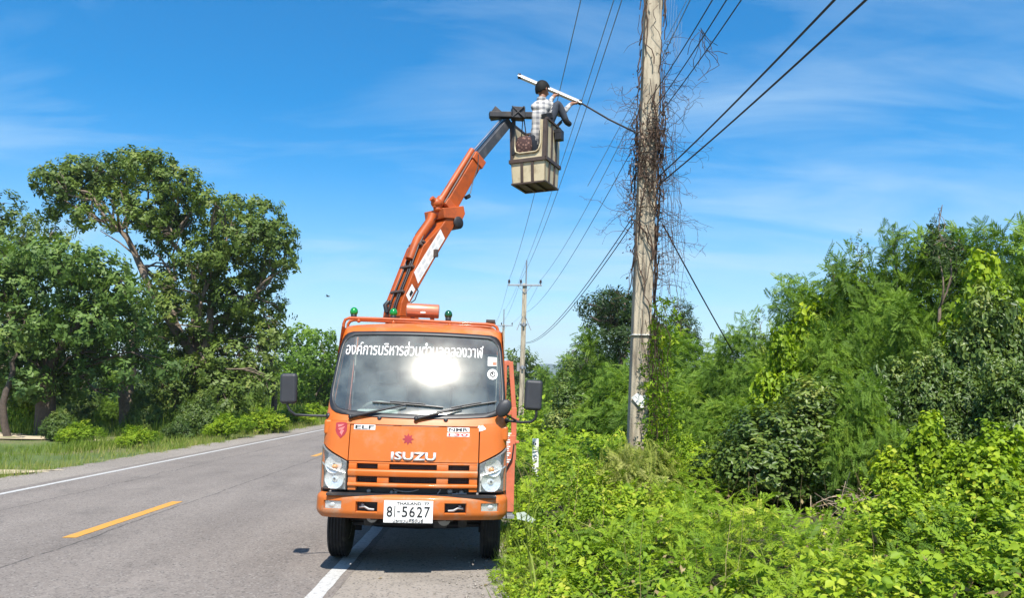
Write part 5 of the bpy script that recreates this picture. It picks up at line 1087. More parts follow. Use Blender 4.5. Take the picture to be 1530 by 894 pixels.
    m2.polygons.foreach_set('material_index', idx); m2.polygons.foreach_set('use_smooth', [True] * len(idx)); m2.name = 'body'
    link('body', m2, root)
    # hair cap with a short fringe
    mb = MB(); r = random.Random(4); V = []; Fc = []
    nu, nv = 26, 12
    for j in range(nv):
        for i in range(nu):
            a = 2 * math.pi * i / nu; t = math.pi * 0.71 * j / (nv - 1); lim = 0.50 + 0.50 * (0.5 - 0.5 * math.cos(a)) ** 0.85; t *= lim * (1 + 0.05 * math.sin(7 * a) * (j == nv - 1))
            k = 1.05 + 0.045 * r.random(); z = math.cos(t) * .122 * k + 0.004; x = math.sin(t) * math.cos(a) * .100 * k; y = math.sin(t) * math.sin(a) * .082 * k
            if math.cos(a) > 0.3 and t > 0.5: x += 0.006
            V.append(hm @ Vector((x, y, z)))
    Fc = [(j * nu + i, j * nu + (i + 1) % nu, (j + 1) * nu + (i + 1) % nu, (j + 1) * nu + i) for j in range(nv - 1) for i in range(nu)]
    mb.add(V, Fc); ho = mb.build('hair', M['hair'], root, smooth=80); sm = ho.modifiers.new('thick', 'SOLIDIFY'); sm.thickness = 0.012; sm.offset = -1
    for sgn in (-1, 1):
        mb = MB(); mb.ball(hm @ Vector((0.083, sgn * 0.031, 0.012)), 0.012, 8, 6); mb.build('eye', M['ink'], root, smooth=60)
    mb = MB(); nk = J2['neck']; mb.lathe([(0.066, -0.02), (0.072, 0.012), (0.064, 0.03), (0.058, 0.012)], 18, Matrix.Translation(nk + Vector((0, 0, -0.012)))); mb.build('collar', M['plaid'], root, smooth=50)
person()
# ------------------------------------------------------------------ utility poles
def pole(top, base, r0, r1, label, arm_z, arm_half, name='utility_pole', low=None):
    base, top = Vector(base), Vector(top)
    root = empty(name, base, label, 'utility pole', 'concrete utility poles along the verge')
    d = top - base; mb = MB(); mb.beam((0, 0, 0), d, r0 * 2, r0 * 1.8, up=(0, 1, 0), w2=r1 * 2, h2=r1 * 1.8)
    mb.build('pole_shaft', M['concrete'], root, smooth=0, bevel=0.02)
    c = d * (arm_z / d.z)
    mb = MB(); mb.box(c + Vector((0, -r1 - 0.05, 0)), (arm_half * 2, 0.09, 0.10)); a = mb.build('crossarm', M['galv'], root, smooth=0, bevel=0.01)
    mb = MB()
    for sg in (-1, 1): mb.beam(c + Vector((sg * 0.42, -r1 - 0.05, -0.04)), c + Vector((0, -r1 - 0.02, -0.5)), 0.03, 0.03)
    mb.build('arm_brace', M['galv'], a, smooth=0)
    ins = []
    for x in (-arm_half * 0.93, -arm_half * 0.06 - 0.18, arm_half * 0.93):
        b = c + Vector((x, -r1 - 0.05, 0.05)); mb = MB(); mb.lathe([(0.025, 0), (0.03, 0.08), (0.09, 0.09), (0.05, 0.13), (0.085, 0.15), (0.05, 0.19), (0.075, 0.21), (0.045, 0.27), (0.0, 0.28)], 14, Matrix.Translation(b)); mb.build('insulator', M['ceramic'], root, smooth=40); ins.append(base + b + Vector((0, 0, 0.27)))
    for z in low or ():
        mb = MB(); mb.lathe([(r0 * 1.3, -0.05), (r0 * 1.3, 0.05)], 12, Matrix.Translation(d * (z / d.z))); mb.box(d * (z / d.z) + Vector((0, -r0 - 0.09, 0)), (0.12, 0.12, 0.22)); mb.build('bracket', M['galv'], root, smooth=30)
    return root, ins
def concrete():
    m, n, l = newmat('weathered_concrete'); out = n.new('ShaderNodeOutputMaterial'); p = n.new('ShaderNodeBsdfPrincipled'); l.new(p.outputs[0], out.inputs[0])
    t = n.new('ShaderNodeTexCoord'); mp_ = n.new('ShaderNodeMapping'); mp_.inputs['Scale'].default_value = (6, 6, 0.7); l.new(t.outputs['Object'], mp_.inputs[0])
    a = n.new('ShaderNodeTexNoise'); a.inputs['Scale'].default_value = 1.6; a.inputs['Detail'].default_value = 9; a.inputs['Roughness'].default_value = 0.7; l.new(mp_.outputs[0], a.inputs['Vector'])
    r = n.new('ShaderNodeValToRGB'); l.new(a.outputs[0], r.inputs[0]); e = r.color_ramp.elements; e[0].position = 0.34; e[0].color = (0.13, 0.10, 0.07, 1); e[1].position = 0.56; e[1].color = (0.42, 0.36, 0.26, 1)
    l.new(r.outputs[0], p.inputs['Base Color']); p.inputs['Roughness'].default_value = 0.9
    b = n.new('ShaderNodeTexNoise'); b.inputs['Scale'].default_value = 45; b.inputs['Detail'].default_value = 5; l.new(t.outputs['Object'], b.inputs['Vector']); k = n.new('ShaderNodeBump'); k.inputs['Strength'].default_value = 0.4; k.inputs['Distance'].default_value = 0.01; l.new(b.outputs[0], k.inputs['Height']); l.new(k.outputs[0], p.inputs['Normal'])
    return m
M['concrete'] = concrete()
PB, PT0 = at(950, 700, 11.5), at(976, 0, 11.5)
dirp = (PT0 - PB) / (PT0.z - PB.z)
PBASE = PB - dirp * (PB.z - 0.0); PTOP = PB + dirp * (9.9 - PB.z)
def on_pole(z): return PBASE + dirp * z
near, nins = pole(PTOP, PBASE, 0.136, 0.128, 'tall weathered concrete pole wrapped in dry brown vines, beside the truck', 8.55, 1.05)
mb = MB(); c = on_pole(1.66) - PBASE
rr_ = random.Random(3); poly = [c + Vector((x, -0.152, z)) for x, z in ((-0.13, 0.03), (-0.05, 0.10), (0.03, 0.06), (0.10, 0.08), (0.14, -0.02), (0.06, -0.06), (0.04, -0.13), (-0.02, -0.10), (-0.07, -0.04))]
mb.prism(poly, (0, -0.004, 0)); mb.build('torn_notice', M['white'], near, smooth=0)
mb = MB(); c = on_pole(2.62) - PBASE; mb.box(c + Vector((0, -0.005, 0)), (0.31, 0.29, 0.012)); mb.build('tie_wire', M['white'], near, smooth=0)
P2B, P2T = at(778, 634, 46), at(784.2, 424, 46); P2B.z = 0
p2, ins2 = pole(P2T, P2B, 0.165, 0.13, 'slim pale concrete pole with a crossarm, first one down the road', P2T.z - 0.12, 1.02, low=(5.9, 3.35))
mb = MB(); tt = P2T - P2B; mb.tube([tt + Vector((0.06, -0.1, -0.5)), tt + Vector((0.10, -0.1, 1.42))], 0.045, 8); mb.build('earth_rod', M['galv'], p2, smooth=50)
mb = MB(); c6 = tt * (6.3 / tt.z)
for sg in (-1, 1): mb.beam(c6 + Vector((sg * 0.08, -0.16, 0.1)), c6 + Vector((sg * 0.42, -0.16, -0.75)), 0.05, 0.04)
mb.box(c6 + Vector((-0.32, -0.16, -2.95)), (0.16, 0.12, 0.5)); mb.build('stay_fitting', M['grey'], p2, smooth=0)
P3T, P3B = at(752.5, 485, 88), at(750, 620, 88); P3B.z = 0
p3, ins3 = pole(P3T, P3B, 0.17, 0.13, 'farthest thin pole with a crossarm, just past the cab roof corner', P3T.z - 0.15, 1.05)
mb = MB(); tt = P3T - P3B; mb.tube([tt + Vector((0.0, -0.1, -0.5)), tt + Vector((0.03, -0.1, 1.75))], 0.06, 8); mb.build('earth_rod', M['galv'], p3, smooth=50)

# ------------------------------------------------------------------ wires
def wire(pts, r, m, label, sag=0.0, kind='power line', n=14, name='power_line'):
    """pts: world points; each span hangs by sag"""
    P = []
    for k in range(len(pts) - 1):
        a, b = Vector(pts[k]), Vector(pts[k + 1]); s_ = sag[k] if isinstance(sag, (list, tuple)) else sag
        for i in range(n + (k == len(pts) - 2)): t = i / n; p = a.lerp(b, t); p.z -= 4 * s_ * t * (1 - t); P.append(p)
    mb = MB(); mb.tube(P, r, 5); o = mb.build(name, M[m], None, smooth=60)
    tag(o, label, kind, 'overhead wires'); return o
BACK = Vector((0.25, -40.0, 0.0))
lab = ['conductor from the far crossarm end nearest the road up past the lamp', 'middle conductor running up from the far crossarm past the bucket', 'conductor from the outer end of the far crossarm towards the vine-clad pole']
for i in range(3):
    wire([ins3[i], ins2[i], nins[i], nins[i] + BACK], 0.009, 'wire_grey', 'thin grey ' + lab[i], [0.5, 0.55, 0.6])
wire([P3T + Vector((0.1, 0, 1.7)), P2T + Vector((0.1, -0.1, 1.4)), at(917, 0, 14.0), at(917, 0, 14.0) + Vector((1.0, -30, 1.0))], 0.009, 'wire_grey', 'thin grey earth wire from the tip of the far pole up past the bucket', [0.4, 0.25, 0.3])
# service cables on the near pole
zA, zB = 5.55, 5.0
def thick(px_in, px_out, Yout, far, sagf, r, label, m='wire'):
    """cable: far pole -> near pole -> over the verge past the photographer"""
    a = at(*px_in, 11.42); b = at(*px_out, Yout); ex = b + (b - a).normalized() * 16 + Vector((0, 0, 1.2)); wire([far, a, b, ex] if far is not None else [a, b, ex], r, m, label, [sagf, 0.03, 0.2] if far is not None else [0.03, 0.2], n=18)
f1, f2 = at(786, 512, 45.8), at(785, 513, 45.8)
thick((986, 262), (1246, 0), 5.1, f1, 0.62, 0.0105, 'thick black cable off the vine-clad pole, upper one of the steep pair over the thicket')
thick((984, 276), (1293, 0), 5.0, f2, 0.66, 0.0105, 'thick black cable off the vine-clad pole, lower one of the steep pair over the thicket')
f3 = at(787, 466, 45.8)
thick((968, 152), (1064, 0), 7.2, None, 0.55, 0.007, 'black cable leaving the pole near the lamp arm, innermost of three')
thick((975, 166), (1085, 0), 7.0, at(786, 467, 45.8), 0.57, 0.007, 'black cable leaving the pole near the lamp arm, middle one of three')
thick((978, 180), (1107, 0), 6.8, None, 0.58, 0.007, 'black cable leaving the pole near the lamp arm, outermost of three')
wire([at(990, 335, 11.55), at(1096, 528, 14.5)], 0.012, 'wire', 'taut black stay wire slanting from the vine-clad pole down into the thicket', 0.02, 'stay wire', name='stay_wire')
wire([at(878, 278, 13.0), at(1026, 0, 10.9)], 0.005, 'wire_grey', 'hair-thin line slanting behind the vine-clad pole', 0.02, 'wire', name='telephone_line')
# ------------------------------------------------------------------ roadside marker stake and litter
g = gnd(799, 715); sp = at(800, 690, 14.8); sp.z = ground_z(sp.x, sp.y)
stake = empty('marker_stake', sp, 'thin white marker stake with black letters standing in the weeds beside the truck', 'marker')
ht = at(800, 656, 14.8).z - sp.z
mb = MB(); mb.box((0, 0, ht / 2 - 0.1), (0.115, 0.05, ht + 0.2)); mb.build('stake_post', M['white'], stake, smooth=0, bevel=0.006)
for z0_, prims in ((0.10, [(0.0, 0.0, .03, .03), (-.03, .035, .05, .012), (-.04, .0, .012, .06)]), (0.22, [(0.0, 0.02, .07, .014), (.02, -.015, .05, .014)]), (0.37, [(-.03, .03, .03, .03), (.03, .03, .03, .014), (0.0, -.005, .06, .018), (0.01, -.045, .03, .03)]), (0.53, [(-.03, 0.01, .03, .05), (.03, -.01, .04, .02)])):
    mb = MB()                                             # worn painted characters, no longer legible
    for x, z, a_, b_ in prims: mb = MB(); mb.box((x, -0.0265, ht - z0_ + z), (a_, 0.003, b_)); mb.build('lettering', M['ink'], stake, smooth=0)
def litter(px, py, Y, pts, label, rot):
    p = at(px, py, Y); mb = MB(); k = Matrix.Rotation(rad(rot), 3, 'Z') @ Matrix.Rotation(rad(38), 3, 'X')
    mb.prism([k @ Vector((x, y, 0.012 * math.sin(9 * x))) for x, y in pts], k @ Vector((0, 0, 0.006))); o = mb.build('plastic_sheet', M['litter'], None, smooth=0); o.location = p
    tag(o, label, 'litter')
litter(785, 775, 9.6, [(-0.14, 0.08), (-0.04, 0.10), (0.05, 0.03), (0.14, -0.03), (0.11, -0.08), (0.02, -0.05), (-0.10, -0.02)], 'flat greenish white plastic scrap in the weeds beside the outrigger', -20)
mb = MB(); tag_b = at(490, 443, 60)
mb.ball((0, 0, 0), (0.16, 0.05, 0.05), 8, 6)
for sg in (-1, 1): mb.add([(0.05, 0, 0), (-0.06, 0, 0), (-0.08, sg * 0.34, 0.10), (0.0, sg * 0.36, 0.10)], [(0, 1, 2, 3)])
mb.add([(-0.14, 0, 0), (-0.26, 0.05, 0), (-0.26, -0.05, 0)], [(0, 1, 2)])
bo = mb.build('bird', M['black'], None, smooth=40, fix=False); bo.location = tag_b; tag(bo, 'tiny dark bird flying in the sky left of the cab roof', 'bird')
bo['label'] = 'tiny dark bird flying in the open sky above the road'
# ------------------------------------------------------------------ foliage kit (numpy)
G = np.random.default_rng(21)
def nrm(v): return v / np.maximum(np.linalg.norm(v, axis=-1, keepdims=True), 1e-9)
def frames(d, r=G):
    """(n,3) directions -> (n,3,3) with z column = d and a random spin"""
    d = nrm(d); t = nrm(r.normal(size=d.shape)); x = nrm(np.cross(t, d)); y = np.cross(d, x); return np.stack([x, y, d], -1)
def scatter(tv, tq, tt, pos, R, sc, tint, jit=0.0):
    n, k = len(pos), len(tv)
    V = np.einsum('nij,kj->nki', R * sc[:, None, None], tv) + pos[:, None, :]
    Q = (tq[None] + (np.arange(n) * k)[:, None, None]).reshape(-1, tq.shape[1]); T = (tt[None] + tint[:, None]).reshape(-1)
    return V.reshape(-1, 3), Q, T
def merge(parts):
    V, Q, T, b = [], [], [], 0
    for v, q, t in parts: V.append(v); Q.append(q + b); T.append(t); b += len(v)
    return np.concatenate(V), np.concatenate(Q), np.concatenate(T)
def leaf1(L, w_, fold=0.12):                       # one quad, creased
    return np.array([[0, 0, 0], [w_, L * 0.45, fold * w_], [0, L, -0.06 * L], [-w_, L * 0.45, fold * w_]]), np.array([[0, 1, 2, 3]])
def leaf2(L, w_, fold=0.30, droop=0.16):            # two quads folded on the midrib, pointed
    v = np.array([[0, 0, 0], [w_ * .8, L * .26, fold * w_ * .8], [w_ * .85, L * .6, fold * w_ - droop * L * .3], [0, L, -droop * L], [-w_ * .85, L * .6, fold * w_ - droop * L * .3], [-w_ * .8, L * .26, fold * w_ * .8]])
    return v, np.array([[0, 1, 2, 3], [0, 3, 4, 5]])
def place(tv, pos, azim, pitch, roll=0.0, s=1.0):
    """leaf grows along its local +Y; turned by roll (about Y), pitch (up), azimuth"""
    cr_, sr = math.cos(roll), math.sin(roll); a = np.array([[cr_, 0, sr], [0, 1, 0], [-sr, 0, cr_]])
    cp_, sp_ = math.cos(pitch), math.sin(pitch); b = np.array([[1, 0, 0], [0, cp_, -sp_], [0, sp_, cp_]])
    ca, sa = math.cos(azim), math.sin(azim); c = np.array([[ca, -sa, 0], [sa, ca, 0], [0, 0, 1]])
    return (tv * s) @ (c @ b @ a).T + np.asarray(pos)
def sprig_broad(n=7, L=0.085, w_=0.03, h=0.16, seed=0, lf=leaf2, up=0.5):
    """a twig along +Z with broad leaves set round it"""
    r = np.random.default_rng(seed); out = []
    for i in range(n):
        z = h * (0.25 + 0.75 * i / max(1, n - 1)); az = i * 2.4 + r.uniform(-.4, .4); pt = r.uniform(-0.35, up); s = r.uniform(0.75, 1.2)
        v, q = lf(L, w_); v = place(v, (0.012 * r.normal(), 0.012 * r.normal(), z), az, pt, r.uniform(-.5, .5), s); out.append((v, q, np.full(len(q), r.uniform(-0.10, 0.10))))
    return merge(out)
def sprig_feather(n=5, L=0.24, pairs=8, h=0.2, seed=0, pw=0.010, pl=0.075):
    """a twig with twice-pinnate leaves: each leaf a rachis with rows of narrow pinnae"""
    r = np.random.default_rng(seed); out = []
    for i in range(n):
        az = i * 2.4 + r.uniform(-.5, .5); pt = r.uniform(-0.15, 0.75); z = h * (i + 0.5) / n; s = r.uniform(.8, 1.15); lv = []
        for k in range(pairs):
            t = (k + 1.0) / pairs; y = L * (0.18 + 0.82 * t); zz = -0.22 * L * t * t; l_ = pl * (1 - 0.45 * abs(t - 0.45))
            for sg in (-1, 1):
                v, q = leaf1(l_, pw, 0.2); v = place(v, (0, y, zz), -sg * (1.05 - 0.35 * t), r.uniform(-0.35, 0.05), r.uniform(-.3, .3)); lv.append((v, q, np.full(1, r.uniform(-.04, .04))))
        v, q, t_ = merge(lv); v = place(v, (0, 0, z), az, pt, r.uniform(-.3, .3), s); out.append((v, q, t_ + r.uniform(-.08, .08)))
    return merge(out)
def sprig_grass(n=9, L=0.5, w_=0.006, seed=0, spread=0.06, lean=0.5):
    r = np.random.default_rng(seed); out = []
    for i in range(n):
        a = r.uniform(0, 6.28); l_ = L * r.uniform(.55, 1.1); ln = r.uniform(0.05, lean); b = np.array([spread * r.normal(), spread * r.normal(), 0.0]); dx_ = np.array([math.cos(a), math.sin(a), 0]); sd_ = np.array([-math.sin(a), math.cos(a), 0]) * w_
        p1 = b + np.array([0, 0, l_ * .55]) + dx_ * l_ * ln * .25; p2 = b + np.array([0, 0, l_ * (1 - .35 * ln)]) + dx_ * l_ * ln
        v = np.array([b - sd_, b + sd_, p1 + sd_ * .85, p1 - sd_ * .85, p2 + sd_ * 0.1, p2 - sd_ * 0.1]); out.append((v, np.array([[0, 1, 2, 3], [3, 2, 4, 5]]), np.full(2, r.uniform(-.12, .12))))
    return merge(out)
def leafcol(name, dark, mid, light, tip, **k): M[name] = leaf_mat(name, [(0.0, dark), (0.72, light), (0.38, mid), (1.0, tip)], **k)
leafcol('leaf_tree', (0.036, 0.064, 0.012), (0.080, 0.126, 0.022), (0.140, 0.198, 0.036), (0.23, 0.26, 0.07), trans=0.25, rough=0.5, spec=0.22)
leafcol('leaf_tree_blue', (0.040, 0.078, 0.018), (0.084, 0.146, 0.032), (0.145, 0.225, 0.048), (0.23, 0.30, 0.08), trans=0.25, rough=0.5, spec=0.22)
leafcol('leaf_feather', (0.052, 0.100, 0.016), (0.110, 0.195, 0.026), (0.180, 0.285, 0.034), (0.30, 0.37, 0.05), trans=0.38, rough=0.55, spec=0.15)
leafcol('leaf_gloss', (0.036, 0.070, 0.014), (0.085, 0.140, 0.024), (0.155, 0.215, 0.036), (0.30, 0.31, 0.08), trans=0.25, rough=0.42, spec=0.35)
leafcol('leaf_vine', (0.095, 0.150, 0.010), (0.195, 0.300, 0.014), (0.300, 0.390, 0.018), (0.46, 0.45, 0.04), trans=0.30, rough=0.5, spec=0.2)
leafcol('leaf_herb', (0.056, 0.112, 0.012), (0.165, 0.268, 0.016), (0.280, 0.375, 0.022), (0.40, 0.42, 0.05), trans=0.27, rough=0.52, spec=0.18)
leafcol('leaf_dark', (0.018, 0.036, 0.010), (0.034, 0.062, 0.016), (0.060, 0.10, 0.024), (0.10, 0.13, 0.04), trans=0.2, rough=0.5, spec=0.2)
leafcol('grass', (0.080, 0.130, 0.016), (0.145, 0.215, 0.026), (0.22, 0.28, 0.05), (0.40, 0.35, 0.14), trans=0.35, rough=0.65, spec=0.12)
leafcol('leaf_dry_green', (0.13, 0.16, 0.03), (0.22, 0.27, 0.05), (0.32, 0.36, 0.07), (0.42, 0.42, 0.14), trans=0.35, rough=0.55, spec=0.15)

def blob_points(n, c, r, rg, shell=0.55, under=-0.75):
    """points in the outer part of an ellipsoid, with outward directions"""
    d = nrm(rg.normal(size=(n * 2, 3))); d = d[d[:, 2] > under][:n]; n = len(d)
    k = (shell + (1 - shell) * rg.random(n) ** 0.6) * (1 + 0.16 * np.sin(5 * d[:, 0] + 3 * d[:, 1]) * np.sin(4 * d[:, 2] + 1))
    return np.asarray(c) + d * k[:, None] * np.asarray(r), d
def foliage(blobs, sprigs, rg, per=1.0, up=0.55, scale=(0.8, 1.25), hue=0.22):
    """blobs: (centre, radii, count) -> one leaf mesh; each blob has its own shade of tint"""
    out = []
    for c, r, n in blobs:
        n = int(n * per); p, d = blob_points(n, c, r, rg); bt = rg.uniform(-hue, hue)
        d2 = nrm(d + np.array([0, 0, up]) + 0.45 * rg.normal(size=d.shape)); which = rg.integers(0, len(sprigs), len(p))
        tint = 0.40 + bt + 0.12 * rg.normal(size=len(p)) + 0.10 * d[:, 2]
        for k, (tv, tq, tt) in enumerate(sprigs):
            m = which == k
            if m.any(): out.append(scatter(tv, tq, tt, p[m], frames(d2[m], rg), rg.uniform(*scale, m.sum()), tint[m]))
    V, Q, T = merge(out); return V, Q, np.clip(T, 0.0, 1.0)
SP = dict(
    feather=[sprig_feather(seed=s, pw=0.0085, pairs=9) for s in (1, 2, 3)],
    gloss=[sprig_broad(9, 0.062, 0.019, 0.18, seed=s, up=0.3) for s in (4, 5, 6)],
    vine=[sprig_broad(7, 0.070, 0.029, 0.14, seed=s, up=0.6) for s in (7, 8, 9)],
    herb=[sprig_broad(9, 0.060, 0.018, 0.20, seed=s, up=0.8) for s in (10, 11, 12)],
    twig=[sprig_broad(9, 0.20, 0.052, 0.36, seed=s, lf=leaf1, up=0.2) for s in (13, 14, 15)],
    twig_big=[sprig_broad(8, 0.34, 0.10, 0.5, seed=s, lf=leaf1, up=0.2) for s in (16, 17)],
    fine=[sprig_broad(9, 0.13, 0.022, 0.25, seed=s, lf=leaf1, up=0.5) for s in (18, 19)],
    far=[sprig_broad(6, 0.30, 0.10, 0.4, seed=s, lf=leaf1, up=0.4) for s in (20, 21)],
)
# ---- shrubs: a few leaf meshes per kind, copied as separate plants
def shrub_mesh(kind, mat_, seed, nb=7, per=1.0, tall=1.0, sc=(0.8, 1.25)):
    """a unit shrub: about 1 m in radius, 1.6 m high"""
    rg = np.random.default_rng(seed); bl = []
    for i in range(nb):
        a = i * 2.399 + rg.uniform(-.4, .4); rad_ = 0.62 * math.sqrt((i + 0.3) / nb); z = 0.45 + rg.uniform(0, 0.75) * tall * (1.1 - rad_)
        r = rg.uniform(0.34, 0.52); bl.append(((rad_ * math.cos(a), rad_ * math.sin(a), z), (r, r, r * rg.uniform(0.75, 1.05)), 95))
    bl.append(((0, 0, 0.95 * tall), (0.42, 0.42, 0.5), 90))
    # leading shoots that break the outline
    for i in range(5):
        a = rg.uniform(0, 6.28); q = rg.uniform(0.1, 0.5); bl.append(((q * math.cos(a), q * math.sin(a), 1.35 * tall + rg.uniform(-.1, .25)), (0.13, 0.13, 0.26), 14))
    V, Q, T = foliage(bl, SP[kind], rg, per=per, scale=sc); o = np_mesh(None, V, Q, T); o.name = 'foliage'; o.materials.append(M[mat_])
    mb = MB(); 
    for i in range(7):
        a = i * 0.9 + rg.uniform(-.3, .3); q = rg.uniform(0.2, 0.6); p = Vector((q * math.cos(a), q * math.sin(a), rg.uniform(0.7, 1.3) * tall)); mb.tube([(0.05 * math.cos(a), 0.05 * math.sin(a), -0.15), p * 0.5 + Vector((0, 0, 0.12)), p], [0.022, 0.014, 0.005], 5, caps=False)
    so = mb.build('stem', M['stem'], None, smooth=60); sm = so.data; bpy.data.objects.remove(so); return o, sm
SH = {'feather': [shrub_mesh('feather', 'leaf_feather', s, per=1.25, tall=t, sc=(0.55, 0.95)) for s, t in ((31, 1.0), (32, 1.35), (33, 0.85))],
      'gloss': [shrub_mesh('gloss', 'leaf_gloss', s, per=3.3, tall=t) for s, t in ((34, 1.0), (35, 0.9))],
      'vine': [shrub_mesh('vine', 'leaf_vine', s, per=2.1, tall=t) for s, t in ((36, 0.75), (37, 0.9))],
      'herb': [shrub_mesh('herb', 'leaf_herb', s, per=1.9, tall=t) for s, t in ((38, 0.7), (39, 0.9))]}
CNT = {}
def shrub(kind, x, y, r, h, label, group, name=None):
    k = CNT.get(kind, 0); CNT[kind] = k + 1; fm, sm = SH[kind][k % len(SH[kind])]
    z = float(ground_z(x, y)); root = empty(name or 'shrub', (x, y, z - 0.06), label, 'shrub', group); root.rotation_euler = (0, 0, k * 1.7 + 0.4)
    hh = 0.84 * max(v.co.z for v in fm.vertices) if 'h' not in fm else fm['h']; fm['h'] = hh; root.scale = (r, r, h / hh)
    f = bpy.data.objects.new('foliage', fm); COL.objects.link(f); f.parent = root
    s = bpy.data.objects.new('stem', sm); COL.objects.link(s); s.parent = root; return root
def shr(kind, px, pytop, Y, wpx, label, group, name=None):
    """shrub whose top shows at photo pixel (px, pytop) at depth Y and is wpx pixels wide"""
    p = at(px, pytop, Y); h = p.z - float(ground_z(p.x, Y)) + 0.05; shrub(kind, p.x, Y, max(wpx / 2 * Y / FPX * 0.95, 0.40 * h), max(0.3, h), label, group, name)
GF, GG, GV, GH = 'feathery shrubs in the roadside thicket', 'glossy dark shrubs in the roadside thicket', 'bright creeper mounds at the foot of the thicket', 'leafy mounds along the weedy verge'
# far to near, right side of the road
for a in [
    ('feather', 815, 556, 55, 46, 'feathery shrub just past the far utility pole, beyond the mirror'), ('feather', 846, 540, 50, 60, 'rounded feathery shrub against the far tree and the distant ridge'),
    ('gloss', 872, 540, 44, 110, 'dark small-leaved shrub below the thin sapling'), ('feather', 850, 584, 34, 90, 'bright feathery shrub behind the kerbside mirror'),
    ('feather', 900, 508, 30, 150, 'feathery shrub at the foot of the dark spiky tree'), ('feather', 985, 512, 25, 170, 'feathery shrub just behind the vine-clad pole'),
    ('feather', 925, 560, 22, 170, 'low pale feathery shrub hiding the ground left of the vine-clad pole'), ('gloss', 862, 585, 26, 130, 'dark leafy shrub low behind the kerbside mirror arm'),
    ('feather', 1050, 520, 22, 170, 'feathery shrub under the vine-covered stump'), ('feather', 1100, 512, 20, 130, 'feathery shrub where the stay wire goes down'),
    ('feather', 1150, 488, 18, 130, 'feathery shrub at the low dip of the thicket skyline'), ('feather', 1010, 588, 17, 130, 'feathery shrub close behind the vine-clad pole base'),
    ('feather', 1205, 446, 16, 140, 'feathery shrub at the first step up of the thicket skyline'), ('vine', 1240, 440, 15.5, 110, 'creeper-covered shrub on the rising skyline'),
    ('feather', 1285, 402, 15, 150, 'tall feathery shrub on the upper skyline'), ('feather', 1345, 390, 14.5, 150, 'tall feathery shrub left of the tall young tree'),
    ('feather', 1420, 380, 14, 150, 'tall feathery shrub round the tall young tree'), ('feather', 1500, 372, 13.5, 170, 'tallest feathery shrub at the right end of the skyline'),
    ('feather', 1570, 368, 13, 170, 'tall feathery shrub partly out of view at the right edge'), ('vine', 1475, 418, 12, 150, 'yellow-green narrow-leaved shrub high in the thicket'),
    ('feather', 1140, 560, 14.5, 150, 'mid-height feathery shrub right of the stay wire foot'), ('vine', 1180, 520, 13.5, 120, 'bright leafy shrub halfway up the thicket, left part'),
    ('feather', 1250, 500, 12.8, 160, 'broad feathery shrub in the middle of the thicket'), ('feather', 1365, 470, 12.2, 170, 'large feathery shrub under the tall young tree'),
    ('gloss', 1475, 460, 11, 190, 'large glossy dark shrub with pale glints, upper right'), ('gloss', 1310, 560, 11.2, 170, 'glossy dark shrub in the middle of the thicket'),
    ('gloss', 1400, 540, 10.6, 170, 'glossy dark shrub right of the thicket middle'), ('gloss', 1520, 560, 9.6, 190, 'glossy dark shrub cut by the right edge'),
    ('feather', 1080, 612, 13.0, 140, 'low bright feathery shrub right of the vine-clad pole'), ('gloss', 1200, 590, 10.9, 270, 'dense dark small-leaved shrub over the dark hollow'),
    ('gloss', 1115, 640, 11.2, 170, 'dense dark shrub just left of the dark hollow'), ('feather', 1290, 580, 10.0, 150, 'slender feathery shrub leaning out over the hollow'),
    ('vine', 1385, 640, 8.6, 190, 'bright broad-leaved creeper mound below the glossy shrubs'), ('vine', 1490, 655, 7.8, 210, 'bright broad-leaved creeper mound at the right edge'),
    ('vine', 1355, 730, 7.4, 190, 'bright creeper mound beside the dry twig heap'), ('vine', 1460, 765, 6.6, 240, 'bright creeper mound low in the right corner'),
    ('feather', 1535, 800, 6.2, 120, 'small feathery shrub in the bottom right corner')]:
    k = a[0]; shr(*a, {'feather': GF, 'gloss': GG, 'vine': GV}[k])
for a in [('herb', 815, 634, 30, 100, 'leafy mound behind the white marker stake'), ('herb', 880, 640, 24, 130, 'yellow-green leafy mound between stake and vine-clad pole'), ('vine', 925, 668, 17, 90, 'creeper mound close left of the pole base'),
          ('herb', 840, 668, 18, 110, 'leafy mound just right of the white marker stake'), ('vine', 1035, 668, 12.5, 110, 'creeper mound right of the pole base'), ('herb', 790, 668, 22, 60, 'leafy mound between outrigger and white marker stake')]:
    shr(*a, GH)

# far-off woods closing the view, one mass
def far_woods():
    rg = np.random.default_rng(66); bl = []
    for x0, x1, y0, y1, n, h0, h1 in ((-170, -22, 95, 190, 60, 4, 8), (-330, -20, 200, 330, 60, 6, 11), (8, 90, 70, 160, 55, 2.5, 4.5), (10, 260, 170, 320, 60, 5, 9), (-16, -9.9, 95, 200, 14, 2, 5), (2.5, 7, 60, 150, 22, 1.2, 2.4)):
        for i in range(n): x, y, h = rg.uniform(x0, x1), rg.uniform(y0, y1), rg.uniform(h0, h1); bl.append(((x, y, h * 0.42), (h * .75, h * .6, h * .55), 60))
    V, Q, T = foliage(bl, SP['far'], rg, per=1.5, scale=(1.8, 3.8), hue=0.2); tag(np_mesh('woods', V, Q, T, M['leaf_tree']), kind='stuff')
far_woods()
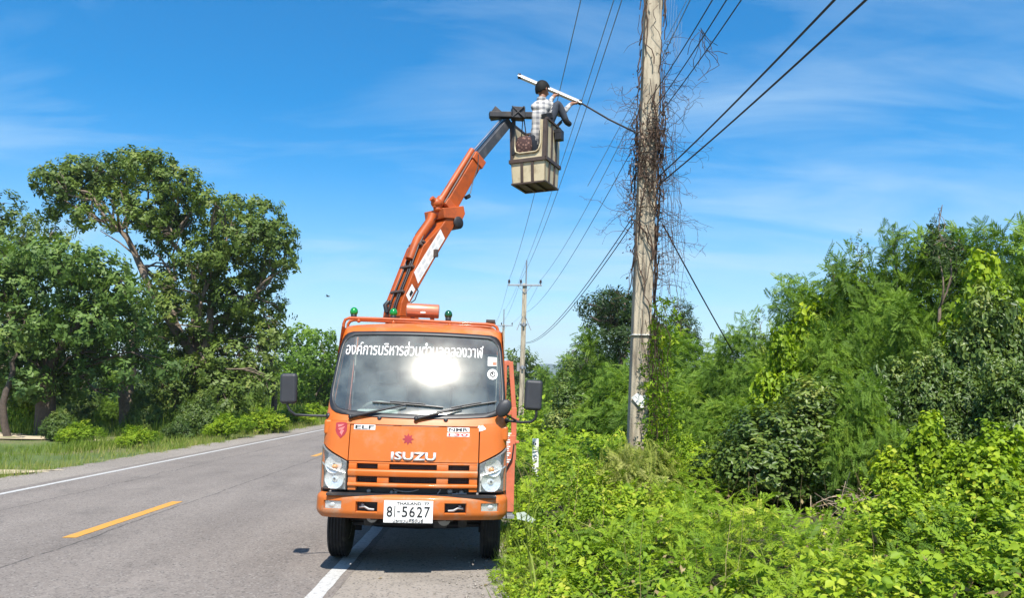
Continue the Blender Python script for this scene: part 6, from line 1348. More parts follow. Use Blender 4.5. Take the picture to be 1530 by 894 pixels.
# ---- undergrowth: countless herbs, seedlings and creepers, one object
def verge_density(x, y): return 1.0
def ground_cover():
    parts = []; rg = np.random.default_rng(77)
    # bands by distance so leaves stay small near and grow coarser far
    for (y0, y1, x1, dens, kinds, s0, s1) in [(4.6, 9.0, 5.0, 400, 'hvfb', .45, 0.95), (9.0, 14, 6.0, 190, 'hvfb', .6, 1.15), (14, 22, 7.0, 46, 'hvf', 1.1, 1.9), (22, 40, 7.0, 11, 'hv', 1.8, 3.0), (40, 110, 8, 2.2, 'h', 3.5, 6)]:
        n = int((y1 - y0) * x1 * dens * 0.80); x = 0.02 + x1 * rg.random(n); y = y0 + (y1 - y0) * rg.random(n)
        x += 0.10 * np.sin(y * 3.1) * (x < 0.4)
        patch = 0.5 + 0.5 * np.sin(1.1 * x + 0.6 * y + 1.3) * np.sin(0.7 * x - 0.9 * y) + 0.15 * rg.normal(size=n)
        big = 0.5 + 0.5 * np.sin(1.9 * x - 1.3 * y + 0.6) * np.sin(1.2 * x + 1.7 * y)
        mound = 0.5 + 0.28 * np.sin(3.1 * x + 1.9 * y) * np.sin(2.3 * y - 1.7 * x + 2) + 0.24 * np.sin(6.7 * x - 3.3 * y + 1) * np.sin(5.1 * y + 2.9 * x)
        ht = (0.05 + 0.40 * smooth01(0.0, 1.4, x)) * (0.10 + 0.4 * patch.clip(0, 1) + 0.75 * mound + 0.55 * big) * (1 + 0.25 * smooth01(2, 5, x))
        z = ground_z(x, y) + ht * rg.random(n) ** 0.5
        pos = np.stack([x, y, z], -1); d = nrm(np.stack([0.35 * rg.normal(size=n) - 0.15, 0.35 * rg.normal(size=n) - 0.15, np.full(n, 1.0)], -1)); sc = rg.uniform(s0, s1, n) * (0.6 + 0.4 * smooth01(0, 0.5, x))
        sel = (patch * 2.2 + 0.5 * rg.random(n)); kind = np.where(sel < 0.75, 0, np.where(sel < 1.5, 1, 2))
        hol = ((x - 3.45) / 0.95) ** 2 + ((y - 9.3) / 1.5) ** 2; x = np.where(hol < 1, -99.0, x); pos[:, 0] = x; ok = x > -50
        pools = {0: SP['herb'], 1: SP['vine'], 2: SP['feather'] if 'f' in kinds else SP['herb']}
        for k in (0, 1, 2):
            pool = pools[k]; w_ = rg.integers(0, len(pool), n)
            for j, (tv, tq, tt) in enumerate(pool):
                m = (kind == k) & (w_ == j) & ok
                if k == 2: m &= rg.random(n) < 0.26
                if m.any():
                    base = {0: 0.44, 1: 0.50, 2: 0.30}[k]; parts.append(scatter(tv, tq, tt, pos[m], frames(d[m], rg), sc[m] * (0.85 if k == 2 else 1.0), base - 0.04 + 0.22 * (patch[m] - .5) + 0.30 * (big[m] - 0.5) + 0.16 * rg.normal(size=m.sum()) + 0.22 * (rg.random(m.sum()) < 0.05)))
    V, Q, T = merge(parts); o = np_mesh('undergrowth', V, Q, np.clip(T, 0, 1), M['leaf_herb']); tag(o, kind='stuff'); return len(Q)
NQ = ground_cover()
def dead_matter():
    rg = np.random.default_rng(79); M['dead_weed'] = leaf_mat('dead_weed', [(0.0, (0.10, 0.065, 0.03)), (1.0, (0.36, 0.28, 0.14))], trans=0.15, rough=0.8, spec=0.1); parts = []
    n = 1500; y = 4.7 + 14 * rg.random(n) ** 1.3; x = 0.1 + 5 * rg.random(n); z = ground_z(x, y) + 0.05 + 0.42 * rg.random(n) * smooth01(0, 1.2, x); v, q = leaf1(0.07, 0.016)
    parts.append(scatter(v, q, np.zeros(1), np.stack([x, y, z], -1), frames(rg.normal(size=(n, 3)), rg), rg.uniform(.6, 1.5, n), 0.5 + .3 * rg.normal(size=n)))
    n = 260; y = 4.9 + 12 * rg.random(n); x = 0.25 + 4.6 * rg.random(n); z = ground_z(x, y) + 0.1; v = np.array([[-.0025, 0, 0], [.0025, 0, 0], [.022, 0, .45], [.019, 0, .45]]); v2 = np.array([[.019, 0, .45], [.022, 0, .45], [.075, 0, .8], [.0735, 0, .8]])
    V_ = np.concatenate([v, v2]); Q_ = np.array([[0, 1, 2, 3], [4, 5, 6, 7]]); parts.append(scatter(V_, Q_, np.zeros(2), np.stack([x, y, z], -1), frames(np.array([[0, 0, 1.0]] * n) + 0.30 * rg.normal(size=(n, 3)), rg), rg.uniform(.5, 1.1, n), 0.75 + .2 * rg.normal(size=n)))
    # a few fallen leaves blown on to the shoulder and the lane
    n = 150; y = 5 + 22 * rg.random(n); x = -1.3 + 1.35 * rg.random(n) ** .6; x[::5] = -8.5 + 8 * rg.random(len(x[::5])); v, q = leaf1(0.045, 0.013); d = np.array([[0, 0, 1.0]] * n) + .1 * rg.normal(size=(n, 3))
    parts.append(scatter(v, q, np.zeros(1), np.stack([x, y, np.full(n, 0.012)], -1), frames(d, rg), rg.uniform(.5, 1.3, n), 0.3 + .3 * rg.normal(size=n)))
    V, Q, T = merge(parts); tag(np_mesh('fallen_leaves', V, Q, np.clip(T, 0, 1), M['dead_weed']), kind='stuff')
dead_matter()
def grass_field():
    rg = np.random.default_rng(78); parts = []
    gs = [sprig_grass(7, 0.34, 0.0045, s) for s in (1, 2)]; gl = [sprig_grass(5, 0.62, 0.006, s, lean=0.9) for s in (3, 4)]
    # tufts along the edge of the right shoulder and in the weeds
    n = 900; y = 4.6 + 40 * rg.random(n) ** 1.8; x = 0.06 + 0.5 * rg.random(n) ** 1.7
    pos = np.stack([x, y, ground_z(x, y) - 0.02], -1)
    for k, t in enumerate(gs): m = np.arange(n) % 2 == k; parts.append(scatter(*t, pos[m], frames(np.array([[-0.25, 0, 1.0]] * m.sum()) + 0.2 * rg.normal(size=(m.sum(), 3)), rg), rg.uniform(.35, .95, m.sum()), 0.45 + 0.15 * rg.normal(size=m.sum())))
    n = 150; y = 5.5 + 12 * rg.random(n); x = 0.25 + 2.4 * rg.random(n); pos = np.stack([x, y, ground_z(x, y)], -1)
    for k, t in enumerate(gl): m = np.arange(n) % 2 == k; parts.append(scatter(*t, pos[m], frames(np.array([[0, 0, 1.0]] * m.sum()) + 0.2 * rg.normal(size=(m.sum(), 3)), rg), rg.uniform(.7, 1.35, m.sum()), 0.55 + 0.12 * rg.normal(size=m.sum())))
    V, Q, T = merge(parts); tag(np_mesh('verge_grass', V, Q, np.clip(T, 0, 1), M['grass']), kind='stuff')
    parts = []
    for (y0, y1, x0, x1, dens, s0, s1) in [(11, 20, -18, -9.5, 62, .7, 1.3), (20, 32, -26, -9.3, 34, .9, 1.7), (32, 50, -34, -9.2, 16, 1.3, 2.4), (50, 120, -40, -9, 3.2, 2.2, 4.5)]:
        n = int((y1 - y0) * (x1 - x0) * dens); y = y0 + (y1 - y0) * rg.random(n); x = x0 + (x1 - x0) * rg.random(n); x = np.where(x > -9.9, x - 0.25 * np.abs(np.sin(2.1 * y)), x)
        bare = ((x + 22.5) / 7.4) ** 2 + ((y - 29.5) / 1.9) ** 2 < 1; bare |= ((x + 12.0) / 2.8) ** 2 + ((y - 17) / .45) ** 2 < 1
        p2_ = 0.5 + 0.5 * np.sin(0.5 * x + 0.35 * y) * np.sin(0.8 * x - 0.3 * y + 1); keep = (~bare) & (rg.random(n) < 0.35 + 0.65 * p2_); x, y, p2_ = x[keep], y[keep], p2_[keep]; n = len(x)
        sc = rg.uniform(s0, s1, n) * (0.45 + 0.55 * smooth01(-9.5, -11.5, x)) * (0.45 + 1.0 * p2_ ** 1.5 + 0.25 * rg.random(n)) * (1 - 0.70 * smooth01(-11.8, -14.0, x) * (y < 30.5)); pos = np.stack([x, y, ground_z(x, y) - 0.02], -1)
        for k, t in enumerate(gs): m = np.arange(n) % 2 == k; parts.append(scatter(*t, pos[m], frames(np.array([[0, 0, 1.0]] * m.sum()) + 0.18 * rg.normal(size=(m.sum(), 3)), rg), sc[m], 0.60 - 0.30 * p2_[m] + 0.20 * rg.normal(size=m.sum()) + 0.25 * smooth01(-11.6, -9.8, x[m])))
    V, Q, T = merge(parts); tag(np_mesh('grass', V, Q, np.clip(T, 0, 1), M['grass']), kind='stuff'); return len(Q)
NQ2 = grass_field()

# ------------------------------------------------------------------ trees
def limb(mb, a, b, r0, r1, rg, bend=0.12, n=6):
    a, b = Vector(a), Vector(b); L_ = (b - a).length; pts = []
    off = Vector(rg.normal(size=3)) * L_ * bend; off2 = Vector(rg.normal(size=3)) * L_ * bend * 0.5
    for i in range(n + 1): t = i / n; pts.append(a.lerp(b, t) + off * math.sin(math.pi * t) + off2 * math.sin(2 * math.pi * t) + Vector((0, 0, 0.10 * L_ * math.sin(math.pi * t))))
    mb.tube(pts, [r0 + (r1 - r0) * i / n for i in range(n + 1)], 7, caps=False); return pts
def tree(name, label, base, forks, blobs, sprigs, mat_, bark='bark', trunk_r=0.3, seed=1, cat='tree', group=None, bare=(), hue=0.2, scale=(0.8, 1.25), up=0.25, twigs=3):
    """base: ground point; forks: crotch points the limbs leave from; blobs: (centre, radii, sprig count) of the crown in world space"""
    rg = np.random.default_rng(seed); root = empty(name, base, label, cat, group); B = Vector(base)
    tm = MB(); prev = Vector((0, 0, -0.3)); fk = [Vector(f) - B for f in forks]
    limb(tm, prev, fk[0], trunk_r * 1.25, trunk_r * 0.8, rg, 0.05)
    for f in fk[1:]: limb(tm, fk[0], f, trunk_r * 0.50, trunk_r * 0.26, rg, 0.08)
    tm.build('trunk', M[bark], root, smooth=60)
    lm = MB()
    for c, r, n in blobs:
        c = Vector(c) - B; f = min(fk, key=lambda q: (q - c).length + 0.6 * max(0, q.z - c.z))
        if max(r) < 0.6 and trunk_r > 0.3 and rg.random() < 0.75: continue
        pts = limb(lm, f, c, max(0.006, trunk_r * 0.17), max(0.004, trunk_r * 0.04), rg, 0.10)
        for i in range(twigs):
            d = Vector(nrm(rg.normal(size=3))); e = c + Vector((d.x * r[0], d.y * r[1], abs(d.z) * r[2])) * 0.8; limb(lm, pts[4], e, max(0.004, min(0.03, trunk_r * 0.08)), 0.004, rg, 0.10, 4)
    for p in bare: q = [Vector(v) - B for v in p]; lm.tube(q, [0.07 * (1 - 0.75 * i / (len(q) - 1)) for i in range(len(q))], 6, caps=False)
    lm.build('branch', M[bark], root, smooth=60)
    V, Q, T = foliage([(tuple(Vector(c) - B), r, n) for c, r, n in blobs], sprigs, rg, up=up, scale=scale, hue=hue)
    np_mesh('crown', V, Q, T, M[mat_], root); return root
def crown_px(spec, Y, seed, dens, flat=0.8, sat=0):
    """spec: (px, py, r_px) clumps of the crown as seen, spread in depth"""
    rg = np.random.default_rng(seed); out = []
    for px, py, rp in spec:
        y = Y + rg.uniform(-1, 1) * 2.2; r = rp * y / FPX; c = at(px, py, y); out.append((tuple(c), (r, r * 1.15, r * flat), int(dens * r * r * 0.8)))
        for q in range(sat): d = nrm(rg.normal(size=3)); s = r * rg.uniform(.32, .52); out.append((tuple(np.array(c) + d * np.array([r, r, r * flat]) * 0.95), (s, s, s * .75), int(dens * s * s * 1.2)))
    return out
G_L = 'trees across the road'
# big spreading tree, open crown
spec = [(92, 278, 34), (130, 262, 34), (118, 300, 30), (165, 262, 36), (200, 250, 30), (228, 262, 36), (262, 278, 34), (170, 300, 26), (225, 310, 34), (270, 310, 28), (296, 292, 18),
        (322, 312, 26), (352, 326, 34), (392, 330, 34), (420, 356, 26), (372, 362, 40), (412, 385, 30), (335, 372, 34), (345, 410, 40), (392, 412, 30), (300, 385, 26), (318, 440, 34), (355, 450, 34), (398, 470, 24), (268, 412, 24), (292, 455, 36), (262, 470, 30), (335, 490, 36), (378, 505, 34), (405, 500, 22), (300, 510, 26), (260, 520, 30), (345, 540, 34), (385, 550, 28), (290, 560, 26), (330, 585, 30), (370, 590, 24), (428, 466, 9), (95, 318, 22), (140, 330, 22), (240, 345, 22), (78, 262, 14), (255, 590, 24), (300, 605, 26), (275, 560, 26), (318, 560, 26), (262, 610, 18), (345, 610, 20), (240, 560, 22), (235, 372, 20), (285, 345, 24), (250, 330, 24), (292, 398, 24), (240, 430, 20), (205, 330, 18), (300, 580, 22), (285, 535, 24), (245, 500, 20), (310, 535, 22), (400, 580, 18)]
b1 = at(292, 640, 36.5); b1.z = float(ground_z(b1.x, 36.5))
tree('broadleaf_tree', 'tallest tree across the road, open-crowned with bare forking limbs', b1, [at(296, 540, 36.5), at(215, 400, 36.2), at(255, 360, 37), at(330, 400, 36.5), at(380, 440, 36), at(180, 345, 36.5), at(300, 450, 35.6)], crown_px(spec, 36.5, 5, 105, sat=2), SP['twig'], 'leaf_tree', trunk_r=0.40, seed=51, group=G_L, hue=0.16,
     bare=[(at(215, 400, 36.2), at(200, 380, 36), at(178, 362, 36), at(150, 345, 36)), (at(215, 400, 36.2), at(190, 350, 36), at(188, 310, 36), at(180, 285, 36)), (at(262, 420, 36.6), at(258, 380, 36.6), at(270, 350, 36.6)), (at(262, 420, 36), at(240, 385, 36), at(222, 372, 36)), (at(255, 485, 34.6), at(272, 486, 34.4), at(300, 489, 34.3))])
# dense rounded tree in front, whose crown comes low
spec = [(20, 400, 44), (70, 395, 36), (110, 400, 42), (150, 405, 36), (10, 445, 44), (55, 440, 50), (105, 448, 46), (150, 440, 40), (188, 440, 28), (30, 495, 50), (85, 495, 48), (135, 490, 44), (178, 480, 34), (205, 500, 28), (5, 545, 40), (50, 545, 40), (95, 540, 34), (215, 465, 20), (150, 525, 26), (195, 535, 22), (-30, 430, 50), (-40, 490, 50), (180, 560, 18), (225, 540, 18), (20, 585, 22), (250, 555, 20), (120, 560, 22), (60, 585, 16), (168, 590, 14), (15, 575, 26), (45, 580, 24), (82, 575, 24), (110, 592, 18), (135, 570, 22)]
b2 = at(70, 640, 31.5); b2.z = float(ground_z(b2.x, 31.5))
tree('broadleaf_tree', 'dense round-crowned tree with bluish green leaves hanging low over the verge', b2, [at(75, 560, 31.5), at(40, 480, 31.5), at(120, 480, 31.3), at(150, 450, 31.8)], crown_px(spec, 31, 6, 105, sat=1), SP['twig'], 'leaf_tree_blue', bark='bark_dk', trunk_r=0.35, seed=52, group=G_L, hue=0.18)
spec = [(5, 310, 26), (30, 330, 24), (-10, 345, 34), (28, 360, 30), (60, 350, 24), (85, 345, 22), (0, 380, 34), (45, 385, 28), (90, 375, 26), (-40, 330, 40)]
b3 = at(10, 640, 40); b3.z = float(ground_z(b3.x, 40))
tree('broadleaf_tree', 'dark tree showing behind the dense round-crowned one at the picture edge', b3, [at(15, 470, 40), at(40, 400, 40), at(0, 400, 40)], crown_px(spec, 40, 7, 62), SP['twig'], 'leaf_tree', trunk_r=0.32, seed=53, group=G_L)
b4 = at(192, 640, 35); b4.z = float(ground_z(b4.x, 35))
tree('broadleaf_tree', 'leaning brown trunk with a torn pale scar, standing in the shade between two crowns', b4, [at(196, 560, 35), at(214, 500, 35.2), at(205, 480, 34.8)], crown_px([(215, 500, 24), (232, 480, 26), (200, 470, 22), (240, 515, 20)], 35, 8, 40), SP['twig'], 'leaf_tree', trunk_r=0.36, seed=54, group=G_L)
mb = MB(); p = at(196, 558, 34.55); mb.ball((0, 0, 0), (0.22, 0.12, 0.30), 10, 7, Matrix.Rotation(0.4, 3, 'Y')); o = mb.build('bark_scar', surf_mat('torn_wood', (0.42, 0.26, 0.17), 0.9, var=0.3), bpy.data.objects['broadleaf_tree.003'], smooth=60); o.location = p - b4
# dim back row that closes the view under the crowns
spec = [(-20, 520, 60), (40, 520, 60), (110, 515, 60), (180, 520, 55), (245, 530, 50), (-10, 580, 50), (60, 580, 50), (130, 575, 50), (200, 580, 46), (260, 580, 40)]
b5 = at(120, 640, 52); b5.z = float(ground_z(b5.x, 52))
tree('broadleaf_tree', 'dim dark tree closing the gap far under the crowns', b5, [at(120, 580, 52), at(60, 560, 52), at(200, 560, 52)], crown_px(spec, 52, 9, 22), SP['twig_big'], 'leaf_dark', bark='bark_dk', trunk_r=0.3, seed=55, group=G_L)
# bamboo-like clump near the road bend
spec = [(452, 510, 26), (478, 512, 22), (440, 540, 30), (470, 545, 30), (495, 540, 26), (430, 575, 30), (465, 585, 32), (495, 580, 28), (448, 612, 26), (484, 612, 26), (420, 605, 24), (512, 560, 30), (520, 600, 30), (412, 560, 26), (540, 570, 40), (560, 600, 40)]
b6 = at(462, 628, 62); b6.z = 0
tree('bushy_tree', 'light green fine-leaved clump of trees by the road, left of the cab mirror', b6, [at(462, 600, 62), at(440, 570, 62), at(490, 570, 62)], crown_px(spec, 62, 10, 75), SP['far'], 'leaf_feather', trunk_r=0.2, seed=56, group=G_L, hue=0.1)
# thinner trunks standing in the shade
for k, (px, Y, r, lb) in enumerate([(16, 29.5, 0.11, 'dark straight trunk at the picture edge, under the dense crown'), (66, 33, 0.09, 'thin dark trunk rising from the shade under the dense crown'), (88, 36, 0.09, 'thin reddish trunk in the shade, right of the thin dark one'), (402, 40, 0.15, 'short dark trunk at the right end of the open-crowned tree')]):
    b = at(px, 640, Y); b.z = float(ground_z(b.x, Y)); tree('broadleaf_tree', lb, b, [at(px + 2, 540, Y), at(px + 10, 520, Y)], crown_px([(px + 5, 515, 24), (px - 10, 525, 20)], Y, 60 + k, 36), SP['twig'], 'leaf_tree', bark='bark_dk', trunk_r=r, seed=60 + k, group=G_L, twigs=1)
# shrubs on the far verge
for a in [('gloss', 92, 618, 28, 60, 'grey-green shrub on the far verge at the end of the sandy track'), ('vine', 50, 560, 34, 60, 'sunlit yellow-green bush under the dense crown'), ('feather', 176, 566, 37, 44, 'small feathery bush in a patch of light beside the leaning trunk'),
          ('herb', 120, 632, 27, 70, 'leafy weed mound on the verge below the dense crown'), ('gloss', 215, 592, 33, 60, 'leafy bush at the foot of the leaning trunk'), ('gloss', 300, 592, 31, 70, 'low grey-green bush round the open-crowned tree'), ('herb', 340, 622, 30, 80, 'bright weed mound on the verge below the open-crowned tree'),
          ('herb', 395, 612, 34, 80, 'bright weed mound near the short dark trunk'), ('herb', 440, 610, 42, 80, 'bright weed mound below the cab mirror'), ('vine', 470, 606, 50, 70, 'bright bush where the verge meets the cab'), ('gloss', 268, 625, 28, 50, 'small dry-looking bush at the shaded verge'), ('herb', 30, 622, 36, 60, 'leafy weeds behind the sandy track'),
          ('herb', 205, 640, 25, 70, 'leafy weeds on the verge in front of the leaning trunk'), ('gloss', 130, 590, 38, 70, 'shaded shrub beneath the dense crown')]:
    shr(*a, 'shrubs on the far verge')
# right-hand skyline trees
spec = [(885, 462, 16), (905, 455, 18), (925, 452, 18), (940, 462, 18), (900, 485, 18), (925, 480, 20), (942, 490, 22), (915, 505, 20), (938, 515, 20), (955, 470, 16), (965, 500, 20)]
b7 = at(930, 600, 29); b7.z = float(ground_z(b7.x, 29))
tree('spiky_tree', 'dark tree with feathery spiky boughs just left of the vine-clad pole', b7, [at(930, 540, 29), at(915, 490, 29), at(945, 490, 29)], crown_px(spec, 29, 11, 420, sat=1), SP['fine'], 'leaf_dark', bark='bark_dk', trunk_r=0.14, seed=57, up=0.1, bare=[(at(925, 490, 29), at(905, 462, 29), at(880, 455, 29), at(868, 452, 29)), (at(915, 480, 29), at(895, 480, 29), at(876, 470, 29))], scale=(0.9, 1.6))
spec = [(1020, 472, 15), (1012, 492, 16), (1028, 492, 15), (1015, 515, 18), (1030, 515, 16), (1022, 540, 20), (1000, 500, 9), (1008, 535, 16)]
b8 = at(1020, 600, 28); b8.z = float(ground_z(b8.x, 28))
tree('ivy_stump', 'tall dark stump smothered in small-leaved creeper, right of the vine-clad pole', b8, [at(1020, 540, 28), at(1020, 500, 28)], crown_px(spec, 28, 12, 900, 1.1), SP['fine'], 'leaf_dark', bark='bark_dk', trunk_r=0.16, seed=58, twigs=1, scale=(0.6, 0.95))
spec = [(866, 515, 9), (876, 528, 9), (858, 530, 8), (868, 545, 10), (880, 545, 8), (860, 520, 6), (872, 508, 5)]
b9 = at(868, 600, 30); b9.z = float(ground_z(b9.x, 30))
tree('sapling', 'thin airy sapling left of the dark spiky tree', b9, [at(868, 560, 30), at(868, 530, 30)], crown_px(spec, 30, 13, 110), SP['fine'], 'leaf_dark', trunk_r=0.05, seed=59)
spec = [(765, 545, 18), (782, 538, 18), (795, 548, 16), (770, 570, 22), (792, 572, 20), (755, 565, 20), (740, 570, 24), (800, 590, 18)]
b10 = at(778, 600, 118); b10.z = 0
tree('broadleaf_tree', 'round tree far down the road, behind the pole with the crossarm', b10, [at(778, 575, 118), at(770, 560, 118)], crown_px(spec, 118, 14, 12), SP['twig_big'], 'leaf_tree', trunk_r=0.4, seed=61, scale=(1.4, 2.2))
# tall young tree above the thicket
spec = [(1402, 338, 8), (1398, 352, 10), (1408, 354, 9), (1392, 368, 11), (1404, 370, 12), (1416, 372, 10), (1388, 388, 11), (1402, 392, 14), (1418, 390, 12), (1410, 410, 16)]
b11 = at(1404, 560, 13.2); b11.z = float(ground_z(b11.x, 13.2))
tree('young_tree', 'slender young tree poking highest out of the thicket skyline', b11, [at(1404, 460, 13.2), at(1402, 380, 13.2), at(1402, 345, 13.2)], crown_px(spec, 13.2, 15, 1500, 1.0), SP['gloss'], 'leaf_dark', trunk_r=0.035, seed=62, scale=(0.6, 1.0), twigs=2)
for k, (px, py, Y, lb) in enumerate([(1284, 362, 14.6, 'thin leafy shoot on the skyline, left of the highest young tree'), (1335, 345, 14.2, 'thin feathery shoot on the skyline, close to the highest young tree'), (1245, 395, 15.2, 'thin leafy shoot at the shoulder of the thicket skyline'), (1475, 342, 13.4, 'thin feathery shoot on the skyline near the right edge'), (1135, 470, 18, 'thin shoot over the low dip of the thicket skyline')]):
    t = at(px, py, Y); b = Vector((t.x + 0.1, Y, float(ground_z(t.x, Y)))); bl = [(tuple(t + Vector((0.05 * math.sin(i * 2.1), 0.05 * math.cos(i * 1.7), -0.16 * i))), (0.10, 0.10, 0.12), 7) for i in range(7)]
    tree('sapling', lb, b, [t + Vector((0, 0, -0.9)), t + Vector((0, 0, -0.3))], bl, SP['feather'] if k % 2 else SP['gloss'], 'leaf_feather' if k % 2 else 'leaf_gloss', trunk_r=0.015, seed=70 + k, twigs=1, scale=(0.5, 0.9), group='shoots on the thicket skyline')

# ------------------------------------------------------------------ vines on the near pole
def vines():
    rg = np.random.default_rng(91); mb = MB()
    def on(z, a, r): p = on_pole(z); return Vector((p.x + r * math.cos(a), p.y + r * math.sin(a), z))
    for k in range(95):                                  # stems climbing and winding round the shaft
        z = rg.uniform(2.6, 6.2) if k < 62 else rg.uniform(6.0, 8.4)
        a = (rg.uniform(-1.1, 0.5), rg.uniform(2.7, 4.4), rg.uniform(0, 6.28))[rg.choice(3, p=[.62, .30, .08])]; r = rg.uniform(0.17, 0.21); pts = []; da = rg.normal() * 0.12
        for i in range(rg.integers(6, 12)): z += rg.uniform(0.05, 0.18); a += da + rg.normal() * 0.16; r = float(np.clip(r + rg.normal() * 0.014, 0.165, 0.27)); pts.append(on(z, a, r))
        mb.tube(pts, float(rg.uniform(0.004, 0.012)), 4, caps=False)
    for k in range(190):                                  # tangled mat about the lamp arm and the cables
        zc_ = (5.35, 5.6, 5.8, 5.5, 4.9)[rg.integers(0, 5)] + 0.22 * rg.normal(); a = rg.uniform(2.4, 7.0); pts = []; r = rg.uniform(0.17, 0.25); z = zc_
        for i in range(6): z += rg.normal() * 0.07 - 0.02; a += rg.normal() * 0.30; r = float(np.clip(r + rg.normal() * 0.02, 0.165, 0.30)); pts.append(on(z, a, r))
        mb.tube(pts, float(rg.uniform(0.003, 0.008)), 3, caps=False)
    for k in range(150):                                  # dry tendrils straying into the air
        z = float(np.clip(5.0 + 1.0 * rg.normal(), 2.9, 8.2)); right = rg.random() < 0.62; a = rg.normal() * 0.5 - 0.2 if right else math.pi + rg.normal() * 0.5; p = on(z, a, 0.2); pts = [p]
        d = Vector((math.cos(a), math.sin(a) * 0.6, rg.uniform(-0.5, 0.7))).normalized(); L_ = rg.uniform(0.05, 0.11); n = int(rg.integers(5, 13 if right else 10)); fork = []
        for i in range(n):
            d = (d + Vector(rg.normal(size=3)) * 0.42 + Vector((0, 0, -0.05 * i / n))).normalized(); pts.append(pts[-1] + d * L_)
            if rg.random() < 0.45: fork.append((pts[-1].copy(), d.copy()))
        mb.tube(pts, [0.0050 - 0.0030 * i / n for i in range(n + 1)], 3, caps=False)
        for q, e in fork:
            fp = [q]
            for i in range(int(rg.integers(2, 5))): e = (e + Vector(rg.normal(size=3)) * 0.7).normalized(); fp.append(fp[-1] + e * L_ * 0.6)
            mb.tube(fp, 0.0022, 3, caps=False)
    for k in range(16):                                   # long strands hanging beside the shaft
        z = rg.uniform(4.6, 6.2); p = on(z, rg.normal() * 0.4, 0.22 + 0.3 * rg.random()); pts = [p]
        for i in range(16): pts.append(pts[-1] + Vector((rg.normal() * 0.022, rg.normal() * 0.02, -rg.uniform(0.08, 0.19))))
        mb.tube(pts, 0.0035, 3, caps=False)
    o = mb.build('vine_stems', M['twig'], None, smooth=60, fix=False)
    root = empty('dry_vine', PBASE, 'dead brown vine tangled round the tall concrete pole, stray tendrils in the air', 'vine'); o['kind'] = 'stuff'; o.name = 'tangled_stems'
    o.parent = root; o.location = -PBASE
    # shrivelled leaves on the tangle
    n = 420; z = np.clip(5.2 + 0.9 * rg.normal(size=n), 2.4, 8.3); a = rg.uniform(2.2, 7.2, n); r = rg.uniform(0.17, 0.30, n); c = np.array([list(on_pole(q)) for q in z]); pos = np.stack([c[:, 0] + r * np.cos(a), c[:, 1] + r * np.sin(a), z], -1)
    v, q = leaf1(0.055, 0.016); V, Q, T = scatter(v, q, np.zeros(1), pos, frames(rg.normal(size=(n, 3)), rg), rg.uniform(.5, 1.2, n), 0.4 + .3 * rg.normal(size=n)); V = V - np.array(PBASE)
    M['dead_leaf'] = leaf_mat('dead_leaf', [(0.0, (0.05, 0.028, 0.018)), (1.0, (0.20, 0.12, 0.07))], trans=0.1); lo_ = np_mesh('dead_leaves', V, Q, np.clip(T, 0, 1), M['dead_leaf'], root); lo_['kind'] = 'stuff'
    # torn net caught high on the right
    mb = MB(); c = on_pole(7.55)
    for i in range(9): t = i / 8; mb.tube([c + Vector((0.16 + 0.30 * s_ * (1 - .25 * t), -0.05, 0.45 * (1 - t) * (1 - s_) - 0.40 * s_ * t * 1.2 + 0.25 * math.sin(3 * s_ + t))) for s_ in ls(0, 1, 9)], 0.0016, 3, caps=False)
    for i in range(9): s_ = i / 8; mb.tube([c + Vector((0.16 + 0.30 * s_ * (1 - .25 * t), -0.05, 0.45 * (1 - t) * (1 - s_) - 0.40 * s_ * t * 1.2 + 0.25 * math.sin(3 * s_ + t))) for t in ls(0, 1, 9)], 0.0016, 3, caps=False)
    o = mb.build('torn_net', M['wire_grey'], None, smooth=0, fix=False); tag(o, 'wisp of torn fine net caught near the top of the vine-clad pole', 'net')
    # a dry spray hooked on the outer cable
    mb = MB(); p = at(1046, 45, 8.6)
    for k in range(9):
        pts = [p + Vector((0.02 * rg.normal(), 0, 0.03 * rg.normal()))]; d = Vector((0.25, 0, -1)).normalized()
        for i in range(int(rg.integers(4, 11))): d = (d + Vector((rg.normal() * .45, rg.normal() * .2, rg.normal() * .35 - .1))).normalized(); pts.append(pts[-1] + d * 0.075)
        mb.tube(pts, 0.004, 3, caps=False)
    o = mb.build('dry_spray', M['twig'], None, smooth=0, fix=False); tag(o, 'dry vine spray dangling from the cables, clear of the pole', 'vine')
    # living creeper climbing the foot of the pole on its road-away side
    parts = []; n = 560; z = 0.5 + 2.7 * rg.random(n) ** 1.7; c = np.array([list(on_pole(q)) for q in z]); wd = 0.62 * (1 - 0.55 * (z - 0.5) / 2.7)
    pos = np.stack([c[:, 0] + 0.12 - 0.20 * (z < 2.3) * rg.random(n) + wd * rg.random(n), c[:, 1] - 0.22 + 0.3 * rg.normal(size=n) * .6, z], -1); d = nrm(np.stack([.5 * rg.normal(size=n), -0.6 + .4 * rg.normal(size=n), -0.5 + .4 * rg.normal(size=n)], -1))
    for k, t in enumerate(SP['herb']): m = np.arange(n) % 3 == k; parts.append(scatter(*t, pos[m], frames(d[m], rg), rg.uniform(.45, .95, m.sum()), 0.35 + .2 * rg.normal(size=m.sum())))
    Va, Qa, Ta = merge(parts); parts = []; n = 300; z = 0.15 + 0.68 * rg.random(n); th = rg.uniform(0, 6.28, n); rr2 = rg.uniform(0.1, 0.62, n) * (1.15 - z * .6); c = on_pole(0.5); pos = np.stack([c.x - 0.02 + rr2 * np.cos(th), c.y - 0.45 + rr2 * np.sin(th) * .6, z], -1); d = nrm(np.stack([np.cos(th), np.sin(th), -0.15 + 0.9 * rg.random(n)], -1))
    for k, t in enumerate(SP['feather']): m = np.arange(n) % 3 == k; parts.append(scatter(*t, pos[m], frames(d[m], rg), rg.uniform(.6, 1.0, m.sum()), 0.62 + .15 * rg.normal(size=m.sum())))
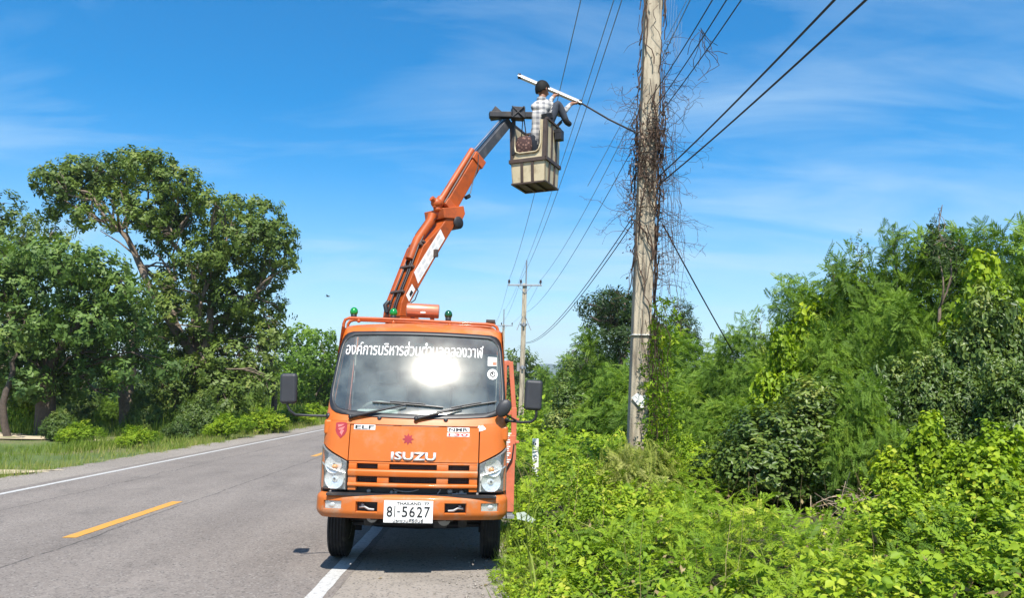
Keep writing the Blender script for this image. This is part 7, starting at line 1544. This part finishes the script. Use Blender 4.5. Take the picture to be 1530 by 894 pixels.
    V, Q, T = merge(parts); root = empty('climbing_creeper', PBASE, 'green and yellowing creeper climbing the foot of the vine-clad pole', 'creeper'); np_mesh('foliage', V - np.array(PBASE), Q, np.clip(T, 0, 1), M['leaf_dry_green'], root); np_mesh('foliage', Va - np.array(PBASE), Qa, np.clip(Ta, 0, 1), M['leaf_herb'], root)
    mb = MB()
    for k in range(26):
        p = on_pole(0.2) + Vector((0.15 + 0.5 * rg.random(), -0.2 + 0.1 * rg.normal(), 0)); pts = [p]
        for i in range(14): q = pts[-1]; cxx = on_pole(q.z).x + 0.22; pts.append(q + Vector(((cxx - q.x) * 0.10 + rg.normal() * .03, rg.normal() * .015, rg.uniform(.14, .26))))
        mb.tube(pts, 0.005, 4, caps=False)
    o = mb.build('creeper_stem', M['twig'], root, smooth=60, fix=False); o.location = -PBASE
vines()
# dry twig heap and fallen branch by the hollow
mb = MB(); rg = np.random.default_rng(15); p0 = at(1272, 785, 8.0)
for k in range(150):
    a = p0 + Vector((rg.normal() * .16, rg.normal() * .12, rg.normal() * .16)); d = Vector((rg.normal(), rg.normal() * .5, rg.normal() * .7)).normalized(); mb.tube([a - d * .14, a + Vector((0, 0, .02)), a + d * .14], 0.004, 3, caps=False)
o = mb.build('dry_twigs', M['dry'], None, smooth=0, fix=False); tag(o, 'heap of dry straw-coloured twigs beside the dark hollow', 'twig heap', kind=None)
mb = MB(); q = [at(1203, 800, 7.6), at(1228, 806, 7.4), at(1250, 822, 7.2), at(1283, 843, 7.0)]; mb.tube(q, [0.012, 0.016, 0.015, 0.009], 6); mb.tube([at(1228, 806, 7.4), at(1238, 786, 7.5), at(1256, 772, 7.6), at(1290, 767, 7.7)], [0.009, 0.008, 0.007, 0.004], 5)
tag(mb.build('fallen_branch', M['dry'], None, smooth=60), 'pale bare fallen branch lying below the dry twig heap', 'branch')

print('TRIS', sum(2 * len(o.data.polygons) for o in bpy.data.objects if o.type == 'MESH'), 'unique', sum(2 * len(m.polygons) for m in bpy.data.meshes))
# ------------------------------------------------------------------ haze
hb = MB(); hb.box((300, 1500, 75), (8000, 4600, 170)); 
m, n, l = newmat('thin_haze'); o_ = n.new('ShaderNodeOutputMaterial'); pv = n.new('ShaderNodeVolumePrincipled'); pv.inputs['Color'].default_value = (0.85, 0.92, 1.0, 1); pv.inputs['Density'].default_value = 0.00025; pv.inputs['Anisotropy'].default_value = 0.2; l.new(pv.outputs[0], o_.inputs['Volume'])
tag(hb.build('haze', m, None, smooth=0), kind='stuff')
